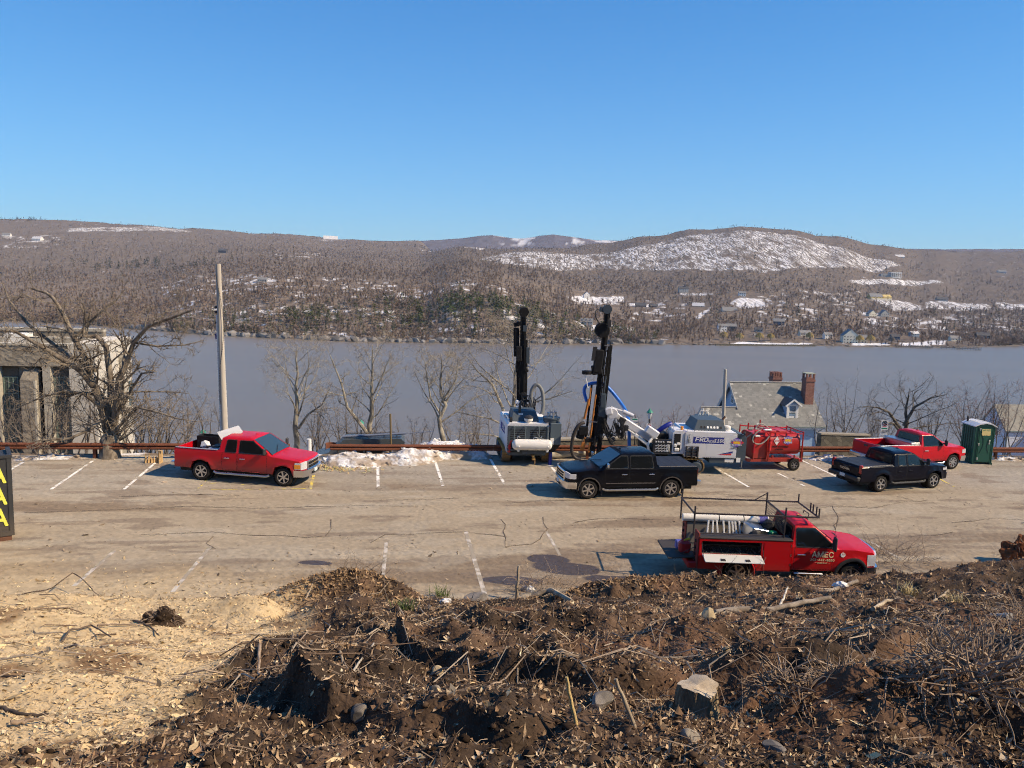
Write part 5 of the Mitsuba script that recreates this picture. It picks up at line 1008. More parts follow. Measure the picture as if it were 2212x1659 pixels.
pul = Q('pulley', W(xf(lathe([(0, -.16), (.34, -.16), (.36, -.12), (.30, -.02), (.36, .1), (.36, .16), (0, .16)], 28, 'y'), mv(*(4.28,37.2,6.75)) @ rot('z', 0))), 'm_mast', 40, parent=mast)
Q('top_sheave', W(cat([xf(lathe([(0, -.12), (.22, -.12), (.22, .12), (0, .12)], 20, 'y'), mv(*(4.5,37.3,7.75))), beam((4.14,37.3,7.77), (4.37,37.3,7.71), .2, .24)])), 'm_riggrey', parent=mast)
Q('drifter', W(cat([beam((4.07,37,4.71), (4.18,37,5.83), .34, .42), beam((3.82,37,4.81), (4.31,37,4.89), .3, .45), beam((4.18,37,4.82), (4.26,37,5.72), .3, .18)])), 'm_mast', parent=mast)
Q('carousel', W(cat([xf(lathe([(.14, -.05), (.24, -.05), (.24, .05), (.14, .05), (.14, -.05)], 20), mv(*(3.6,37,4.74))), xf(lathe([(.14, -.03), (.24, -.03), (.24, .03), (.14, .03), (.14, -.03)], 20), mv(*(3.6,37,4.65))), beam((3.6,37,4.67), (4.09,37,4.69), .2, .12)])), 'm_mast', parent=mast)
for q_ in (((3.84,36.9,5.96), (4.04,36.9,5.97), (3.95,36.9,5.3), (3.77,36.9,5.29), .06), ((4.51,37,7.28), (4.64,37,7.28), (4.65,37,6.91), (4.5,37,6.9), .2)): Q('side_plate', W(quadplate(*q_)), 'm_trim', parent=mast)
Q('feed_cylinder', W(cat([tube([(4.46,37,3.75), (4.52,37,4.54)], .03, 8), beam((4.43,37,3.02), (4.44,37,3.7), .2, .24), beam((4.39,37.1,2.55), (4.46,37.1,3.05), .3, .36)])), 'm_riggrey', parent=mast)
Q('cradle', W(cat([beam((4.36,37.2,1.73), (4.44,37.2,2.76), .4, .5), beam((4.3,37.2,1.49), (4.21,37.2,2.18), .3, .4)])), 'm_mast', parent=mast)
Q('rod_stay', W(tube([(3.53,36.9,4.55), (3.66,36.9,3.97)], .025, 6)), 'm_white', parent=mast)
Q('clamp_band', W(cat([beam((3.76,36.8,2.34), (4.16,36.8,2.32), .04, .05), beam((4.39,36.9,6.04), (4.61,36.9,6.03), .04, .05)])), 'm_alu', parent=mast)
Q('top_hose', W(cat([curve([(4.04,37.2,7.75), (3.9,37,7.57), (3.98,37,7.27), (4.31,37.1,7)], .03, 5)])), 'm_hose', parent=mast)
bh = Q('blue_hose', W(cat([curve([(3.71,37.6,3.19), (3.6,37.7,3.51), (3.6,37.7,3.91), (3.86,37.6,4.09), (4.49,37.5,4.07), (4.91,37.5,3.73), (5.39,37.5,3.15), (5.69,37.6,2.68), (5.82,37.7,2.2), (5.88,37.7,1.43), (5.93,37.7,0.61)], .085, 12, 48)])), 'm_bluehose', 40)
Q('blue_hose', curve([(-.75, 1.0, 1.75), (-.55, .9, 2.0), (-.25, .9, 2.22), (.0, 1.0, 2.30)], .11, 12), 'm_bluehose2', 40)
mat('m_bluehose2', (.012, .02, .22), .4)
mat('m_brownhose', (.035, .028, .024), .6)
Q('curved_hose', W(cat([curve([(3.55,37,2.25), (3.24,36.9,2.08), (3.07,36.9,1.73), (2.99,36.9,1.29), (2.98,36.9,0.9), (3.08,36.9,0.61), (3.45,36.9,0.45)], .085, 10)])), 'm_brownhose', 40)
hz = []
for i in range(16):
    j = rg.uniform(-3, 3, 4)
    hz.append(None)
hp = [((4.48,36.9,2.47), (5.41,36.9,2.33), 1.3), ((4.53,36.9,2.24), (5.33,36.8,2.28), 1.0), ((5.06,36.9,2.49), (5.44,36.8,2.28), 1.25), ((4.59,36.9,2.02), (5.05,36.8,2.43), .9), ((4.33,36.9,1.67), (4.41,36.8,1.74), .5), ((5.15,36.8,2.21), (5.57,36.9,2.04), .9), ((5.08,36.8,2.25), (5.51,36.9,2.04), 1.15), ((4.54,36.9,2.09), (5.05,36.8,1.36), .5), ((4.59,36.9,1.9), (5.1,36.9,1.46), .35), ((5.26,36.7,2.41), (5.57,36.8,1.72), .8), ((4.12,36.8,1.57), (4.05,36.8,1.18), .35)]
Q('hydraulic_hoses', W(cat([sag(np.array(a) + rg.normal(0, .06, 3), np.array(b) + rg.normal(0, .06, 3), d * .5 + rg.uniform(-.1, .2), .024) for a, b, d in hp for _ in range(3)])), 'm_hose', kind='stuff')

# ---- left rig, seen from behind: local x to the right of its rear face, y away from us, z up
DL = on_lot((-0.11,36.53,0.04)[0] - .1, (-0.11,36.53,0.04)[1] + .55, 7.5)
r1 = thing('drill_rig', 'white crawler drill rig seen from behind, white air tank across its rear, upright black mast', 'drill rig', X=DL)
INV1 = np.linalg.inv(DL)
def Q1(name, mesh, m, smooth=False, parent=r1, **k): return part(parent, name, mesh, m, smooth, **k)
MT = np.array([[0, 1, 0, 0], [1, 0, 0, 0], [0, 0, 1, 0], [0, 0, 0, 1.0]])
for y in (.05, 2.05): track(r1, mv(0, 1.75, 0) @ np.array([[0, -1, 0, 0], [1, 0, 0, 0], [0, 0, 1, 0], [0, 0, 0, 1.0]]), 2.75, .42, .72, -y)
Q1('undercarriage', cbox((1.05, 1.8, .52), (1.5, 1.9, .4), .05), 'm_dark')
hb = Q1('engine_house', hull(np.array([[x, y, z] for y in (0, 3.3) for x, z in ((0, .62), (2.08, .62), (2.08, 2.0), (2.0, 2.08), (.08, 2.08), (0, 2.0))])), 'm_rigwhite')
Q1('name_panel', box(-.012, -.004, 1.0, 2.6, 1.35, 1.72), 'm_rigblue', parent=hb)
q = text('FRD', .24, .004); Q1('lettering', xf(q, face((-.014, 1.9, 1.44), (0, -1, 0), (0, 0, 1))), 'm_white', parent=hb)
rf = Q1('rear_panel', cbox((1.02, -.04, 1.42), (1.98, .07, 1.08), .02), 'm_riggrey')
for x in (.15, 1.12):
    for i in range(5): Q1('louvre', box(x, x + .78, -.084, -.07, 1.30 + i * .11, 1.345 + i * .11), 'm_dark', parent=rf)
Q1('rear_base', cat([cbox((1.0, -.12, .80), (1.98, .3, .10), .02), cbox((1.0, .1, .6), (1.9, .4, .22), .04), cbox((1.3, -.16, .68), (1.1, .2, .16), .02)]), 'm_riggrey')
for x in (.28, .82, 1.50, 1.92): Q1('guard_bar', tube([(x, -.06, 1.95), (x + .05, -.22, 1.92), (x + .05, -.24, 1.35)], .028, 8), 'm_riggrey2')
Q1('guard_bar', tube([(.28, -.06, 1.93), (.85, -.06, 1.93)], .022, 6), 'm_riggrey2'); Q1('guard_bar', tube([(1.5, -.06, 1.93), (1.95, -.06, 1.93)], .022, 6), 'm_riggrey2')
mat('m_riggrey2', (.10, .13, .14), .5)
tk = Q1('air_tank', xf(lathe([(0, -.98), (.12, -.97), (.22, -.90), (.265, -.80), (.265, .80), (.22, .90), (.12, .97), (0, .98)], 28, 'x'), mv(1.2, -.36, 1.10)), 'm_tankwhite', 40)
mat('m_tankwhite', (.72, .71, .68), .35)
for x in (.52, 1.95): Q1('port', tube([(x, -.60, 1.06), (x, -.68, 1.02)], .05, 10), 'm_tankwhite', parent=tk)
for x in (.52, 1.95): Q1('bracket', cbox((x, -.36, .84), (.1, .3, .12), .01), 'm_white', parent=tk)
Q1('pipework', cat([curve([(1.25, -.36, 1.36), (1.3, -.36, 1.46), (1.5, -.3, 1.42), (1.7, -.2, 1.5)], .025, 6), curve([(.48, -.36, 1.36), (.5, -.36, 1.5), (.6, -.36, 1.44)], .025, 6), curve([(1.45, -.3, 1.75), (1.55, -.3, 1.5), (1.85, -.36, 1.36)], .02, 6)]), 'm_alu')
fe = Q1('fire_extinguisher', cat([tube([(.10, -.2, .68), (.12, -.2, 1.05)], .075, 12), tube([(.12, -.2, 1.05), (.16, -.22, 1.22), (.22, -.25, 1.26)], .04, 8)]), 'm_canred', 40)
Q1('tow_hitch', cat([cbox((1.30, -.25, .50), (.12, .3, .14), .02), cbox((1.30, -.35, .38), (.16, .2, .06), .01), tube([(1.36, -.4, .10), (1.36, -.4, .34)], .025, 8)]), 'm_trackpad')
hd = Q1('hood', hull(np.array([[x, y, z] for (x0, x1, y0, y1, z) in ((.25, 1.62, .45, 2.0, 2.085), (.38, 1.50, .75, 1.9, 2.56)) for x in (x0, x1) for y in (y0, y1)])), 'm_riggrey')
Q1('notice', quadplate((.62, .625, 2.34), (.84, .625, 2.34), (.84, .665, 2.46), (.62, .665, 2.46), .02), 'm_white', parent=hd)
Q1('air_filter', cat([xf(lathe([(0, 0), (.14, 0), (.16, .12), (.22, .12), (.22, .24), (0, .24)], 20), mv(1.06, .2, 2.08))]), 'm_pvc', 30)
Q1('air_filter_cap', xf(lathe([(.225, 0), (.225, .06), (.12, .14), (0, .15)], 20), mv(1.06, .2, 2.31)), 'm_trim', 40)
Q1('fuel_cap', xf(lathe([(0, -.06), (.13, -.06), (.13, .06), (0, .06)], 16, 'x'), mv(.20, .3, 2.2)), 'm_dark')
Q1('exhaust', tube([(.68, .75, 2.3), (.68, .75, 2.9), (.76, .75, 3.08)], .07, 10), 'm_trim')
Q1('top_rails', cat([tube([(.05, .3, 2.1), (.05, .3, 2.28), (.05, 1.4, 2.28), (.05, 1.4, 2.1)], .02, 5), cbox((.12, 1.8, 2.16), (.3, .6, .14), .02), cbox((1.85, 1.4, 2.16), (.35, .9, .14), .02)]), 'm_white')
dc = Q1('dust_collector', cat([cbox((2.38, .1, 1.60), (.54, .55, 1.06), .02)]), 'm_riggrey3')
mat('m_riggrey3', (.085, .115, .14), .45)
Q1('hopper', hull(np.array([[x, y, z] for (x0, x1, y0, y1, z) in ((2.12, 2.64, -.16, .36, 1.065), (2.14, 2.36, .0, .25, .66)) for x in (x0, x1) for y in (y0, y1)])), 'm_mast', parent=dc)
Q1('filter_lid', xf(lathe([(.0, 0), (.40, 0), (.40, .14), (.43, .14), (.43, .22), (0, .24)], 24), mv(2.22, .35, 2.14)), 'm_riggrey', 30, parent=dc)
Q1('valves', cat([xf(lathe([(.1, -.02), (.13, 0), (.1, .02), (.07, 0), (.1, -.02)], 12, 'x'), mv(2.08, .3, 2.5)), tube([(2.0, .3, 2.38), (2.0, .3, 2.58), (2.45, .3, 2.62), (2.45, .3, 2.4)], .03, 6), tube([(2.3, .25, 2.38), (2.3, .25, 2.6)], .05, 8), tube([(2.15, .4, 2.38), (2.15, .4, 2.68)], .03, 6), tube([(2.5, .35, 2.4), (2.36, .3, 2.68)], .03, 6)]), 'm_alu', parent=dc)
Q1('label_sheet', box(2.13, 2.30, -.186, -.176, 1.08, 1.40), 'm_white', parent=dc)
Q1('blue_hose', curve([(2.2, .12, .7), (2.22, .12, .4), (2.2, .1, .02)], .085, 10), 'm_bluehose2', 40)
# mast, boom end, hoses beyond the house
def W1(m): return xf(m, INV1)
MY = 41.2
n0, n1 = np.array((0.54,41.2,2.01)), np.array((0.52,41.2,7.44))
ms_ = Q1('feed_mast', W1(cat([beam(n0, n1, .24, .24), beam(n0 + [-.22, .1, 0], n0 + (n1 - n0) * .52 + [-.24, .1, 0], .2, .2), beam(n0 + [.2, .1, 0], n0 + (n1 - n0) * .72 + [.16, .1, 0], .16, .2), beam((0.21,41.3,5.01), (0.15,41.3,6.54), .3, .3)])), 'm_mast')
Q1('rail', W1(cat([beam(n0 + [dx, -.16, 0], n1 + [dx, -.16, 0] - (n1 - n0) * .06, .05, .05) for dx in (-.13, .13)])), 'm_mast', parent=ms_)
Q1('top_sheave', W1(cat([xf(lathe([(0, -.16), (.26, -.16), (.26, .16), (0, .16)], 20, 'y'), mv(*(0.55,41.2,7.39))), beam((0.02,41.2,6.69), (0.42,41.2,6.8), .2, .22)])), 'm_mast', parent=ms_)
for q_ in (((0.72,41,5.54), (0.89,41,5.54), (0.91,41,4.65), (0.74,41,4.7), .12), ((0.51,40.9,6.7), (0.71,40.9,6.7), (0.72,40.9,6.38), (0.52,40.9,6.38), .12)): Q1('side_plate', W1(quadplate(*q_)), 'm_riggrey', parent=ms_)
for p, q_, w, h in (((0.34,41,4.79), (0.32,41,5.58), .36, .3), ((0.65,41,4.3), (0.82,41,4.4), .3, .3), ((0.65,41,2.55), (0.63,41,3.1), .3, .3)): Q1('drifter', W1(beam(p, q_, w, h)), 'm_mast', parent=ms_)
Q1('stay', W1(cat([tube([(0.8,41.2,4.53), (1.32,41,4.34)], .03, 6), tube([(1.32,41,4.34), (1.31,41,3.54)], .015, 5), tube([(0.21,41.1,4.15), (0.27,41.1,2.52)], .025, 5)])), 'm_alu', parent=ms_)
Q1('boom', W1(cat([beam((0.44,40.6,1.85), (0.4,40.6,2.45), .34, .34), xf(lathe([(0, -.2), (.17, -.2), (.17, .2), (0, .2)], 14, 'y'), mv(*(0.47,40.3,2.2))), beam((0.3,40.7,2.51), (0.39,40.7,2.69), .3, .3), beam((0.41,39.9,1.85), (0.45,40.5,2.05), .4, .4)])), 'm_rigwhite')
Q1('grey_hose', W1(curve([(1.31,40.2,1.8), (1.55,40.2,2), (1.67,40.3,2.43), (1.66,40.4,2.96), (1.52,40.5,3.44), (1.3,40.5,3.61), (1.11,40.5,3.43), (1.02,40.5,2.93), (1.09,40.5,2.39), (1.17,40.5,2.01)], .10, 12, 40)), 'm_greyhose', 40)
Q1('hydraulic_hoses', W1(cat([curve([np.array((0.76,40.7,2.8)) + rg.normal(0, .08, 3), np.array((1.12,40.5,2.14)) + rg.normal(0, .12, 3), np.array((0.95,40.4,1.7)) + rg.normal(0, .12, 3), np.array((0.65,40.5,1.93)) + rg.normal(0, .1, 3), np.array((0.59,40.8,2.63)) + rg.normal(0, .1, 3)], .025, 5, 14) for _ in range(14)])), 'm_hose', kind='stuff')

# ================================================================ red water and fuel trailer
XT = on_lot((13.15,38.02,-0.19)[0], (13.15,38.02,-0.19)[1] + .1, 9.8)
tr = thing('tank_trailer', 'battered red tank trailer with pipe frame parked at the tail of the right drill rig', 'trailer', X=XT)
def QT(name, mesh, m, smooth=False, parent=tr, **k): return part(parent, name, mesh, m, smooth, **k)
mat('m_tankred', _dirty((.40, .018, .016), (.20, .06, .04), .5, 1.4, .5), .38, coat=.4)
def oval(n=28):
    a = np.linspace(0, 2 * PI, n, endpoint=False); e = .42
    return [(.85 + .80 * np.sign(math.cos(t)) * abs(math.cos(t)) ** .55, 1.32 + .56 * np.sign(math.sin(t)) * abs(math.sin(t)) ** .62) for t in a]
tb = QT('tank', prism(oval(), -.12, 1.52, 'x'), 'm_tankred', 35)
QT('fuel_tank', prism([(.1, .62), (1.6, .62), (1.6, 1.72), (1.3, 1.86), (.4, 1.86), (.1, 1.7)], -.95, -.16, 'x'), 'm_tankred', 20)
QT('chassis', cat([box(-1.25, 1.75, .1, .2, .44, .58), box(-1.25, 1.75, 1.5, 1.6, .44, .58), box(-1.25, -1.15, .1, 1.6, .45, .57), box(1.65, 1.75, .1, 1.6, .45, .57), beam((-1.2, .85, .5), (-1.9, .85, .45), .1, .1), box(-.95, 1.6, .2, 1.5, .56, .62)]), 'm_tankred')
fr = []
for y in (.02, 1.68):
    for x in (-.18, 1.62): fr.append(tube([(x, y, .5), (x, y, 2.02)], .04, 6))
    fr.append(tube([(-.18, y, 1.98), (1.62, y, 1.90)], .03, 6)); fr.append(tube([(-1.0, y, 2.0), (-.18, y, 1.95)], .03, 6)); fr.append(tube([(-1.0, y, .55), (-1.0, y, 2.05)], .04, 6))
    fr.append(tube([(-.18, y, 1.5), (-.3, y, .5)], .035, 6))
for x in (-.18, .4, 1.0, 1.62): fr.append(tube([(x, .02, 1.97), (x, 1.68, 1.97)], .03, 6))
fr += [tube([(.9, .02, 1.95), (.9, .02, 2.25)], .03, 6), tube([(.1, 1.68, 1.95), (.1, 1.68, 2.3)], .04, 6), tube([(-1.0, .8, 1.98), (-1.0, .8, 2.3)], .04, 6), tube([(-1.0, .02, 2.02), (1.6, 1.6, 1.95)], .025, 6)]
for f_ in fr: QT('frame_tube', f_, 'm_tankred')
QT('strap', cat([cbox((.02, .0, .72), (.06, .1, .16), .01), cbox((1.22, .0, .74), (.06, .1, .16), .01)]), 'm_tankred')
QT('roof_hatch', cbox((.5, .85, 1.93), (.9, .9, .1), .03), 'm_tankred')
QT('pump', cat([cbox((-.85, .25, 1.62), (.34, .3, .28), .05), tube([(-1.05, .2, 1.7), (-.7, .2, 1.78)], .06, 8)]), 'm_trim')
QT('hose_coil', cat([curve([(-.75, .0, 2.05), (-1.05, -.02, 1.85), (-1.1, -.02, 1.5), (-.85, -.05, 1.38), (-.5, -.05, 1.5), (-.25, -.02, 1.8)], .035, 6), curve([(-.9, .3, 2.1), (-.5, .3, 2.35), (-.2, .4, 2.2), (.1, .5, 2.05)], .03, 6), curve([(-1.1, .1, 1.9), (-1.5, .3, 1.4), (-1.6, .5, .8)], .025, 6)]), 'm_greyhose2')
mat('m_greyhose2', (.30, .28, .25), .6)
QT('white_fitting', cat([cbox((-.88, -.02, 1.78), (.26, .1, .08), .02), cbox((-.25, .2, 2.06), (.4, .2, .06), .02)]), 'm_white')
QT('fire_extinguisher', cat([tube([(-1.05, -.03, .95), (-1.05, -.03, 1.35)], .07, 10), tube([(-1.05, -.03, 1.35), (-1.0, -.05, 1.48)], .03, 6)]), 'm_canred')
QT('fire_extinguisher', cat([tube([(-.20, -.06, 1.05), (-.20, -.06, 1.5)], .07, 10), tube([(-.20, -.06, 1.5), (-.14, -.07, 1.6)], .035, 6)]), 'm_sign_red')
QT('jack', cat([tube([(-1.35, .5, .02), (-1.35, .5, .75)], .03, 8), cbox((-1.35, .5, .02), (.14, .14, .03), .005)]), 'm_alu')
for y, s in ((.06, -1), (1.64, 1)): wheel(tr, 1.25, y, .31, .2, s, 5, .55)
fy = .85 - .80 - .004
pc = QT('placard', prism([(.22, 1.30), (.38, 1.53), (.22, 1.76), (.06, 1.53)], fy - .012, fy, 'y'), 'm_white')
QT('digits', xf(text('1993', .10, .006), face((.09, fy - .014, 1.48), (1, 0, 0), (0, 0, 1))), 'm_sign_red', parent=pc)
emblem(tr, face((.82, fy - .004, 1.56), (1, 0, 0), (0, 0, 1)), .46)
QT('lettering', xf(text('NON-POTABLE', .085, .006), face((.0, fy - .003, 1.20), (1, 0, 0), (0, 0, 1))), 'm_dark')
QT('lettering', xf(text('WATER', .085, .006), face((.18, fy - .003, 1.06), (1, 0, 0), (0, 0, 1))), 'm_dark')

# ================================================================ guardrails along the edge of the car park
def _rust_c(p, n, uv):
    k = fbm(p.x * 3, p.y * 3, p.z * 9, 4)
    return mix((.115, .042, .026), (.21, .085, .05), k)
mat('m_corten', proc(_rust_c), .8, spec=.2)
WP = [(0, 0), (-.02, .02), (-.085, .055), (-.085, .105), (-.02, .14), (0, .155), (-.02, .17), (-.085, .205), (-.085, .255), (-.02, .29), (0, .31)]
def wbeam(x0, x1):
    xs = np.linspace(x0, x1, 5); P = []
    for th in (0, .012):
        P.append(np.array([[[x - SA * o, rail_y(x) + CA * o + th, lot_z(x, rail_y(x)) + .44 + z] for o, z in WP] for x in xs]))
    m = len(WP); g = []
    for k, q in enumerate(P):
        i, j = np.meshgrid(np.arange(4), np.arange(m - 1), indexing='ij'); a = i * m + j
        f = np.vstack([np.stack([a, a + 1, a + m + 1], -1).reshape(-1, 3), np.stack([a, a + m + 1, a + m], -1).reshape(-1, 3)]); g.append((q.reshape(-1, 3), f if k else f[:, ::-1]))
    return cat(g)
def guardrail(label, x0, x1, off):
    t = thing('guardrail', label, 'guardrail', 'rusty guardrails along the car park edge')
    xs = np.arange(x0, x1, 3.94)
    for i, x in enumerate(xs):
        part(t, 'rail', wbeam(x, min(x + 3.94, x1) - .004), 'm_corten', 30)
    for x in np.arange(x0 + off, x1, 3.94):
        y = rail_y(x) + .09; z = lot_z(x, y); part(t, 'post', cat([box(x - .07, x + .07, y, y + .015, z - .5, z + .72), box(x - .006, x + .006, y + .015, y + .14, z - .5, z + .72), box(x - .07, x + .07, y + .14, y + .155, z - .5, z + .72)]), 'm_corten')
    return t
guardrail('rusty steel guardrail left of the red extended cab pickup, below the big bare tree', -52, -10.6, 1.2)
gr2 = guardrail('rusty steel guardrail with flared end, running right behind the snow bank and drill rigs', -8.75, 62, .9)
_a = np.linspace(-.5 * PI, .75 * PI, 12); _r = .26
part(gr2, 'flared_end', (lambda q: (q.reshape(-1, 3), np.vstack([[[i, i + 1, i + 13], [i, i + 13, i + 12]] for i in range(11)])))(np.array([[(-8.75 - .02 + _r * math.cos(t + PI) * 1.0 + 0, rail_y(-8.75) - .06 + _r + _r * math.sin(t + PI) * -1.0 - .0, lot_z(-8.75, 37) + z) for t in -_a[::-1] + .5 * PI] for z in (.44, .75)])), 'm_corten', True)

# ================================================================ snow bank, log, posts, stub
def _snow_c(p, n, uv):
    k = fbm(p.x * 2.2, p.y * 2.2, p.z * 3, 4); g = fbm(p.x * 9, p.y * 9, p.z * 9, 3); h = p.z - (LA * p.x + LB * (p.y - 30))
    return mix(mix((.74, .75, .77), (.56, .55, .53), smoothstep(.45, .62, g)), (.30, .23, .16), smoothstep(.40, .60, k) * smoothstep(.9, .1, h) * .9)
bumped('m_snow', proc(_snow_c), lambda p, n, uv: fbm(p.x * 8, p.y * 8, p.z * 8, 3), .12, rough=.8, spec=.2, eps=.01)
def snow_bank(name, label, path, wid, hgt, seed, nchunk=120):
    rg_ = np.random.default_rng(seed); p = np.array([q[:2] for q in path], float); d = np.r_[0, np.cumsum(np.linalg.norm(np.diff(p, axis=0), axis=1))]
    n = int(d[-1] / .09); s = np.linspace(0, d[-1], n); c = np.c_[np.interp(s, d, p[:, 0]), np.interp(s, d, p[:, 1])]; w = np.interp(s, d, wid); h = np.interp(s, d, hgt)
    t = np.gradient(c, axis=0); t /= np.linalg.norm(t, axis=1, keepdims=True); nn = np.c_[-t[:, 1], t[:, 0]]; m = 34; u = np.linspace(-1, 1, m)
    X = c[:, None] + nn[:, None] * (u[None, :, None] * w[:, None, None]); q = X.reshape(-1, 2)
    nz = (1 - np.abs(2 * nfbm(q, .55, 4, seed) - 1)).reshape(n, m); lump = nfbm(q, 1.6, 2, seed + 1).reshape(n, m)
    Zz = lot_z(X[..., 0], X[..., 1]) - .03 + np.clip(1 - u ** 2, 0, 1)[None] ** .75 * h[:, None] * (.45 + .75 * lump + .45 * (nz - .5)) * np.minimum(1, np.minimum(s, d[-1] - s) / .5)[:, None]
    i, j = np.meshgrid(np.arange(n - 1), np.arange(m - 1), indexing='ij'); a = i * m + j
    f = np.vstack([np.stack([a, a + m + 1, a + 1], -1).reshape(-1, 3), np.stack([a, a + m, a + m + 1], -1).reshape(-1, 3)])
    v = np.concatenate([X, Zz[..., None]], -1).reshape(-1, 3); ch = []
    for _ in range(nchunk):
        k = rg_.integers(0, len(v)); r = rg_.uniform(.04, .17); b = rg_.normal(0, 1, (9, 3)); b /= np.linalg.norm(b, axis=1, keepdims=True); ch.append(hull(b * r * [1.2, 1, .8] + v[k] + [0, 0, r * .2]))
    k = solo(name, label, 'snow', (v, f), 'm_snow', 40)
    if nchunk: part(k, 'chunk', cat(ch), 'm_snow', kind='stuff')
    return k
snow_bank('snow_bank', 'dirty ploughed snow bank in front of the guardrail, right of the red extended cab', [(-9,35.65,0.2), (-7.58,36.18,0.17), (-6.14,36.81,0.15), (-5.06,37.2,0.13), (-3.81,38.34,0.12), (-1.01,38.96,0.07)], [.9, 1.3, 1.0, 1.25, .95, .8], [.38, .5, .42, .72, .8, .4], 4, 70)
snow_bank('snow_strip', 'thin snow strip along the pavement edge left of the right red pickup', [(16.19,41.21,-0.22), (17.69,41.48,-0.25), (18.96,41.48,-0.27)], [.35, .5, .3], [.16, .25, .15], 6, 24)
snow_bank('snow_strip', 'thin snow strip along the pavement edge right of the green toilet', [(27.4,43.21,-0.41), (28.51,43.3,-0.43), (30.14,43.36,-0.46)], [.3, .4, .3], [.2, .28, .15], 7, 24)
snow_bank('snow_strip', 'melting snow strip by the big bare tree at the left edge', [(-22.67,34.15,0.43), (-21.21,34.88,0.41), (-19.37,35.02,0.38)], [.3, .5, .2], [.1, .16, .1], 9, 14)
def _bark_pale(p, n, uv): return mix((.44, .41, .35), (.26, .225, .18), smoothstep(.5, .7, fbm(p.x * 3, p.y * 6, p.z * 6, 4)))
mat('m_palelog', proc(_bark_pale), .8)
_l0, _l1 = np.array((1.84,38.64,0.02)), np.array((5.87,40.44,-0.04))
solo('fallen_log', 'long pale peeled log lying on the ground behind the black pickup', 'log', tube([_l0 + (_l1 - _l0) * u + [0, .03 * math.sin(9 * u), .27] for u in np.linspace(0, 1, 12)], [.25 - .04 * u for u in np.linspace(0, 1, 12)], 16), 'm_palelog', 40)
solo('bollard', 'short white bollard standing in the snow beside the red extended cab', 'bollard', tube([(-9.72,36.56,0.21), np.array((-9.72,36.56,0.21)) + [0, 0, 1.0]], .11, 14), 'm_white', 40)
mat('m_splint', (.45, .30, .14), .8)
_c = np.array((-16.43,34.71,0.32)); _rs = np.random.default_rng(21)
solo('splintered_stub', 'broken orange wood stub with splinters under the left guardrail', 'tree stub', cat([hull(np.array([[x * r, y * r, z] for x, y, z in ((1, 0, -.1), (-1, .2, -.1), (0, 1, -.1), (.1, -1, -.1))] + [[rx, ry, h]]) + _c + [ox, oy, 0]) for ox, oy, r, h, rx, ry in [(_rs.uniform(-.3, .35), _rs.uniform(-.1, .1), _rs.uniform(.06, .12), _rs.uniform(.25, .6), 0, 0) for _ in range(12)]] + [tube([_c + [.3, .1, -.1], _c + [.32, .1, .55]], [.12, .10], 9)]), 'm_splint')
# wood scraps in front of the snow
rs = np.random.default_rng(33); V, C = [], []
for _ in range(260):
    x, y = np.array((-7.88,35.02,0.17)[:2]) + rs.normal(0, 1, 2) * [.8, .35]; z = lot_z(x, y); L = rs.uniform(.05, .16); a = rs.uniform(0, PI)
    q = cbox((0, 0, 0), (L, .04, .02), .004); q = xf(q, mv(x, y, z + .03 + rs.exponential(.03)) @ rot('z', math.degrees(a)) @ rot('y', rs.normal(0, 25))); V.append(q); C.append(np.tile([.62 * rs.uniform(.7, 1.2), .47, .22], (len(q[0]), 1)))
solo('wood_scraps', 'yellow wood scraps strewn at the foot of the snow bank', 'wood scraps', cat(V), 'm_vcol', kind='stuff', color=np.clip(np.vstack(C), 0, .8))

# ================================================================ poles, lamps, signs
def _wood_c(p, n, uv): return mix((.54, .50, .43), (.36, .32, .27), fbm(p.x * 14, p.y * 14, p.z * .8, 4))
mat('m_pole', proc(_wood_c), .85)
pa, pb = np.array((-15.61,41.5,-0.87)), np.array((-15.78,41.5,9.55))
up = thing('utility_pole', 'tall bare wooden utility pole rising behind the red extended cab pickup', 'pole')
part(up, 'shaft', tube([pa + [0, 0, -.6], pb], [.19, .135], 14), 'm_pole', 40)
part(up, 'conduit', tube([pa + [-.2, -.05, 0], pa + (pb - pa) * .74 + [-.165, -.05, 0]], .05, 8), 'm_white', 40)
part(up, 'wire', cat([tube([pa + (pb - pa) * u + [.19 * math.cos(u * 9) + .03, -.16, 0] for u in np.linspace(.28, .95, 18)], .012, 4), tube([pa + (pb - pa) * .05 + [-.3, 0, 0], pa + (pb - pa) * .15 + [-.34, 0, 0], pa + (pb - pa) * .22 + [-.22, 0, 0]], .012, 4)]), 'm_dark')
for u in (.70, .755, .78): part(up, 'insulator', cbox(pa + (pb - pa) * u + [-.2, -.02, 0], (.16, .14, .12), .03), 'm_trim')
part(up, 'notice', cbox(pa + (pb - pa) * .63 + [-.19, -.03, 0], (.22, .05, .30), .01), 'm_rigblue')
pa, pb = np.array((16.84,60,-3.31)), np.array((16.63,60,2.69))
solo('utility_pole', 'short pale grey pole in front of the blue house roof', 'pole', tube([pa + [0, 0, -6], pb], [.16, .13], 12), 'm_pole', 40)
pa, pb = np.array((-6.37,40.6,-0.45)), np.array((-6.45,40.6,1.84))
mat('m_brownpost', (.17, .12, .055), .8)
solo('timber_post', 'thin brown timber post behind the guardrail in the middle', 'post', tube([pa + [0, 0, -.5], pb], .055, 8), 'm_brownpost', 40)
mat('m_lampgreen', (.02, .22, .15), .5); mat('m_lampglass', (.62, .66, .66), .3)
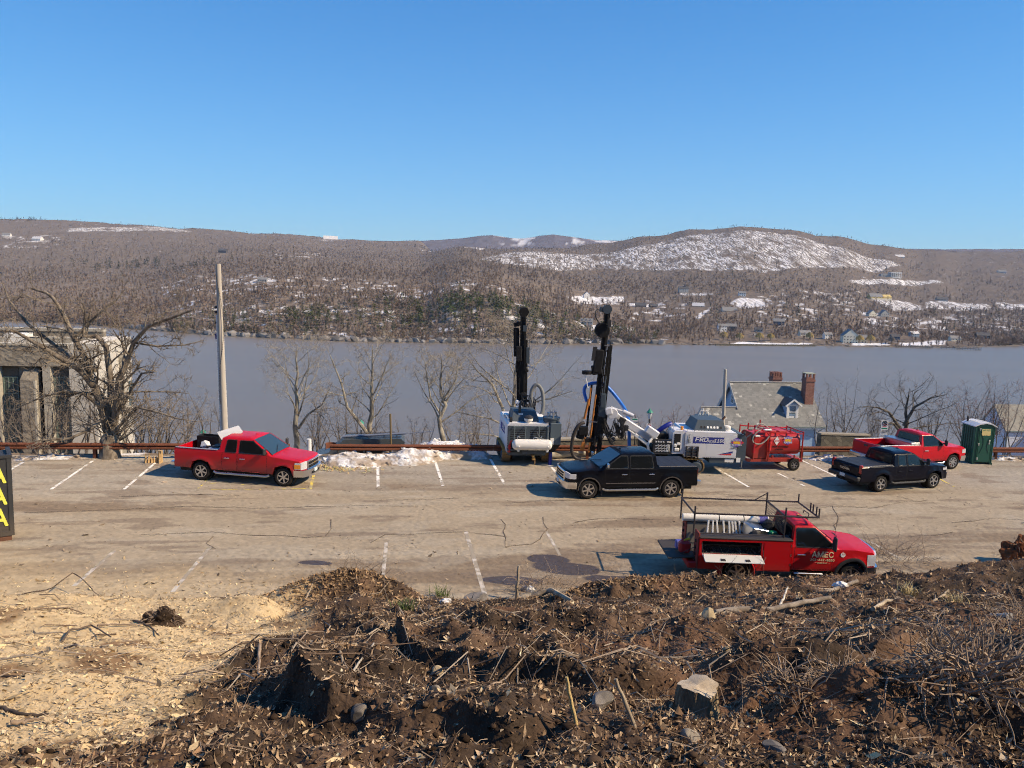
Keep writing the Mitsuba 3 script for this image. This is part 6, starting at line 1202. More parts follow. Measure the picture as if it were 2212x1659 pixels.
for (top, foot, lab) in (((15.97,88,-4.92), (16.06,88,-9.16), 'green capped street lamp right of the right drill rig boom'), ((-18.14,92,-7.73), (-18.15,92,-10.81), 'green capped street lamp left of the pale twin stemmed tree'), ((-37.34,92,-9.33), (-37.4,92,-11.56), 'green capped street lamp just left of the tall utility pole')):
    top, foot = np.array(top), np.array(foot); t = thing('street_lamp', lab, 'street lamp', 'green street lamps on the lower road')
    part(t, 'post', tube([foot + [0, 0, -5], top - [0, 0, 1.25]], .09, 8), 'm_dark')
    part(t, 'lantern', xf(lathe([(.12, 0), (.30, .75), (0, .75)], 10), mv(*(top - [0, 0, 1.25]))), 'm_lampglass')
    part(t, 'cap', xf(lathe([(.40, 0), (.34, .10), (.12, .34), (.05, .5), (0, .5)], 10), mv(*(top - [0, 0, .5]))), 'm_lampgreen')
def sign(label, tl, br, foot, plates, post='m_trim'):
    """white sign board: corners in world, plates: (fraction rectangle, material)"""
    tl, br, foot = np.array(tl), np.array(br), np.array(foot); t = thing('sign', label, 'sign'); w, h = br[0] - tl[0], tl[2] - br[2]
    part(t, 'board', box(tl[0], br[0], tl[1] - .02, tl[1], br[2], tl[2]), 'm_signwhite')
    part(t, 'post', tube([[foot[0], tl[1] + .06, foot[2]], [foot[0], tl[1] + .06, tl[2] + .02]], .04, 6), post)
    for (x0, x1, y0, y1), m in plates: part(t, 'panel', box(tl[0] + w * x0, tl[0] + w * x1, tl[1] - .026, tl[1] - .021, tl[2] - h * y1, tl[2] - h * y0), m)
    return t, tl, w, h
mat('m_signwhite', (.70, .71, .70), .5); mat('m_signgreen', (.03, .22, .14), .5); mat('m_signred', (.55, .05, .05), .5)
t, tl, w, h = sign('tall white no parking sign standing left of the right red pickup cab', (22.34,46,1.23), (22.76,46,0.35), (22.66,46,-0.25), [((.08, .92, .52, .60), 'm_signgreen'), ((.2, .8, .39, .44), 'm_signred')])
c = np.array([tl[0] + w * .5, tl[1] - .03, tl[2] - h * .20]); r = w * .36
part(t, 'ring', prism([(c[0] + r * math.cos(a), c[2] + r * math.sin(a)) for a in np.linspace(0, 2 * PI, 28, endpoint=False)], c[1], c[1] - .004, 'y') if False else prism(Point(c[0], c[2]).buffer(r, 12).difference(Point(c[0], c[2]).buffer(r * .74, 12)), c[1] - .004, c[1], 'y'), 'm_dark')
part(t, 'letter', xf(text('R', r * 1.05, .004), face((c[0] - r * .38, c[1], c[2] - r * .5), (1, 0, 0), (0, 0, 1))), 'm_dark')
part(t, 'slash', prism(LineString([(c[0] - r * .6, c[2] + r * .6), (c[0] + r * .6, c[2] - r * .6)]).buffer(r * .12), c[1] - .006, c[1] - .001, 'y'), 'm_dark')
for s_, f_ in (('VISITORS', .29), ('10 MIN', .72), ('ONLY', .84)): part(t, 'letter', xf(text(s_, w * (.13 if f_ < .5 else .2), .004, False), face((tl[0] + w * .14, c[1], tl[2] - h * f_ - w * .1), (1, 0, 0), (0, 0, 1))), 'm_signred' if f_ < .5 else 'm_dark')
t, tl, w, h = sign('white notice board with green heading behind the right drill rig boom', (7.44,47,0.84), (7.81,47,0.3), (7.69,47,-0.96), [((.06, .94, .05, .22), 'm_signgreen')])
for s_, f_ in (('10 MIN', .5), ('ONLY', .75)): part(t, 'letter', xf(text(s_, w * .2, .004, False), face((tl[0] + w * .2, tl[1] - .03, tl[2] - h * f_), (1, 0, 0), (0, 0, 1))), 'm_dark')
t, tl, w, h = sign('white no turn sign with red ring below the right street lamp', (12.47,70,-3.54), (12.92,70,-4.09), (12.78,70,-5.7), [])
c = np.array([tl[0] + w * .5, tl[1] - .03, tl[2] - h * .45]); r = w * .40
part(t, 'ring', prism(Point(c[0], c[2]).buffer(r, 12).difference(Point(c[0], c[2]).buffer(r * .72, 12)).union(LineString([(c[0] - r * .6, c[2] + r * .6), (c[0] + r * .6, c[2] - r * .6)]).buffer(r * .13)), c[1] - .004, c[1], 'y'), 'm_signred')
part(t, 'arrow', prism(LineString([(c[0] + r * .2, c[2] - r * .55), (c[0] + r * .2, c[2] + r * .2), (c[0] - r * .4, c[2] + r * .2)]).buffer(r * .1), c[1] + .001, c[1] + .005, 'y'), 'm_dark')

# ================================================================ portable toilet
mat('m_toilet', (.012, .085, .055), .45); mat('m_toiletdark', (.008, .05, .034), .5); mat('m_toiletroof', (.66, .67, .68), .4); mat('m_yellowsign', (.74, .60, .25), .5)
_a, _b = np.array((25.42,41.75,-0.39)), np.array((26.47,41.82,-0.41)); XO = on_lot(_a[0], _a[1], math.degrees(math.atan2(_b[1] - _a[1], _b[0] - _a[0])) - 3)
to = thing('portable_toilet', 'dark green portable toilet with white roof beside the right red pickup', 'portable toilet', X=XO)
def QP(n_, m_, k_, sm=False, parent=to, **kw): return part(parent, n_, m_, k_, sm, **kw)
QP('cabin', cat([box(0, 1.12, .01, 1.18, .10, 2.08)]), 'm_toilet'); QP('skid', cat([box(0, .14, -.06, 1.24, 0, .10), box(.98, 1.12, -.06, 1.24, 0, .10)]), 'm_toiletdark')
for x in (-.01, .17, .95, 1.03): QP('corner_rib', cbox((x + .035, .0, 1.08), (.06, .06, 1.98), .02), 'm_toilet')
for y in np.linspace(.2, 1.0, 5): QP('side_rib', cbox((-.01, y, 1.08), (.05, .05, 1.9), .015), 'm_toiletdark')
QP('front_gable', prism([(0, 2.08), (1.12, 2.08), (.86, 2.20), (.56, 2.26), (.26, 2.20)], -.02, 1.18, 'y'), 'm_toilet')
QP('roof', cat([prism([(-.06, 2.085), (.22, 2.215), (.56, 2.275), (.90, 2.215), (1.18, 2.085), (1.18, 2.13), (.90, 2.28), (.56, 2.34), (.22, 2.28), (-.06, 2.13)], -.08, 1.26, 'y')] + [xf(prism([(-.05, 2.13), (.22, 2.285), (.56, 2.345), (.90, 2.285), (1.17, 2.13), (.90, 2.305), (.56, 2.37), (.22, 2.305)], y, y + .08, 'y'), mv()) for y in (.2, .5, .8)]), 'm_toiletroof')
QP('vent_pipe', tube([(.14, 1.0, 2.1), (.14, 1.0, 2.52)], .055, 10), 'm_trim')
dr_ = QP('door', box(.25, .93, -.035, -.005, .16, 2.03), 'm_toilet')
for pts in ([(.33, 1.9), (.34, 1.7), (.47, 1.45), (.50, 1.2), (.47, .95), (.34, .62)], [(.84, 1.5), (.74, 1.3), (.72, 1.05), (.78, .8), (.86, .65)]): QP('groove', tube([(x, -.04, z) for x, z in pts], .016, 5), 'm_toiletdark', parent=dr_)
QP('handle', cat([cbox((.83, -.05, 1.32), (.07, .05, .12), .01), cbox((.82, -.05, 1.18), (.06, .05, .09), .01)]), 'm_alu', parent=dr_)
for z in (.3, 1.1, 1.95): QP('hinge', cbox((.26, -.045, z), (.06, .03, .13), .008), 'm_alu', parent=dr_)
ns = QP('notice', box(.36, .84, -.046, -.038, 1.62, 1.97), 'm_yellowsign', parent=dr_)
for s_, z, hh in (('GOT TO GO', 1.87, .062), ('845-555', 1.77, .05)): QP('lettering', xf(text(s_, hh, .004), face((.385, -.047, z), (1, 0, 0), (0, 0, 1))), 'm_signgreen', parent=dr_) if hh > .055 else None

# ================================================================ waste container at the left edge
mat('m_container', _dirty((.030, .032, .036), (.10, .08, .06), .3, 1.0, .6), .6); mat('m_lime', (.70, .72, .10), .6)
c0 = np.array((-16.02,24.08,0.25)); XC = on_lot(c0[0], c0[1] + .1, 36)
zt = ((-16.16,24.4,2.95))[2] - c0[2]
dm = thing('waste_container', 'tall black waste container with yellow letters at the left edge', 'container', X=XC)
part(dm, 'body', cat([box(-2.4, -.05, .0, 1.3, .28, zt)]), 'm_container')
part(dm, 'top_rim', cat([box(-2.45, .02, -.05, .07, zt, zt + .1), box(-.1, .02, .07, 1.3, zt, zt + .1)]), 'm_container')
part(dm, 'corner_post', cat([box(-.13, .0, -.03, .1, .2, zt)]), 'm_container')
part(dm, 'base_rail', box(-2.4, .0, -.1, 1.35, .16, .30), 'm_container')
part(dm, 'roller', xf(lathe([(0, -.2), (.22, -.2), (.24, 0), (.22, .2), (0, .2)], 14, 'x'), mv(-.28, .15, .05)), 'm_rust')
for i in range(3):
    z = zt * (1 - (999 + 47.5 * i - 985) / 181.) - .58
    q = text('A', .56, .01); part(dm, 'letter', xf((np.c_[q[0][:, 0] * .85, q[0][:, 1:]], q[1]), face((-.62, -.012, z), (1, 0, 0), (0, 0, 1))), 'm_lime')

# ================================================================ dark van on the lower ground behind the snow bank
vn = thing('van', 'dark van with roof rack parked lower down behind the guardrail', 'van', X=(lambda p: np.block([[rot('z', 8)[:3, :3], np.array(p)[:, None]], [np.zeros((1, 3)), np.ones((1, 1))]]))(np.array((-8.75,43,-1.04)) + [0, 1.2, -1.15]))
mat('m_van', (.05, .06, .065), .3, coat=.8)
def vfn(p):
    p = np.array(p, float); s = 1 - .16 * np.clip((p[:, 2] - .95) / 1.1, 0, 1); p[:, 1] *= s; p[:, 2] += .04 * (1 - (p[:, 1] / .95) ** 2) * (p[:, 2] > 1.8); return p
part(vn, 'body', warped([(-2.55, .35), (2.55, .35), (2.55, 1.1), (1.7, 1.3), (.9, 2.0), (-2.3, 2.05), (-2.5, 1.9)][::1] if False else [(2.55, .35), (2.55, 1.85), (2.35, 2.03), (-.9, 2.0), (-1.75, 1.28), (-2.5, 1.08), (-2.6, .6), (-2.5, .35)], .95, vfn, .15), 'm_van', 25)
for x0, x1 in ((-.75, .2), (.3, 1.3), (1.4, 2.35)): part(vn, 'window', sheet([(x0, 1.25), (x1, 1.25), (x1, 1.75), (x0 + (.3 if x0 < 0 else 0), 1.75)], -.95, vfn, .01, 0), 'm_glass')
part(vn, 'roof_rack', cat([tube([(-.8, s, 2.12), (2.3, s, 2.12)], .03, 6) for s in (-.6, .6)] + [tube([(x, -.62, 2.12), (x, .62, 2.12)], .02, 5) for x in (-.5, .5, 1.4, 2.1)]), 'm_trim')
part(vn, 'pole_load', cat([tube([(-1.0, -.35, 2.1), (2.6, -.35, 2.28)], .07, 8), tube([(2.4, -.35, 2.26), (4.2, -.35, 2.40)], .02, 5)]), 'm_vanload'); mat('m_vanload', (.16, .19, .26), .5)
part(vn, 'mirror', cbox((-1.2, -1.02, 1.38), (.12, .16, .22), .03), 'm_trim')
for x in (-1.6, 1.6): wheel(vn, x, -.82, .35, .22, -1, 5)

# ================================================================ houses near the river road
def _slate_c(p, n, uv):
    r = dr.floor(p.z * 6.2); x = p.x * 3.4 + cell_rand(r, 3.0) * 7; k = cell_rand(dr.floor(x), r, 5.0); f = fbm(p.x * .5, p.z * .8, 2.0, 3)
    edge = smoothstep(.0, .12, p.z * 6.2 - r); col = mix((.15, .155, .15), (.255, .257, .243), k * .7 + f * .3)
    col = mix(col, mi.Color3f(.40, .40, .37), smoothstep(.93, .95, k)); return col * (.7 + .3 * edge)
mat('m_slate', proc(_slate_c), .75, spec=.3)
def _tan_c(p, n, uv): return mix((.20, .195, .17), (.31, .295, .25), fbm(p.x * 2, p.y * 2, p.z * 4, 3))
mat('m_tanroof', proc(_tan_c), .85)
def _clap(col):
    def f(p, n, uv): return mi.Color3f(*col) * (.80 + .2 * smoothstep(0.0, .25, p.z * 6 - dr.floor(p.z * 6)))
    return proc(f)
mat('m_clapblue', _clap((.27, .40, .56)), .6); mat('m_clapwhite', _clap((.56, .60, .68)), .6)
def _brick_c(p, n, uv):
    r = dr.floor(p.z * 11); h_ = (p.x + p.y) * 4.5 + .5 * (r - 2 * dr.floor(r / 2)); k = cell_rand(dr.floor(h_), r, 1.0)
    m = dr.maximum(1 - smoothstep(.03, .10, p.z * 11 - r), 1 - smoothstep(.02, .06, h_ - dr.floor(h_)))
    return mix(mix((.16, .065, .05), (.27, .125, .095), k), (.26, .21, .18), m * .7)
mat('m_brick', proc(_brick_c), .85); mat('m_whitetrim', (.72, .72, .69), .5); mat('m_gutter', (.12, .16, .16), .5)
def slab(pts, th=.14):
    p = np.array(pts, float); n = np.cross(p[1] - p[0], p[2] - p[0]); n /= np.linalg.norm(n); n *= np.sign(n[2]) if abs(n[2]) > 1e-6 else 1
    k = len(p); v = np.vstack([p, p - n * th]); f = [[0, i, i + 1] for i in range(1, k - 1)] + [[k, k + i + 1, k + i] for i in range(1, k - 1)]
    for i in range(k): j = (i + 1) % k; f += [[i, i + k, j + k], [i, j + k, j]]
    f = np.array(f); m = trimesh.Trimesh(v, f, process=False); m.fix_normals(); return np.array(m.vertices), np.array(m.faces)
XH = mv(23.03, 80.0, -.68) @ rot('z', 6)
ho = thing('house', 'blue clapboard house with grey slate roof and two brick chimneys', 'house', X=XH)
def QH(n_, m_, k_, sm=False, parent=ho, **kw): return part(parent, n_, m_, k_, sm, **kw)
L_, R_h, R2, dw = 8.15, 3.9, 6.4, 2.31
rf = QH('roof', cat([slab([(-.35, 0, .0), (L_, 0, .0), (L_ + .14, -dw, -dw), (-.35, -dw, -dw)]), slab([(2.1, -dw - .002, -dw - .002), (L_ + .14, -dw - .002, -dw - .002), (L_ + .3, -R_h - .1, -R_h - .1), (2.1, -R_h - .1, -R_h - .1)]), slab([(-4.1, -dw - .002, -dw - .002), (2.098, -dw - .002, -dw - .002), (2.098, -R2, -R2), (-4.1, -R2, -R2)]), slab([(-.35, .02, .0), (-.35, R_h + .3, -R_h - .3), (L_, R_h + .3, -R_h - .3), (L_, .02, .0)]), slab([(-4.1, -dw + .02, -dw), (-4.1, 1.6, -dw - 3.9), (-.02, 1.6, -dw - 3.9), (-.02, -dw + .02, -dw)])]), 'm_slate')
QH('ridge_cap', cat([beam((-.36, 0, .03), (L_ + .02, 0, .03), .22, .08), beam((-4.12, -dw, -dw + .03), (-.36, -dw, -dw + .03), .22, .08)]), 'm_gutter2', parent=rf); mat('m_gutter2', (.36, .36, .34), .7)
for x, z, e0, e1 in ((-.37, 0, -dw - .2, 3.9), (-4.12, -dw, -R2, 1.5)):
    QH('rake_board', cat([beam((x, 0 if x > -1 else -dw, z - .16), (x, e0, e0 if x > -1 else -R2), .05, .30), beam((x, 0 if x > -1 else -dw, z - .16), (x, e1, z - abs(e1 - (0 if x > -1 else -dw)) - .16), .05, .34)]), 'm_rake', parent=rf)
mat('m_rake', (.42, .42, .40), .6)
QH('wall', cat([prism([(-R_h + .4, -12), (R_h - .3, -12), (R_h - .3, -R_h + .15), (0, -.2), (-R_h + .4, -R_h + .2)], 0, L_ - .4, 'x'), prism([(-R2 + .5, -12), (1.2, -12), (1.2, -dw - 3.4), (-dw, -dw - .2), (-R2 + .5, -R2 + .3)], -3.8, -.02, 'x')]), 'm_clapblue')
def window(parent, o, w, h, X_=None, right=(1, 0, 0), deep=.06, name='window'):
    M = face(o, right, (0, 0, 1)); k = key(parent + '__' + name); ft = .10
    part(k, 'frame', xf(cat([box(-w / 2 - ft, w / 2 + ft, h / 2, h / 2 + ft, -deep, .05), box(-w / 2 - ft, w / 2 + ft, -h / 2 - ft, -h / 2, -deep, .07), box(-w / 2 - ft, -w / 2, -h / 2, h / 2, -deep, .05), box(w / 2, w / 2 + ft, -h / 2, h / 2, -deep, .05), box(-w / 2, w / 2, -.03, .03, -deep, .045)]), M), 'm_whitetrim')
    part(k, 'pane', xf(box(-w / 2, w / 2, -h / 2, h / 2, -.02, .01), M), 'm_housepane'); return k
mat('m_housepane', (.10, .13, .13), .1, spec=.8)
for x in (2.9, 5.2): window(ho, (x, -R_h + .36, -R_h - 1.6), .8, 1.5)
window(ho, (-.06, -1.0 + .6, -1.75), .55, .8, right=(0, -1, 0))
QH('eave', cat([box(2.1, L_ + .2, -R_h - .12, -R_h + .42, -R_h - .34, -R_h - .22)]), 'm_whitetrim'); QH('gutter', tube([(2.1, -R_h - .16, -R_h - .14), (L_ + .35, -R_h - .16, -R_h - .14)], .07, 8), 'm_gutter')
QH('downpipe', tube([(L_ + .2, -R_h - .1, -R_h - .2), (L_ - .3, -R_h + .25, -R_h - .6), (L_ - .3, -R_h + .25, -11)], .06, 6), 'm_gutter')
QH('corner_board', box(L_ - .52, L_ - .38, -R_h + .36, -R_h + .52, -12, -R_h - .1), 'm_whitetrim')
def chimney(x, y, z0, z1, w, d, n=1):
    k = QH('chimney', cat([box(x - w / 2, x + w / 2, y - d / 2, y + d / 2, z0, z1 - .5), box(x - w / 2 - .06, x + w / 2 + .06, y - d / 2 - .06, y + d / 2 + .06, z1 - .85, z1 - .68)]), 'm_brick')
    ps = [(x + sx * (w / 2 - .09), y + sy * (d / 2 - .09)) for sx in np.linspace(-1, 1, n + 1) for sy in np.linspace(-1, 1, n + 1) if abs(sx) == 1 or abs(sy) == 1]
    for a, b in ps: QH('cap_post', box(a - .09, a + .09, b - .09, b + .09, z1 - .5, z1 - .06), 'm_brick', parent=k)
    if n < 3: QH('cap_slab', box(x - w / 2 - .03, x + w / 2 + .03, y - d / 2 - .03, y + d / 2 + .03, z1 - .06, z1 + .02), 'm_capstone', parent=k)
mat('m_capstone', (.30, .32, .24), .8)
chimney(7.45, -1.55, -3.0, 1.20, .92, .95, 1); chimney(5.55, 2.0, -3.0, .95, .98, 1.0, 3)
dx = 5.15; do = key(ho + '__dormer')
part(do, 'wall', cat([prism([(-3.2, -3.4), (-1.2, -1.9), (-3.2, -1.85)], dx - .62, dx + .62, 'x')]), 'm_clapblue')
part(do, 'roof', cat([slab([(dx, -3.42, -1.28), (dx, -.9, -1.28), (dx - .86, -1.6, -1.98), (dx - .86, -3.42, -1.98)], .08), slab([(dx, -3.42, -1.28), (dx + .86, -3.42, -1.98), (dx + .86, -1.6, -1.98), (dx, -.9, -1.28)], .08)]), 'm_darkroof'); mat('m_darkroof', (.07, .075, .08), .6)
part(do, 'gable', prism([(dx - .62, -1.86), (dx + .62, -1.86), (dx, -1.36)], -3.26, -3.18, 'y'), 'm_clapblue')
part(do, 'bargeboard', cat([beam((dx - .86, -3.46, -2.02), (dx, -3.46, -1.34), .06, .16), beam((dx + .86, -3.46, -2.02), (dx, -3.46, -1.34), .06, .16)]), 'm_whitetrim')
part(do, 'front', cat([box(dx - .62, dx - .40, -3.24, -3.14, -3.4, -1.86), box(dx + .40, dx + .62, -3.24, -3.14, -3.4, -1.86), box(dx - .40, dx + .40, -3.24, -3.14, -3.45, -3.25), box(dx - .40, dx + .40, -3.24, -3.14, -2.0, -1.86)]), 'm_whitetrim')
wk = key(do + '__window'); part(ho, 'dormer_window', cat([box(dx - .40, dx + .40, -3.2, -3.18, -3.25, -2.0)]), 'm_housepane'); part(ho, 'dormer_sash', cat([box(dx - .40, dx + .40, -3.225, -3.2, -2.66, -2.58), box(dx - .40, dx - .34, -3.225, -3.2, -3.25, -2.0), box(dx + .34, dx + .40, -3.225, -3.2, -3.25, -2.0), box(dx - .34, dx + .2, -3.222, -3.205, -3.25, -3.05)]), 'm_whitetrim')
# white house at the right edge
XW = mv(48.07 * 1.3, 76 * 1.3, 8.8 - 10.62 * 1.3) @ rot('z', 6)
hw = thing('house', 'white house with mossy tan roof at the right edge', 'house', X=XW); q = 1.949 * 1.3; S2 = 1.2
part(hw, 'roof', cat([slab([(-.2, 0, 0), (14, 0, 0), (14, -q, -q * S2), (-.2, -q, -q * S2)]), slab([(-.2, .02, 0), (-.2, q, -q * S2), (14, q, -q * S2), (14, .02, 0)]), slab([(4.2, -q - 1.6, -q * S2 - .2), (4.2, -1.2, -q * S2 + 2.2), (9, -1.2, -q * S2 + 2.2), (9, -q - 1.6, -q * S2 - .2)])]), 'm_tanroof')
part(hw, 'wall', cat([prism([(-q + .2, -14), (q - .2, -14), (q - .2, -q * S2 + .15), (0, -.25), (-q + .2, -q * S2 + .15)], 0, 13.6, 'x'), box(3.0, 13, -q - 1.2, -q + .2, -14, -q * S2 - .25)]), 'm_clapwhite')
part(hw, 'gutter', cat([tube([(-.2, -q - .06, -q * S2 - .05), (4.2, -q - .06, -q * S2 - .05)], .07, 6), tube([(.1, -q + .1, -q * S2 - .1), (.1, -q + .1, -13)], .08, 6)]), 'm_gutter')
window(hw, (-.06, -.9, -3.3), .55, 1.25, right=(0, -1, 0)); window(hw, (4.6, -q - 1.26, -q * S2 - 1.3), .7, 1.1)

# stone building at the left
def _stone_c(p, n, uv):
    r = dr.floor(p.z * 2.1); u = (p.x * .95 + p.y * .5) * 1.3 + cell_rand(r, 2.0) * 3; k = cell_rand(dr.floor(u), r, 4.0); f = fbm(p.x * 2, p.y * 2, p.z * 3, 4)
    m = dr.maximum(1 - smoothstep(.02, .09, p.z * 2.1 - r), 1 - smoothstep(.01, .05, u - dr.floor(u)))
    return mix(mix((.18, .16, .13), (.31, .28, .23), k * .6 + f * .4), (.20, .18, .15), m * .6)
bumped('m_stone', proc(_stone_c), lambda p, n, uv: fbm(p.x * 3, p.y * 3, p.z * 4, 3), .12, rough=.9, spec=.15, eps=.02)
def _pale_c(p, n, uv): return mix((.31, .29, .245), (.42, .395, .335), fbm(p.x * 2, p.y * 2, p.z * 3, 3))
mat('m_palestone', proc(_pale_c), .85)
mat('m_winteal', (.035, .06, .06), .25, spec=.7)
XB = mv(-33.0, 60.0, 3.05) @ rot('z', 8)     # x runs right along the facade to the corner at 0, y away, z from the parapet down
bd = thing('stone_building', 'grey stone building with tall window bays behind the big bare tree', 'building', X=XB)
def QB(n_, m_, k_, sm=False, parent=bd, **kw): return part(parent, n_, m_, k_, sm, **kw)
QB('wall', cat([box(-40, 0, .6, 8.0, -18, -.0)]), 'm_stone')
QB('end_wall', cat([box(-1.6, .35, .0, 8.1, -18, .45)]), 'm_endstone_lit')
mat('m_endstone_lit', (.47, .445, .39), .85)  # paler copy of the stone: sunlight on the end face put into its colour
QB('parapet', cat([box(-40, -1.6, .0, .5, -1.35, .25), box(-40, -1.6, 7.3, 7.9, 0, .9)]), 'm_stone'); QB('coping', cat([box(-40, -1.6, -.08, .62, .25, .42), box(-40, -1.6, 7.2, 8.0, .9, 1.15), box(-14, -2, 5, 5.6, .0, .55)]), 'm_palestone')
QB('roof_vent', box(-8.6, -6.9, 5, 6.4, 0, .8), 'm_whitetrim')
x = -1.8
while x > -40:
    QB('bay_recess', box(x - 1.15, x, .55, .596, -18, -1.5), 'm_bay')
    for z0, z1 in ((-4.9, -2.3), (-8.3, -5.9), (-11.9, -9.3), (-15.5, -12.9)):
        k = key(bd + '__window'); part(k, 'pane', box(x - 1.08, x - .07, .50, .55, z0, z1), 'm_winteal')
        part(k, 'mullion', cat([box(x + o - .04, x + o + .04, .46, .5, z0, z1) for o in (-1.08, -.74, -.40, -.06)] + [box(x - 1.08, x - .06, .455, .5, z, z + .08) for z in (z0, (z0 + z1) / 2, z1)]), 'm_mull')
    QB('pier', box(x - 1.72, x - 1.16, -.05, .6, -18, -1.35), 'm_palestone')
    QB('slot', box(x - 2.08, x - 1.74, .5, .598, -18, -1.6), 'm_dark')
    pr = QB('buttress', cat([box(x - 3.2, x - 2.1, -.45, .6, -18, -2.4), hull(np.array([[x - 3.2, -.45, -2.4], [x - 2.1, -.45, -2.4], [x - 3.2, .55, -1.5], [x - 2.1, .55, -1.5], [x - 3.2, .55, -2.4], [x - 2.1, .55, -2.4]]))]), 'm_stone')
    QB('quoin', box(x - 2.24, x - 2.085, -.47, -.2, -18, -2.45), 'm_palestone', parent=pr)
    x -= 3.7
mat('m_bay', (.12, .105, .085), .9); mat('m_mull', (.12, .17, .155), .5)
for y in (3.2, 7.6): QB('end_window', cat([box(.352, .362, y - .5, y + .5, -5.6, -3.4)]), 'm_winteal')
QB('end_pier', cat([box(.35, .75, 5.0, 5.7, -18, -.8)]), 'm_palestone')

# stone wall beside the road
def _rub_c(p, n, uv):
    d1, d2, k = voronoi(p.x * 2.4, p.z * 3.2); return mix(mix((.06, .055, .04), (.15, .135, .10), k), (.06, .05, .04), 1 - smoothstep(.02, .12, d2 - d1))
mat('m_rubble', proc(_rub_c), .9)
mat('m_coping', (.25, .22, .17), .85)
for a, b, lab in (((2.6,46.5,-0.46), (9.26,48.6,-0.57), 'low rubble stone wall with pale coping between the two drill rigs'), ((22.65,56,-1.46), (26.77,57,-1.66), 'low rubble stone wall with pale coping right of the blue house')):
    w0, w1 = np.array(a), np.array(b); sw = thing('stone_wall', lab, 'wall')
    part(sw, 'masonry', beam(w0 - [0, 0, 1.1], w1 - [0, 0, 1.1], .5, 2.0), 'm_rubble'); part(sw, 'coping', beam(w0 - [0, 0, .05], w1 - [0, 0, .05], .62, .13), 'm_coping')

# ================================================================ bare trees and shrubs on this side
def _bark(a, b):
    def f(p, n, uv): return mix(a, b, smoothstep(.35, .65, fbm(p.x * 5, p.y * 5, p.z * 2.2, 4)))
    return proc(f)
mat('m_bark', _bark((.12, .10, .08), (.25, .215, .17)), .9, spec=.1); mat('m_barkpale', _bark((.36, .33, .265), (.18, .16, .125)), .85, spec=.15)
mat('m_twig', (.165, .142, .12), .9, spec=.1); mat('m_twigred', (.19, .115, .10), .9, spec=.1); mat('m_twigpale', (.24, .205, .165), .9, spec=.1); mat('m_barkdark', _bark((.07, .06, .05), (.17, .15, .12)), .9, spec=.1)
def wander(rng, p, d, L, n, jit, lift):
    pts = [np.array(p, float)]; d = np.array(d, float); d /= np.linalg.norm(d)
    for _ in range(n):
        d = d + rng.normal(0, jit, 3) + [0, 0, lift]; d /= np.linalg.norm(d); pts.append(pts[-1] + d * L / n)
    return np.array(pts)
class Tree:
    def __init__(s, seed): s.r = np.random.default_rng(seed); s.big, s.mid, s.fine = [], [], []
    def limb(s, pts, r0, r1, side=10, length=2.2, levels=3, start=.25, up=.12, sides=8, thin=1.0):
        """a limb along pts with side branches that branch again"""
        pts = np.array(pts, float); n = len(pts); s.big.append(tube(pts, np.linspace(r0, r1, n), sides)); seg = np.r_[0, np.cumsum(np.linalg.norm(np.diff(pts, axis=0), axis=1))]
        for k in range(side):
            u = start + (1 - start) * (k + s.r.uniform(0, 1)) / side; q = np.array([np.interp(u * seg[-1], seg, pts[:, i]) for i in range(3)]); q2 = np.array([np.interp(min(1, u + .05) * seg[-1], seg, pts[:, i]) for i in range(3)]) - q
            if np.linalg.norm(q2) < 1e-6: q2 = pts[-1] - pts[-2]
            s.branch(q, q2, length * s.r.uniform(.55, 1.15) * (1.1 - .55 * u), (r0 + (r1 - r0) * u) * .45 * thin, levels, up)
    def branch(s, p, axis, L, r, lev, up):
        a = np.array(axis, float); a /= np.linalg.norm(a); o = s.r.normal(0, 1, 3); o -= a * (o @ a); o /= np.linalg.norm(o); d = a * s.r.uniform(.35, .9) + o * s.r.uniform(.6, 1.0)
        r = max(r, .009); pts = wander(s.r, p, d, L, 5 if lev > 1 else 3, .20, up * .35)
        (s.mid if lev > 1 else s.fine).append(tube(pts, np.linspace(r, max(r * .45, .004), len(pts)), 5 if lev > 2 else 3, False))
        if lev <= 1: return
        m = int(s.r.integers(3, 6)) if lev > 2 else int(s.r.integers(3, 7))
        for k in range(m):
            u = s.r.uniform(.25, 1.0); i = u * (len(pts) - 1); j = min(int(i), len(pts) - 2); s.branch(pts[j] + (pts[j + 1] - pts[j]) * (i - j), pts[j + 1] - pts[j], L * s.r.uniform(.35, .62), r * .5, lev - 1, up)
    def done(s, name, label, bark, twig, group=None, cat_='tree'):
        t = thing(name, label, cat_, group)
        part(t, 'trunk', cat(s.big), bark, 50)
        if s.mid: part(t, 'branches', cat(s.mid), bark, kind='stuff')
        if s.fine: part(t, 'twigs', cat(s.fine), twig, kind='stuff')
        return t
def px(*q): return np.array(q, float)
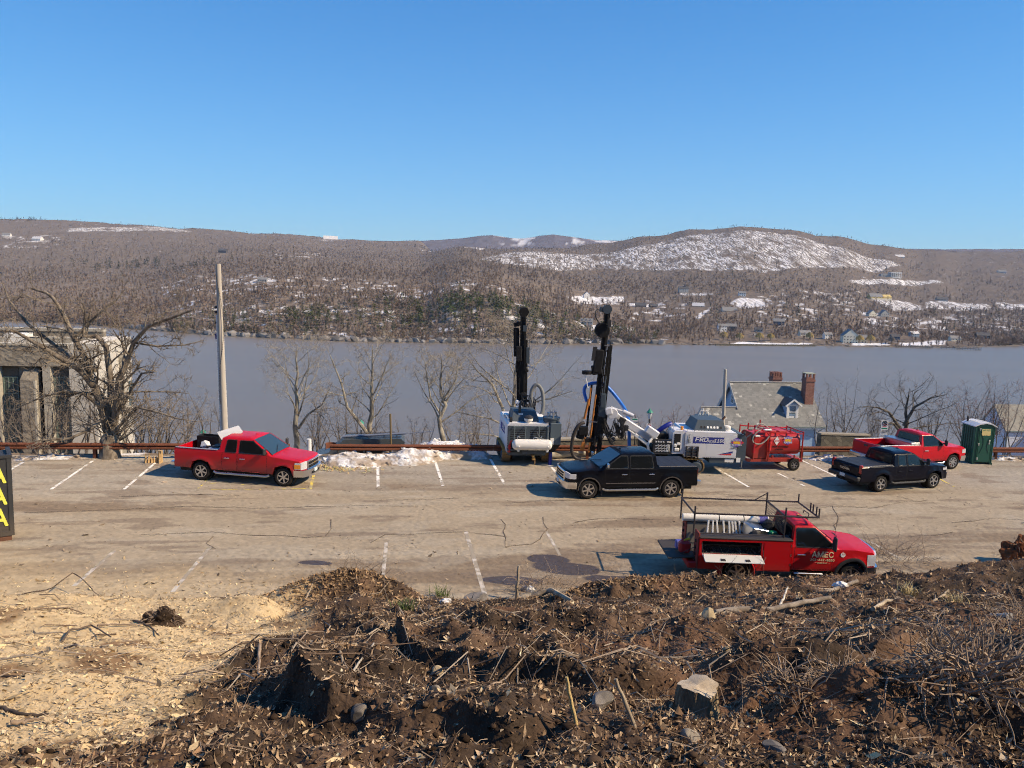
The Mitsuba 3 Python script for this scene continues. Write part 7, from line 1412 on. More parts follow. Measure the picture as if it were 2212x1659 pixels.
# the big many-stemmed tree at the left
b = Tree(101); root = np.array((-18.71,35.33,0.37)); K = .0
b.big.append(tube([root + [0, 0, -.3], root + [0, 0, .1], root + [0, .0, .8], np.array((-18.92,35.8,1.11))], [.62, .46, .42, .40], 14))
for pts, r0, r1, n, ln in (([(-18.93,35.8,1), (-19.16,35.7,2.51), (-19.43,35.6,3.59), (-19.94,35.4,4.43), (-20.78,35.2,5.03), (-21.58,35,5.6), (-22.43,34.8,6.18), (-23.23,34.6,6.28)], .26, .05, 11, 2.4),
    ([(-18.93,35.8,1), (-19.17,35.9,2.79), (-19.92,36.1,4.04), (-20.15,36.2,4.95), (-20.94,36.5,6.11), (-21.26,36.6,6.87), (-21.87,36.8,7.68), (-22.22,36.9,7.91), (-23.04,37,8.11)], .25, .05, 11, 2.4),
    ([(-18.94,35.9,1.04), (-18.99,36.2,3.9), (-19.25,36.4,5.48), (-19.79,36.6,5.92), (-20.35,36.5,5.91), (-20.22,36.5,6.96), (-20.42,36.5,7.35)], .22, .04, 10, 2.2),
    ([(-18.8,35.8,1), (-18.29,35.6,3.99), (-17.69,35.4,5.08), (-17.35,35.2,5.77), (-16.58,35,6.54), (-15.15,34.8,7.08), (-14.27,34.6,7.4)], .22, .04, 11, 2.2),
    ([(-18.86,35.4,2.29), (-19.45,34.9,1.71), (-20.15,34.6,1.38), (-20.94,34.3,1.38), (-21.68,34,1.28)], .12, .03, 7, 1.6),
    ([(-18.66,35.4,1.41), (-17.17,34.9,2.84), (-16.09,34.6,2.7), (-15.12,34.4,2.46), (-14.1,34.2,2.37)], .10, .02, 8, 1.4),
    ([(-18.55,35.5,2.06), (-17.43,35.2,3.76), (-16.93,35,4.4), (-16.18,34.8,4.52)], .11, .03, 7, 1.5), ([(-19.09,35.5,2.7), (-19.75,35.2,3.38), (-20.49,35,3.5), (-21.44,34.8,3.23), (-22.4,34.6,2.77)], .12, .03, 8, 1.8),
    ([(-19.25,36,2.62), (-18.76,36.6,3.21), (-18.06,37,3.26), (-16.9,37.4,3.23), (-15.85,37.6,3.14)], .08, .02, 8, 1.6), ([(-19.54,36,4.37), (-21.12,36.6,4.93), (-23.4,37.2,6.39), (-24.49,37.6,7.47), (-24.9,37.8,8.35)], .14, .03, 11, 2.2),
    ([(-17.36,35.3,5.78), (-16.35,35.4,5.63), (-15.15,35.6,5.7), (-14.37,35.8,5.92)], .07, .02, 7, 1.5), ([(-20.74,36.4,5.84), (-19.93,36.6,6.72), (-18.9,36.8,7.62), (-18.54,37,8.17)], .09, .02, 9, 1.8)):
    b.limb(pts, r0 * .8, r1 * .8, int(n * 1.2), ln * 1.05, 4 if r0 > .2 else 3, .15, .10)
for i in range(22):
    s0 = np.array((-18.6,35.4,1.2)) + b.r.normal(0, .15, 3); b.limb(wander(b.r, s0, [b.r.uniform(-1, 1.3), b.r.uniform(-.5, .2), b.r.uniform(.25, 1.2)], b.r.uniform(1.5, 3.4), 6, .12, .04), .03, .008, 4, 1.0, 2, .3)
b.done('tree', 'big spreading bare tree with many stems, beside the stone building', 'm_bark', 'm_twig')
def simple(seed, label, base, top, r0, nl, spread, bark, twig, extra=(), levels=3, start=.28, name='tree', up=.12, el=(.5, 1.0)):
    t = Tree(seed); base, top = np.array(base), np.array(top); n = 9; ax = base + (top - base) * np.linspace(0, 1, n)[:, None]; ax[1:-1] += t.r.normal(0, .012 * np.linalg.norm(top - base), (n - 2, 3))
    Hh = np.linalg.norm(top - base); r0 = r0 * .72; t.big.append(tube(ax, r0 * np.linspace(1, .0, n) ** .8 + .015, 9))
    for k in range(nl):
        u = start + (.95 - start) * (k + t.r.uniform(0, 1)) / nl; i = u * (n - 1); j = min(int(i), n - 2); p = ax[j] + (ax[j + 1] - ax[j]) * (i - j); az = k * 2.4 + t.r.uniform(-.5, .5); e = t.r.uniform(*el)
        L = spread * (1.15 - .75 * (u - start) / (1 - start)) * t.r.uniform(.75, 1.15); t.limb(wander(t.r, p, [math.cos(az) * math.cos(e), math.sin(az) * math.cos(e) * .8, math.sin(e)], L, 6, .12, .05), max(.025, r0 * .40 * (1.05 - u)), .010, 6, L * .5, levels - 1, .2, up, 6)
    for pts, a, c in extra: t.limb(pts, a * .75, c * .8, 9, spread * .42, levels - 1, .3, up, 7)
    return t.done(name, label, bark, twig)
simple(1, 'slim bare tree right behind the hood of the red extended cab', (-17.55,62,-5.51), (-17.36,62,3.62), .34, 13, 5.2, 'm_barkpale', 'm_twigpale', [([(-17.33,62,-3.19), (-16.43,61.5,-1.94), (-15.18,61,-1.07), (-14.44,60.6,0.31)], .16, .03)], 4)
simple(2, 'pale twin stemmed bare tree above the snow bank', (-11.36,62,-5.36), (-11.29,62,3.88), .34, 14, 5.0, 'm_barkpale', 'm_twigpale', [([(-11.47,62,-3.82), (-12.56,61.8,-2.28), (-13.25,61.5,-1.29), (-13.62,61.2,0.62), (-14.16,61,2.12), (-14.47,60.8,3.05)], .22, .04)], 4)
simple(3, 'slim bare tree left of the left drill rig', (-5.59,62,-5.23), (-5.8,62,3.26), .34, 14, 5.0, 'm_barkpale', 'm_twigpale', [([(-5.63,62,-1.96), (-6.54,61.6,-0.39), (-6.83,61.3,1.51), (-6.95,61,2.66)], .12, .03), ([(-5.64,62,-0.81), (-4.51,61.6,1.16), (-4.33,61.3,3.06)], .12, .03)], 4)
simple(4, 'tall pale sycamore spreading behind the left drill rig mast', (0.39,66,-5.98), (0.11,66,5.9), .38, 17, 7.6, 'm_barkpale', 'm_twigpale', [([(-0.15,66,-3.73), (-0.79,65.6,-1.65), (-1.69,65.2,0.39), (-3.01,65,1.57), (-3.88,64.8,2.75)], .22, .04), ([(0.43,66,-2.5), (1.78,65.5,-1.17), (3.35,65.2,-0.69), (5.09,65,-0.02)], .14, .03), ([(0.05,65.8,-3.49), (-1.76,65.5,-2.67), (-3.74,65.2,-2.26), (-4.72,65,-2.05)], .12, .03), ([(0.03,65,-4.35), (-1.71,64.6,-3.91), (-4.05,64.2,-3.68), (-4.62,64,-4.06)], .10, .03)], 4)
simple(5, 'dark spreading bare tree behind the red single cab pickup', (30.03,58,-3.47), (30.09,58,1.78), .28, 9, 4.2, 'm_barkdark', 'm_twigdark', [([(29.78,58,-1.5), (28.48,57.6,-0.04), (27.43,57.3,0.34), (26.25,57,0.43)], .18, .03), ([(29.89,58,-1.14), (30.47,57.8,0.33), (31.46,57.5,1.11), (32.54,57.3,1.44)], .18, .03), ([(29.88,58,-1.86), (28.9,57.6,-0.91), (28.12,57.3,-0.77), (27.02,57,-0.5)], .14, .03)], 3, .35, el=(.2, .8))
mat('m_twigdark', (.14, .12, .10), .9, spec=.1)
def shrub(seed, label, base, h, w, n, twig, bark='m_twig', lev=2):
    t = Tree(seed); base = np.array(base)
    for i in range(n):
        p = base + [t.r.normal(0, w * .22), t.r.normal(0, .6), 0]; d = [t.r.normal(0, .28) + (p[0] - base[0]) / w * .5, t.r.normal(0, .2), 1]
        t.limb(wander(t.r, p, d, h * t.r.uniform(.6, 1.05), 6, .10, .03), .055, .008, 7, h * .30, lev, .25, .16, 5)
    return t.done('shrub', label, bark, twig, cat_='shrub')
_sh = [(('bushy bare shrub right of the blue house'), (1800, 985, 64), 6.6, 3.4, 12, 'm_twig'), ('reddish bare shrub left of the white house gable', (2135, 985, 66), 7.6, 4.0, 16, 'm_twigred'), ('reddish bare shrub behind the portable toilet', (2095, 985, 62), 6.2, 3.0, 12, 'm_twigred'), ('bare shrub behind the cab of the right red pickup', (2010, 985, 60), 5.0, 3.6, 12, 'm_twig'), ('bare shrub behind the no parking sign', (1885, 985, 66), 4.8, 3.6, 12, 'm_twig'),
       ('reddish low bare shrub right of the right street lamp', (1470, 985, 58), 4.0, 4.6, 16, 'm_twigred'), ('low bare shrub between the boom and the no turn sign', (1390, 985, 60), 3.6, 3.6, 10, 'm_twigred'), ('low bare shrub between the two drill rig masts', (1230, 985, 58), 3.4, 4.0, 12, 'm_twig'), ('bare shrub in front of the pale twin stemmed tree', (765, 985, 60), 5.2, 3.4, 12, 'm_twig'), ('bare shrub behind the hood of the left red pickup', (690, 985, 62), 5.0, 3.0, 10, 'm_twig'),
       ('bare shrub left of the tall utility pole', (430, 985, 50), 4.4, 4.0, 13, 'm_twig'), ('pale bare shrub right of the big spreading tree', (355, 985, 46), 5.0, 3.6, 14, 'm_twigpale'), ('bare shrub right of the big tree trunk', (310, 985, 44), 4.6, 3.0, 12, 'm_twigpale'), ('bare shrub in front of the stone building', (150, 985, 46), 5.2, 4.0, 14, 'm_twig'), ('bare shrub at the left end of the stone building', (50, 985, 46), 4.6, 4.0, 12, 'm_twig'), ('bare shrub left of the slim middle tree', (895, 985, 62), 4.0, 4.0, 10, 'm_twig'), ('bare shrub right of the left drill rig dust collector', (1215, 985, 50), 3.0, 3.2, 9, 'm_twig'), ('bare shrub right of the slim middle tree', (1010, 985, 58), 4.4, 4.0, 12, 'm_twig')]
SHRUBS = [(27.28,64,-4.89), (41.61,66,-4.99), (37.58,62,-4.19), (33.26,60,-3.85), (31.55,66,-5.23), (13.03,58,-3.88), (10.55,60,-4.39), (4.53,58,-4.09), (-12.39,60,-4.94), (-15.65,62,-5.47), (-20.59,50,-2.9), (-21.06,46,-2.01), (-21.36,44,-1.57), (-26.84,46,-2.15), (-29.67,46,-2.22), (-7.87,62,-5.28), (3.44,50,-2.32), (-3.28,58,-4.27)]
for i, ((lab, _, h, w, n, tw), p) in enumerate(zip(_sh, SHRUBS)): shrub(200 + i, lab, p, h, w, n, tw)

# ================================================================ far shore: houses, willows, docks
def far_house(label, p, w, wall, roof, floors=2, ridge='x', rz=None, cols=None, name='house', cat_='house', dormers=0):
    """p: where it stands; w, in metres; windows in rows on the river front"""
    p = np.array(p, float); d = w * .6; hgt = 2.9 * floors; X = mv(p[0], p[1] + d / 2, p[2] - .6) @ rot('z', (hash_(label) % 30) - 15); t = thing(name, label, cat_, 'houses across the river', X); a, b = w / 2, d / 2; rh = (d if ridge == 'x' else w) * .42
    part(t, 'wall', box(-a, a, -b, b, -2, hgt) if ridge == 'x' else cat([box(-a, a, -b, b, -2, hgt), prism([(-a, hgt), (a, hgt), (0, hgt + rh)], -b, b, 'y')]), wall)
    if ridge == 'x': part(t, 'gable', prism([(-b, hgt), (b, hgt), (0, hgt + rh)], -a, a, 'x'), wall); part(t, 'roof', cat([slab([(-a - .4, -b - .5, hgt - .4), (a + .4, -b - .5, hgt - .4), (a + .4, 0, hgt + rh + .1), (-a - .4, 0, hgt + rh + .1)], .25), slab([(-a - .4, .02, hgt + rh + .1), (a + .4, .02, hgt + rh + .1), (a + .4, b + .5, hgt - .4), (-a - .4, b + .5, hgt - .4)], .25)]), roof)
    else: part(t, 'roof', cat([slab([(-a - .5, -b - .4, hgt - .4), (0, -b - .4, hgt + rh + .1), (0, b + .4, hgt + rh + .1), (-a - .5, b + .4, hgt - .4)], .25), slab([(0.02, -b - .4, hgt + rh + .1), (a + .5, -b - .4, hgt - .4), (a + .5, b + .4, hgt - .4), (0.02, b + .4, hgt + rh + .1)], .25)]), roof)
    part(t, 'chimney', box(a * .4, a * .4 + .8, -.4, .4, hgt, hgt + rh + 1.2), 'm_brick')
    n = cols or max(2, int(w / 2.8))
    for f in range(floors):
        for i in range(n):
            x = -a + w * (i + .5) / n; part(t, 'window', box(x - .5, x + .5, -b - .06, -b - .005, f * 2.9 + .9, f * 2.9 + 2.3), 'm_farpane')
    for i in range(dormers):
        x = -a + w * (i + .5) / dormers; part(t, 'dormer', cat([box(x - .9, x + .9, -b * .8, 0, hgt, hgt + rh * .6), prism([(x - 1.1, hgt + rh * .6), (x + 1.1, hgt + rh * .6), (x, hgt + rh * .95)], -b * .85, 0, 'y')]), wall)
    return t
def hash_(s): return sum(ord(c) * (i + 3) for i, c in enumerate(s))
mat('m_farpane', (.03, .035, .04), .2); mat('m_farwhite', (.66, .65, .62), .6); mat('m_farcream', (.60, .56, .45), .6); mat('m_faryellow', (.55, .43, .16), .6); mat('m_fargrey', (.30, .30, .29), .7); mat('m_fardark', (.06, .055, .055), .7); mat('m_farblue', (.20, .26, .33), .6); mat('m_farnavy', (.05, .07, .11), .6); mat('m_roofgrey', (.20, .20, .20), .8); mat('m_roofdark', (.07, .07, .075), .8); mat('m_roofsnow', (.55, .55, .56), .8)
far_house('grey shingled house with three dormers above the wooded far bank', (80.2,842,-33.7), 13, 'm_fargrey', 'm_roofgrey', 2, dormers=3)
far_house('white chapel with steep gable among snow, left of the mansions', (111.2,1192,-7.6), 9, 'm_farwhite', 'm_roofgrey', 2, 'y')
part(_k := far_house('low dark house on snow above the right drill mast', (189.7,1156,-19), 16, 'm_fardark', 'm_roofdark', 1), 'porch', box(-6, 6, -7, -5, 0, 2.4), 'm_roofdark')
far_house('low dark house right of the drill mast, beside another dark one', (208,1154,-19.2), 12, 'm_fardark', 'm_roofdark', 1)
t = far_house('grey gothic house with turret on the upper left lawn', (290.7,1334,4.6), 16, 'm_fargrey', 'm_roofdark', 2); part(t, 'turret', cat([box(1, 4, -2, 1, 4, 11), hull(np.array([[1, -2, 11], [4, -2, 11], [1, 1, 11], [4, 1, 11], [2.5, -.5, 15]]))]), 'm_roofdark')
far_house('small white house at the top of the bright lawn', (372.5,1268,-0.3), 11, 'm_farwhite', 'm_roofgrey', 2)
far_house('low white roofed house below the gothic house', (272,1140,-17.2), 17, 'm_fargrey', 'm_roofsnow', 1)
far_house('long low cream house with big windows below the bright lawn', (301.8,1082,-21.8), 20, 'm_farcream', 'm_roofgrey', 1, cols=8)
far_house('dark blue house with two gables on the middle slope', (334.9,974,-33.6), 13, 'm_farnavy', 'm_roofgrey', 2)
far_house('white clapboard house beside the dark brown house', (242.6,896,-37.6), 10, 'm_farwhite', 'm_roofgrey', 2)
far_house('dark brown house with white window rows near the shore', (253.3,896,-37.5), 11, 'm_fardark', 'm_roofgrey', 2)
t = far_house('large yellow mansion with white porches on the hillside', (674.6,1448,-2), 24, 'm_faryellow', 'm_roofgrey', 2); part(t, 'east_wing', cat([box(14, 30, -6, 6, -2, 6), prism([(-6, 6), (6, 6), (0, 10)], 14, 30, 'x')]), 'm_faryellow'); part(t, 'porch', box(-12, 28, -10, -8, -1, 3), 'm_farcream')
far_house('grey villa with tall chimneys right of the yellow mansion', (860.7,1560,-4.2), 20, 'm_fargrey', 'm_roofdark', 2)
far_house('cream gabled house below the yellow mansion', (543.8,1176,-26.5), 13, 'm_farcream', 'm_roofgrey', 2, 'y'); far_house('brown gabled house beside the cream one below the mansion', (567.5,1186,-26.3), 13, 'm_fargrey', 'm_roofgrey', 2, 'y')
far_house('small white house near the willows on the shore', (342.6,840,-41.6), 9, 'm_farwhite', 'm_roofgrey', 2)
far_house('big cream house with broad gable at the waterfront', (342.2,782,-41.9), 15, 'm_farcream', 'm_roofgrey', 3, 'y'); far_house('tan waterfront house behind the willow branches', (357,792,-41.7), 13, 'm_farcream', 'm_roofgrey', 2)
far_house('dark waterfront house left of the boat docks', (422.1,852,-42.6), 9, 'm_farnavy', 'm_roofdark', 2); far_house('blue grey modern house with white frame above the docks', (479.1,922,-42.4), 10, 'm_farblue', 'm_roofsnow', 2)
far_house('pale yellow house standing alone above the right dock', (485.1,846,-42.8), 11, 'm_farcream', 'm_roofgrey', 2); far_house('dark brown station building at the right shore', (565.6,928,-43), 14, 'm_fardark', 'm_roofdark', 2)
far_house('tan house among the willows at the left of the village', (260.9,822,-40.8), 8, 'm_farcream', 'm_roofgrey', 1); far_house('brown cottage behind the yellow willows', (285.6,898,-37.7), 9, 'm_fargrey', 'm_roofdark', 1); far_house('tan house with grey roof beside the shore willows', (319.4,844,-40.9), 12, 'm_farcream', 'm_roofgrey', 2)
far_house('white house high on the left hillside', (-1366.6,2232,103.3), 26, 'm_farwhite', 'm_roofsnow', 2); far_house('white farmhouse at the far left edge of the hillside', (-1515.7,2328,117.2), 22, 'm_farwhite', 'm_roofgrey', 2); far_house('long white building on the distant ridge left of centre', (-788.9,3328,181.7), 60, 'm_farwhite', 'm_roofsnow', 1); far_house('dark house in the woods above the utility pole', (-734.3,1960,72.4), 20, 'm_fardark', 'm_roofdark', 2)
far_house('grey house in the left bank woods', (-339.3,1046,3.4), 12, 'm_fargrey', 'm_roofgrey', 2); far_house('white house on the right hillside edge', (1439.1,2304,76.8), 22, 'm_farwhite', 'm_roofgrey', 2); far_house('pale house below the snowy right summit', (1149.7,2336,117.1), 26, 'm_fargrey', 'm_roofsnow', 1)
# columned mansion
p = np.array((902.7,1864,48)); tm = thing('columned_mansion', 'white mansion with tall portico columns on the upper right lawn', 'mansion', 'houses across the river', mv(p[0], p[1] + 8, p[2] - .5)); del labels[tm]['group']
part(tm, 'wall', box(-26, 4, -4, 8, -1, 9), 'm_fargrey'); part(tm, 'portico', cat([box(-4, 22, -8, 8, 10.5, 13), box(-4, 22, -8, 8, -1, .8)]), 'm_farwhite'); part(tm, 'back_wall', box(-3, 21, 2, 8, .8, 10.5), 'm_fargrey')
for i in range(6): part(tm, 'column', tube([(-3 + i * 4.8, -6.5, .8), (-3 + i * 4.8, -6.5, 10.5)], .9, 8), 'm_farwhite')
# docks
mat('m_dock', (.12, .105, .09), .85)
for lab, a, c in (('long timber boat dock in the river, left of the two', (376.05,758.88,-43), (407.98,751.33,-43)), ('timber boat dock with railing at the right of the two', (417.62,754.11,-43), (449.4,741.44,-43))):
    a, c = np.array(a), np.array(c); t = thing('boat_dock', lab, 'dock'); part(t, 'deck', beam(a + [0, 0, 1.3], c + [0, 0, 1.3], 3.2, .5), 'm_dock'); part(t, 'railing', beam(a + [0, -1.5, 2.5], c + [0, -1.5, 2.5], .15, .15), 'm_dock')
    for u in np.linspace(.01, .99, 16): part(t, 'pile', tube([a + (c - a) * u + [0, -1.5, -1.5], a + (c - a) * u + [0, -1.5, 2.6 + .6 * (int(u * 16) % 3 == 0)]], .2, 6), 'm_dock')
# shore wall with snow behind
t = thing('sea_wall', 'low dark stone sea wall below the willows', 'wall'); a, c = np.array((190.4,726.04,-43)), np.array((291.52,745.19,-43)); part(t, 'masonry', beam(a + [0, 0, .6], c + [0, 0, .6], 1.2, 1.8), 'm_rubble')
# willows
_wl = ['leftmost yellow willow, beside the dark brown house', 'second yellow willow from the left on the shore', 'third yellow willow from the left on the shore', 'fourth yellow willow, left of the tan shore house', 'yellow willow right of the tan shore house', 'yellow willow before the big cream waterfront house', 'yellow willow right of the big cream waterfront house', 'brown willow left of the dark waterfront house']
rw = np.random.default_rng(77)
for lab, p, s_ in zip(_wl, ((209.4,768,-41.1), (225.1,768,-41.1), (244.9,768,-41.2), (257.3,772,-41), (305.3,796,-41.3), (350.7,782,-42), (363.8,786,-42), (385,786,-42.1)), (9, 8, 9, 8, 9, 9, 9, 8)):
    p = np.array(p); t = thing('willow', lab, 'willow', 'willows along the far shore'); part(t, 'trunk', tube([p - [0, 0, .5], p + [0, 0, s_ * .5], p + [.5, 0, s_ * .7]], [.5, .35, .2], 7), 'm_bark')
    n = 420; a = rw.uniform(0, 2 * PI, n); u = rw.uniform(0, 1, n) ** .6; st = p + np.stack([np.cos(a) * s_ * .5 * u, np.sin(a) * s_ * .45 * u, s_ * (.98 - .35 * u ** 2) + rw.normal(0, .3, n)], -1); en = st + np.stack([rw.normal(0, .3, n), rw.normal(0, .3, n), -s_ * rw.uniform(.15, .45, n)], -1); sd = np.stack([np.cos(a + 1.5), np.sin(a + 1.5), 0 * a], -1) * .22
    v = np.stack([st - sd, st + sd, en], 1).reshape(-1, 3); part(t, 'crown', (v, np.arange(len(v)).reshape(-1, 3)), 'm_willow' if 'yellow' in lab else 'm_twig', kind='stuff')
mat('m_willow', (.36, .27, .10), .9)

# ================================================================ things lying on the cleared slope
mat('m_rock', _bark((.20, .175, .14), (.34, .30, .24)), .9); mat('m_rockyellow', _bark((.27, .21, .12), (.42, .34, .21)), .9); mat('m_rockgrey', _bark((.11, .10, .09), (.22, .20, .18)), .9)
rr = np.random.default_rng(15)
def gz(p, d=0.0): return np.array([p[0], p[1], float(ground_z(np.array([p[0]]), np.array([p[1]]))[0]) + d])
def rock(label, p, size, m, sq=(1, .8, .75)):
    ic = trimesh.creation.icosphere(3, 1.0); v = np.array(ic.vertices); pl = rr.normal(0, 1, (9, 3)); pl /= np.linalg.norm(pl, axis=1, keepdims=True); off = rr.uniform(.62, .9, 9)
    for a, o in zip(pl, off): d = v @ a - o; v = v - np.clip(d, 0, None)[:, None] * a
    v = v * (1 + .10 * (nfbm(v, .5, 3, 5)[:, None] - .5)) * size * .5 * np.array(sq); v = v @ rot('z', rr.uniform(0, 360))[:3, :3].T
    return solo('rock', label, 'rock', (v + gz(p, size * .5 * sq[2] * .25), np.array(ic.faces)), m, 35)
for lab, p, s_, m, sq in (('yellowish blocky rock at the left end of the pale log', (3.82,13.92,2.45), .34, 'm_rockyellow', (1, .8, 1)), ('grey rock left of the yellowish blocky rock', (2.69,13.16,2.64), .22, 'm_rock', (1, .8, .8)), ('pointed tan rock in the middle of the dark soil', (-0.85,9.09,3.97), .20, 'm_rockyellow', (1, .8, .8)), ('broad flat tan rock below the pointed one', (-0.9,8.23,4.28), .36, 'm_rock', (1.3, .8, .45)), ('large rounded grey boulder at the foot of the slope', (-0.84,20.63,-0.04), .62, 'm_rockgrey', (1.25, .9, .7)), ('flat grey rock beside the leaning pale stake', (1.15,6.49,4.9), .20, 'm_rockgrey', (1.3, .9, .5)), ('tan rock among leaves at the bottom centre', (-0.57,6.01,5.06), .15, 'm_rock', (.8, .8, 1.1)), ('grey rock low at the left of the soil', (-1.16,5.82,5.13), .17, 'm_rockgrey', (.9, .9, 1)), ('long grey rock left of the tree stump', (0.94,6.98,4.72), .24, 'm_rockgrey', (1.2, .8, .6)), ('upright pale slab of rock at the lower left', (-2.02,5.44,5.27), .17, 'm_rock', (.75, .35, 1.25)), ('rounded grey rock at the bottom below the stump', (1.38,5.36,5.31), .17, 'm_rock', (1, .8, .9)), ('flat slate grey rock at the bottom right of centre', (2.09,5.54,5.26), .17, 'm_rockgrey', (1.2, .8, .45)), ('small yellow rock right of the stump', (2.6,8.62,4.21), .11, 'm_rockyellow', (1, .8, .8)), ('small tan rock on the soil ridge at left', (-1.9,8.45,4.2), .13, 'm_rock', (1, .8, .8)), ('small grey rock near the dark trench', (0.19,7.38,4.58), .12, 'm_rockgrey', (1.1, .8, .7))): rock(lab, p, s_, m, sq)
# stump
c = gz((1.75,6.62,4.87)); n = 40; a = np.linspace(0, 2 * PI, n, endpoint=False); prof = []
for z, s_ in ((-.2, 1.25), (.0, 1.12), (.08, 1.03), (.2, .98), (.29, .95)): r = .185 * s_ * (1 + .07 * np.sin(5 * a + 1) + .05 * np.sin(9 * a) + .03 * rr.normal(0, 1, n)); prof.append(np.stack([r * np.cos(a), r * np.sin(a), np.full(n, z) + (.03 * np.sin(2 * a) if z > .25 else 0)], -1))
v = np.vstack(prof); i, j = np.meshgrid(np.arange(4), np.arange(n), indexing='ij'); q = np.stack([i * n + j, i * n + (j + 1) % n, (i + 1) * n + (j + 1) % n, (i + 1) * n + j], -1).reshape(-1, 4)
st = thing('tree_stump', 'freshly cut tree stump with flat top in the lower right soil', 'tree stump'); bumped('m_stumpbark', _bark((.14, .10, .065), (.30, .235, .15)), lambda p, n, uv: fbm(p.x * 40, p.y * 40, p.z * 6, 3), .04, rough=.9, eps=.003); mat('m_cutwood', _bark((.36, .29, .20), (.50, .42, .31)), .8)
part(st, 'bark', (v + c, np.vstack([q[:, [0, 1, 2]], q[:, [0, 2, 3]]])), 'm_stumpbark', True); tv = prof[-1]; part(st, 'cut_face', (np.vstack([tv, [[0, 0, .295]]]) + c + [0, 0, .001], np.array([[k, (k + 1) % n, n] for k in range(n)])), 'm_cutwood')
# logs, sticks
mat('m_greylog', _bark((.30, .26, .215), (.17, .14, .11)), .9); mat('m_stickpale', _bark((.38, .32, .235), (.24, .19, .13)), .85); mat('m_stickbrown', _bark((.20, .145, .10), (.34, .26, .19)), .85); mat('m_stickdark', _bark((.06, .045, .035), (.13, .095, .07)), .9); mat('m_stickyellow', _bark((.48, .36, .16), (.36, .27, .12)), .85)
def stick(label, pts, r0, r1, m, dz=0.0, cat_='stick', lift=None, name='stick'):
    r0, r1 = r0 * .62, r1 * .62
    g = [gz(p, dz + r0) for p in pts]
    if lift: g = [q + [0, 0, l] for q, l in zip(g, lift)]
    g = np.array(g); k = len(g)
    if name == 'log': g[:, 2] = np.linspace(g[0, 2], g[-1, 2], k) + .25 * (g[:, 2] - np.linspace(g[0, 2], g[-1, 2], k))
    u = np.linspace(0, k - 1, 4 * k); f = np.stack([np.interp(u, np.arange(k), g[:, i]) for i in range(3)], -1); f[1:-1] += rr.normal(0, r0 * .25, (len(f) - 2, 3)) * (.3 if name == 'log' else 1)
    return solo(name, label, cat_, tube(f, np.linspace(r0, r1, len(f)) * (1 + .06 * rr.normal(0, 1, len(f))), 8), m, 50)
lg = stick('long pale grey log lying across the right of the slope', [(4.22,14.89,2.15), (4.79,15.07,2.14), (5.39,15.16,2.15), (6.21,15.58,2.07), (6.94,15.88,2.03)], .13, .07, 'm_greylog', .02, 'log', name='log')
stick('short snag standing on the long pale log', [(5.71,15.45,2.08), (6.73,17.77,1.4)], .05, .03, 'm_palelog', .05, lift=[.05, .3])
stick('upright curved yellow stick below the long log', [(3.9,10.65,3.57), (4.19,11.66,3.25), (4.63,13.22,2.75), (5.43,15.41,2.07)], .035, .022, 'm_stickyellow', lift=[0, .05, .1, .12])
stick('pale crooked branch right of the long log', [(7.16,14.44,2.51), (8.19,16.01,2), (9.03,16.99,1.68)], .07, .04, 'm_stickpale', .03, 'branch', name='branch'); stick('pale crooked branch farther right by the grass', [(9.9,17.4,1.54), (10.67,18.22,1.28), (11.68,19.62,0.9)], .06, .04, 'm_stickpale', .03, 'branch', name='branch')
stick('grey weathered log at the right edge', [(7.76,12.54,3.12), (7.75,11.93,3.32), (7.63,11.17,3.57)], .12, .09, 'm_palelog', .0, 'log', name='log'); stick('thin yellow stake standing upright at bottom centre', [(0.55,5.43,5.27), tuple(np.array((0.55,5.43,5.27)) + [-.09, .04, 0])], .026, .020, 'm_stickyellow', lift=[-.05, .36]); stick('pale stake leaning in the soil right of bottom centre', [(0.99,5.4,5.28), tuple(np.array((0.99,5.4,5.28)) + [-.16, .08, 0])], .026, .023, 'm_stickpale', lift=[-.05, .36])
stick('brown log half buried at bottom left of the trench', [(-0.93,6.57,4.87), (-0.71,6.57,4.87), (-0.47,6.56,4.87)], .05, .04, 'm_stickbrown', -.01, 'log', name='log'); stick('dark log lying along the trench', [(-0.71,6.75,4.8), (-0.48,6.85,4.77), (-0.26,6.96,4.73)], .045, .035, 'm_stickdark', 0, 'log', name='log'); stick('dark buried trunk running along the dark trench', [(0.14,7.49,4.54), (0.48,7.55,4.52), (0.86,7.95,4.38)], .07, .05, 'm_stickdark', -.02, 'log', name='log')
stick('crooked stick standing left of bottom centre', [(-0.13,5.84,5.12), (-0.09,6.18,5.01), (-0.03,6.53,4.88)], .018, .010, 'm_stickbrown', lift=[0, .1, .22]); stick('birch stick lying in the hollow', [(-1.92,8.87,4.05), (-1.81,9.13,3.96), (-1.73,9.6,3.79)], .03, .02, 'm_palelog', .02); stick('forked pale root beside the birch stick', [(-2.35,10.04,3.64), (-2.09,9.24,3.92), (-1.9,8.71,4.11)], .035, .02, 'm_stickpale', .03, 'root', name='root')
stick('white splintered post standing at the foot of the slope', [(0.26,20.93,-0.06), (0.31,20.96,-0.06)], .09, .05, 'm_stickpale', lift=[-.1, .95], name='post', cat_='post'); stick('hollow pale log among the brush at the slope foot', [(0.72,20.94,-0.07), (1.24,20.87,-0.08), (1.71,19.41,0.43)], .13, .10, 'm_stickpale', .0, 'log', name='log')
stick('pale log lying below the service truck', [(7.55,18.86,1.08), (8.67,19.67,0.87), (9.66,20.5,0.74)], .10, .08, 'm_greylog', 0, 'log', name='log')
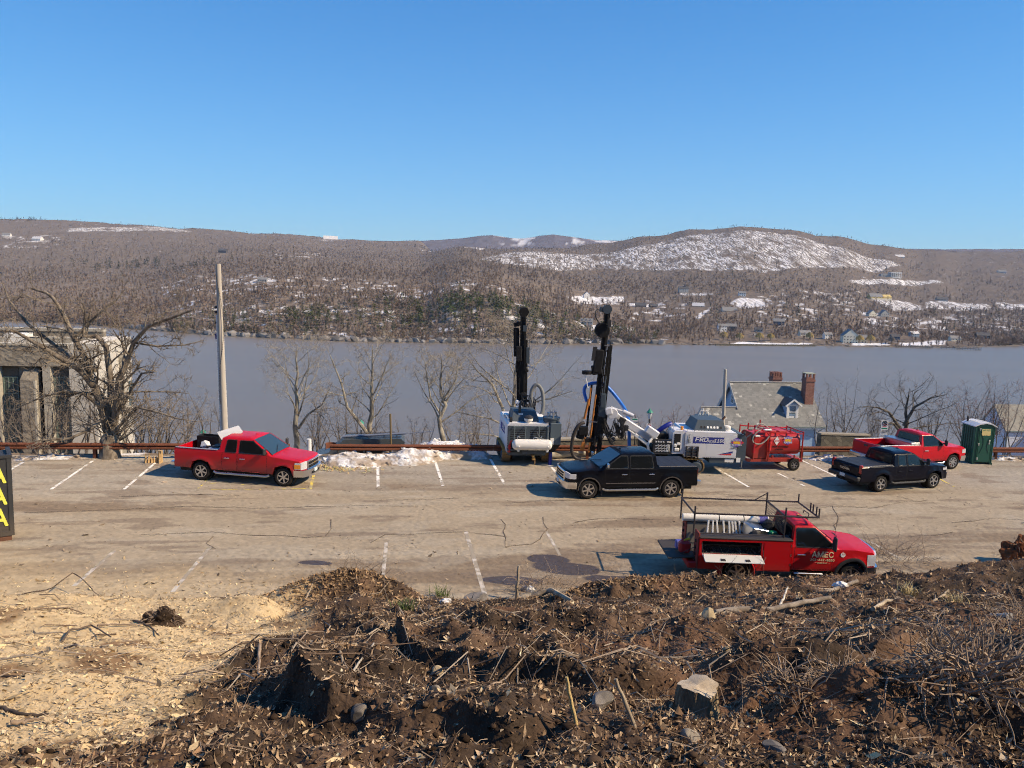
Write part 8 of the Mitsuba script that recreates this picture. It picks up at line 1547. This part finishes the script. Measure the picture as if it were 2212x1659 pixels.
for lab, pts in (('long bent stick on the wood chips', [(-7,12.57,2.74), (-6.9,12.81,2.65), (-6.54,12.9,2.62), (-6.34,13.25,2.5)]), ('straight stick lying on the wood chips at left', [(-6.38,10.05,3.63), (-5.91,9.68,3.76), (-5.37,9.19,3.94)]), ('pale stick by the dark heap on the chips', [(-6.84,13.47,2.42), (-6.33,12.94,2.61), (-5.77,12.19,2.87)]), ('dark stick at the left edge of the chips', [(-4.43,6.35,4.94), (-4.14,6.18,5.01), (-3.88,6.14,5.02)]), ('brown stick low on the wood chips', [(-4.02,5.88,5.11), (-3.94,5.97,5.08), (-3.85,6.04,5.05)]), ('dark root curving over the chips', [(-6.75,11.13,3.25), (-7.25,12.16,2.88), (-7.08,12.55,2.74), (-6.16,11.42,3.14)]), ('twisted pale root at the edge of the soil', [(-2.99,8.89,4.04), (-2.82,8.33,4.24), (-2.57,7.79,4.43)])): stick(lab, pts, .032, .016, 'm_stickbrown' if 'dark' not in lab else 'm_stickdark', .03)
stick('thin dark branch arching over the edge of the wood chips', [(-12.86,19.3,0.17), (-12.2,19.72,0.16), (-11.96,20.4,0.16), (-11.38,19.98,0.14), (-10.87,19.43,0.13), (-10.32,18.92,0.12)], .03, .012, 'm_stickdark', .05, 'branch', lift=[0, .15, .45, .35, .15, 0], name='branch')
# root balls and brush heaps
def tangle(name, label, c, rad, hgt, n, m, seed, core=True, cat_='roots', rr_=.009, amp=.6, fr=.55):
    g = np.random.default_rng(seed); c = gz(c); t = thing(name, label, cat_)
    if core:
        ic = trimesh.creation.icosphere(4, 1.0); v = np.array(ic.vertices); v = v * (1 + amp * (nfbm(v, fr, 5, seed)[:, None] - .5)) * [rad, rad * .8, hgt]; part(t, 'soil_core', (v + c + [0, 0, hgt * .2], np.array(ic.faces)), m)
    R_ = []
    for _ in range(n):
        a = g.uniform(0, 2 * PI); e = g.uniform(.1, 1.3); d = np.array([math.cos(a) * math.cos(e), math.sin(a) * math.cos(e) * .8, math.sin(e)]); p = c + d * [rad * .75, rad * .6, hgt * .85] + [0, 0, hgt * .15]
        pts = wander(g, p, d + g.normal(0, .5, 3), rad * g.uniform(.3, .9), 5, .35, -.08); R_.append(tube(pts, np.linspace(rr_ * g.uniform(.5, 1.6), .003, 6), 4, False))
    part(t, 'roots', cat(R_), 'm_stickbrown', kind='stuff'); return t
mat('m_rootsoil', _bark((.035, .025, .018), (.085, .058, .038)), .95, spec=.1); mat('m_rotwood', _bark((.11, .042, .022), (.22, .09, .04)), .95, spec=.1)
tangle('root_ball', 'torn up root ball of dark soil at the bottom right', (3.46,7.34,4.68), .5, .3, 200, 'm_rootsoil', 1, False); tangle('root_ball', 'dark root ball left of the bottom right corner', (2.38,6.18,5.05), .4, .2, 130, 'm_rootsoil', 2, False); tangle('root_ball', 'dark root mass in the bottom right corner', (3.77,5.93,5.17), .6, .3, 240, 'm_rootsoil', 3, False); tangle('root_ball', 'dark root heap under the right edge', (6.85,9.87,3.98), .8, .4, 160, 'm_rootsoil', 4, False)
tangle('brush_heap', 'heap of torn brush and chips at the foot of the slope', (-4.19,20.87,0.02), 1.1, .22, 150, 'm_rootsoil', 5, False, 'brush heap', .008); tangle('brush_heap', 'thorny brush below the service truck rear wheel', (6.6,22.77,-0.17), 1.6, .35, 40, 'm_rootsoil', 6, False, 'brush heap', .006); tangle('brush_heap', 'brush and twigs at the slope foot by the white post', (1.13,21.24,-0.07), 1.2, .3, 110, 'm_rootsoil', 7, False, 'brush heap', .007); tangle('brush_heap', 'brush on the bank below the service truck hood', (13.2,25.49,-0.27), 1.6, .22, 120, 'm_rootsoil', 9, False, 'brush heap', .007); tangle('soil_heap', 'small dark soil heap on the wood chips', (-6.28,13.43,2.43), .30, .24, 110, 'm_rootsoil', 8, True, 'soil heap', .007, 1.5, .5)
tangle('rotten_trunk', 'rotten red brown trunk end standing at the right edge of the bank', (17.66,25.55,-0.35), .62, .72, 60, 'm_rotwood', 10, True, 'tree stump', .02, 1.5, .5)
for lab, p, s_ in (('lump of snow left of the grey boulder', (-1.59,19.15,0.41), .12), ('second lump of snow beside the grey boulder', (-1.36,19.75,0.2), .10), ('lump of snow by the white splintered post', (0.6,21.65,-0.06), .16), ('lump of snow in front of the dark hollow', (3.05,22.18,-0.1), .15), ('lump of snow by the service truck front bumper', (12.25,25.21,-0.25), .2), ('lump of snow under the service truck front wheel', (11.48,24.99,-0.24), .16), ('streak of snow on the bank below the door', (8.96,19.93,0.82), .16)):
    ic = trimesh.creation.icosphere(3, 1.0); v = np.array(ic.vertices); v = v * (1 + .9 * (nfbm(v + s_ * 50, .6, 3, 3)[:, None] - .5)) * s_ * [1.2, .8, .7]; solo('snow_lump', lab, 'snow', (v + gz(p, s_ * .25), np.array(ic.faces)), 'm_snow', True)
for lab, p, n in (('tuft of green grass on the brush heap', (-2.36,17.05,1.15), 60), ('tuft of green grass at the slope foot', (-1.84,20.94,-0.02), 60), ('tuft of dry straw grass on the bank at right', (9.89,18.26,1.27), 70), ('tuft of dry straw grass right of the crooked branch', (9.98,16.41,1.87), 60)):
    c = gz(p); V = []
    for _ in range(n):
        a = rr.uniform(0, 2 * PI); q = c + [rr.normal(0, .12), rr.normal(0, .10), -.03]; L = rr.uniform(.2, .42); d = np.array([math.cos(a) * .5, math.sin(a) * .5, 1]); w = np.array([-math.sin(a), math.cos(a), 0]) * .012
        V.append((np.array([q - w, q + w, q + d * L * .6 + w * .7, q + d * L * .6 - w * .7, q + d * L + [d[0] * L * .4, d[1] * L * .4, -L * .2]]), np.array([[0, 1, 2], [0, 2, 3], [3, 2, 4]])))
    solo('grass_tuft', lab, 'grass', cat(V), 'm_grass' if 'green' in lab else 'm_straw')
mat('m_grass', (.085, .115, .03), .8); mat('m_straw', (.42, .34, .17), .8)

# bark litter on the pile at the slope foot
rb = np.random.default_rng(64); n = 2600; x = np.r_[rb.normal(-4.7, 1.0, n), rb.normal(3.2, 3.5, n)]; y = np.r_[rb.normal(20.1, .55, n), rb.normal(21.2, .5, n)]; k = slope_z(x, y) > lot_z(x, y) - .02; x, y = x[k], y[k]; L = rb.uniform(.05, .22, len(x))
_m, _c = bits(x, y, ground_z(x, y) + .02, L, L * rb.uniform(.12, .4, len(x)), rb, np.clip(np.array([.25, .17, .10]) * rb.uniform(.35, 2.1, (len(x), 1)), .02, .7), .6, .06)
solo('bark_litter', 'splintered bark litter on the pile at the slope foot', 'bark', _m, 'm_vcol', kind='stuff', color=_c)

# ================================================================ the hillside going on up behind the photographer
def upper():
    x = np.linspace(-140, 140, 70); y = np.linspace(2.7, -160, 60); X, Y = np.meshgrid(x, y); Zz = 7.2 - .40 * Y - .0 * X + 2.2 * (nfbm(np.stack([X, Y], -1), 9, 3, 4) - .5) * np.clip((2.7 - Y) / 12, 0, 1) - np.clip(2.7 - Y, 0, 4) * .14 - .25
    h, w = X.shape; i, j = np.meshgrid(np.arange(h - 1), np.arange(w - 1), indexing='ij'); a = i * w + j
    return np.stack([X, Y, Zz], -1).reshape(-1, 3), np.vstack([np.stack([a, a + w + 1, a + 1], -1).reshape(-1, 3), np.stack([a, a + w, a + w + 1], -1).reshape(-1, 3)])
mat('m_upper', _bark((.045, .034, .026), (.12, .085, .06)), .95, spec=.1)
struct('upper_slope', upper(), 'm_upper', True)
g = np.random.default_rng(91); n = 420; bx = np.stack([g.uniform(-120, 120, n), g.uniform(-150, -28, n)], -1); bx = np.c_[bx, 7.2 - .40 * bx[:, 1] - 1.5]
_m, _c = spray(bx, g.uniform(11, 17, n), 46, np.full(n, .25), np.full(n, .35), np.tile(np.array([.10, .08, .065]), (n, 1)), g)
solo('uphill_woods', 'bare woods on the slope behind the viewpoint', 'woods', _m, 'm_vcol', kind='stuff', color=_c)

# ================================================================ the air
scene['air'] = {'type': 'homogeneous', 'albedo': {'type': 'rgb', 'value': [.93, .95, .97]}, 'sigma_t': {'type': 'rgb', 'value': [3.0e-5, 4.0e-5, 5.6e-5]}}
scene['m_air'] = {'type': 'null'}
_hz = mv(200, 3300, 185) @ np.diag([8200, 3700, 255, 1.0])
scene['haze'] = {'type': 'cube', 'to_world': T(_hz.tolist()), 'bsdf': {'type': 'ref', 'id': 'm_air'}, 'interior': {'type': 'ref', 'id': 'air'}}
labels['haze'] = {'kind': 'stuff', 'label': 'thin blue haze over the river and far hills', 'category': 'haze'}
scene['camera']['medium'] = {'type': 'ref', 'id': 'air'}
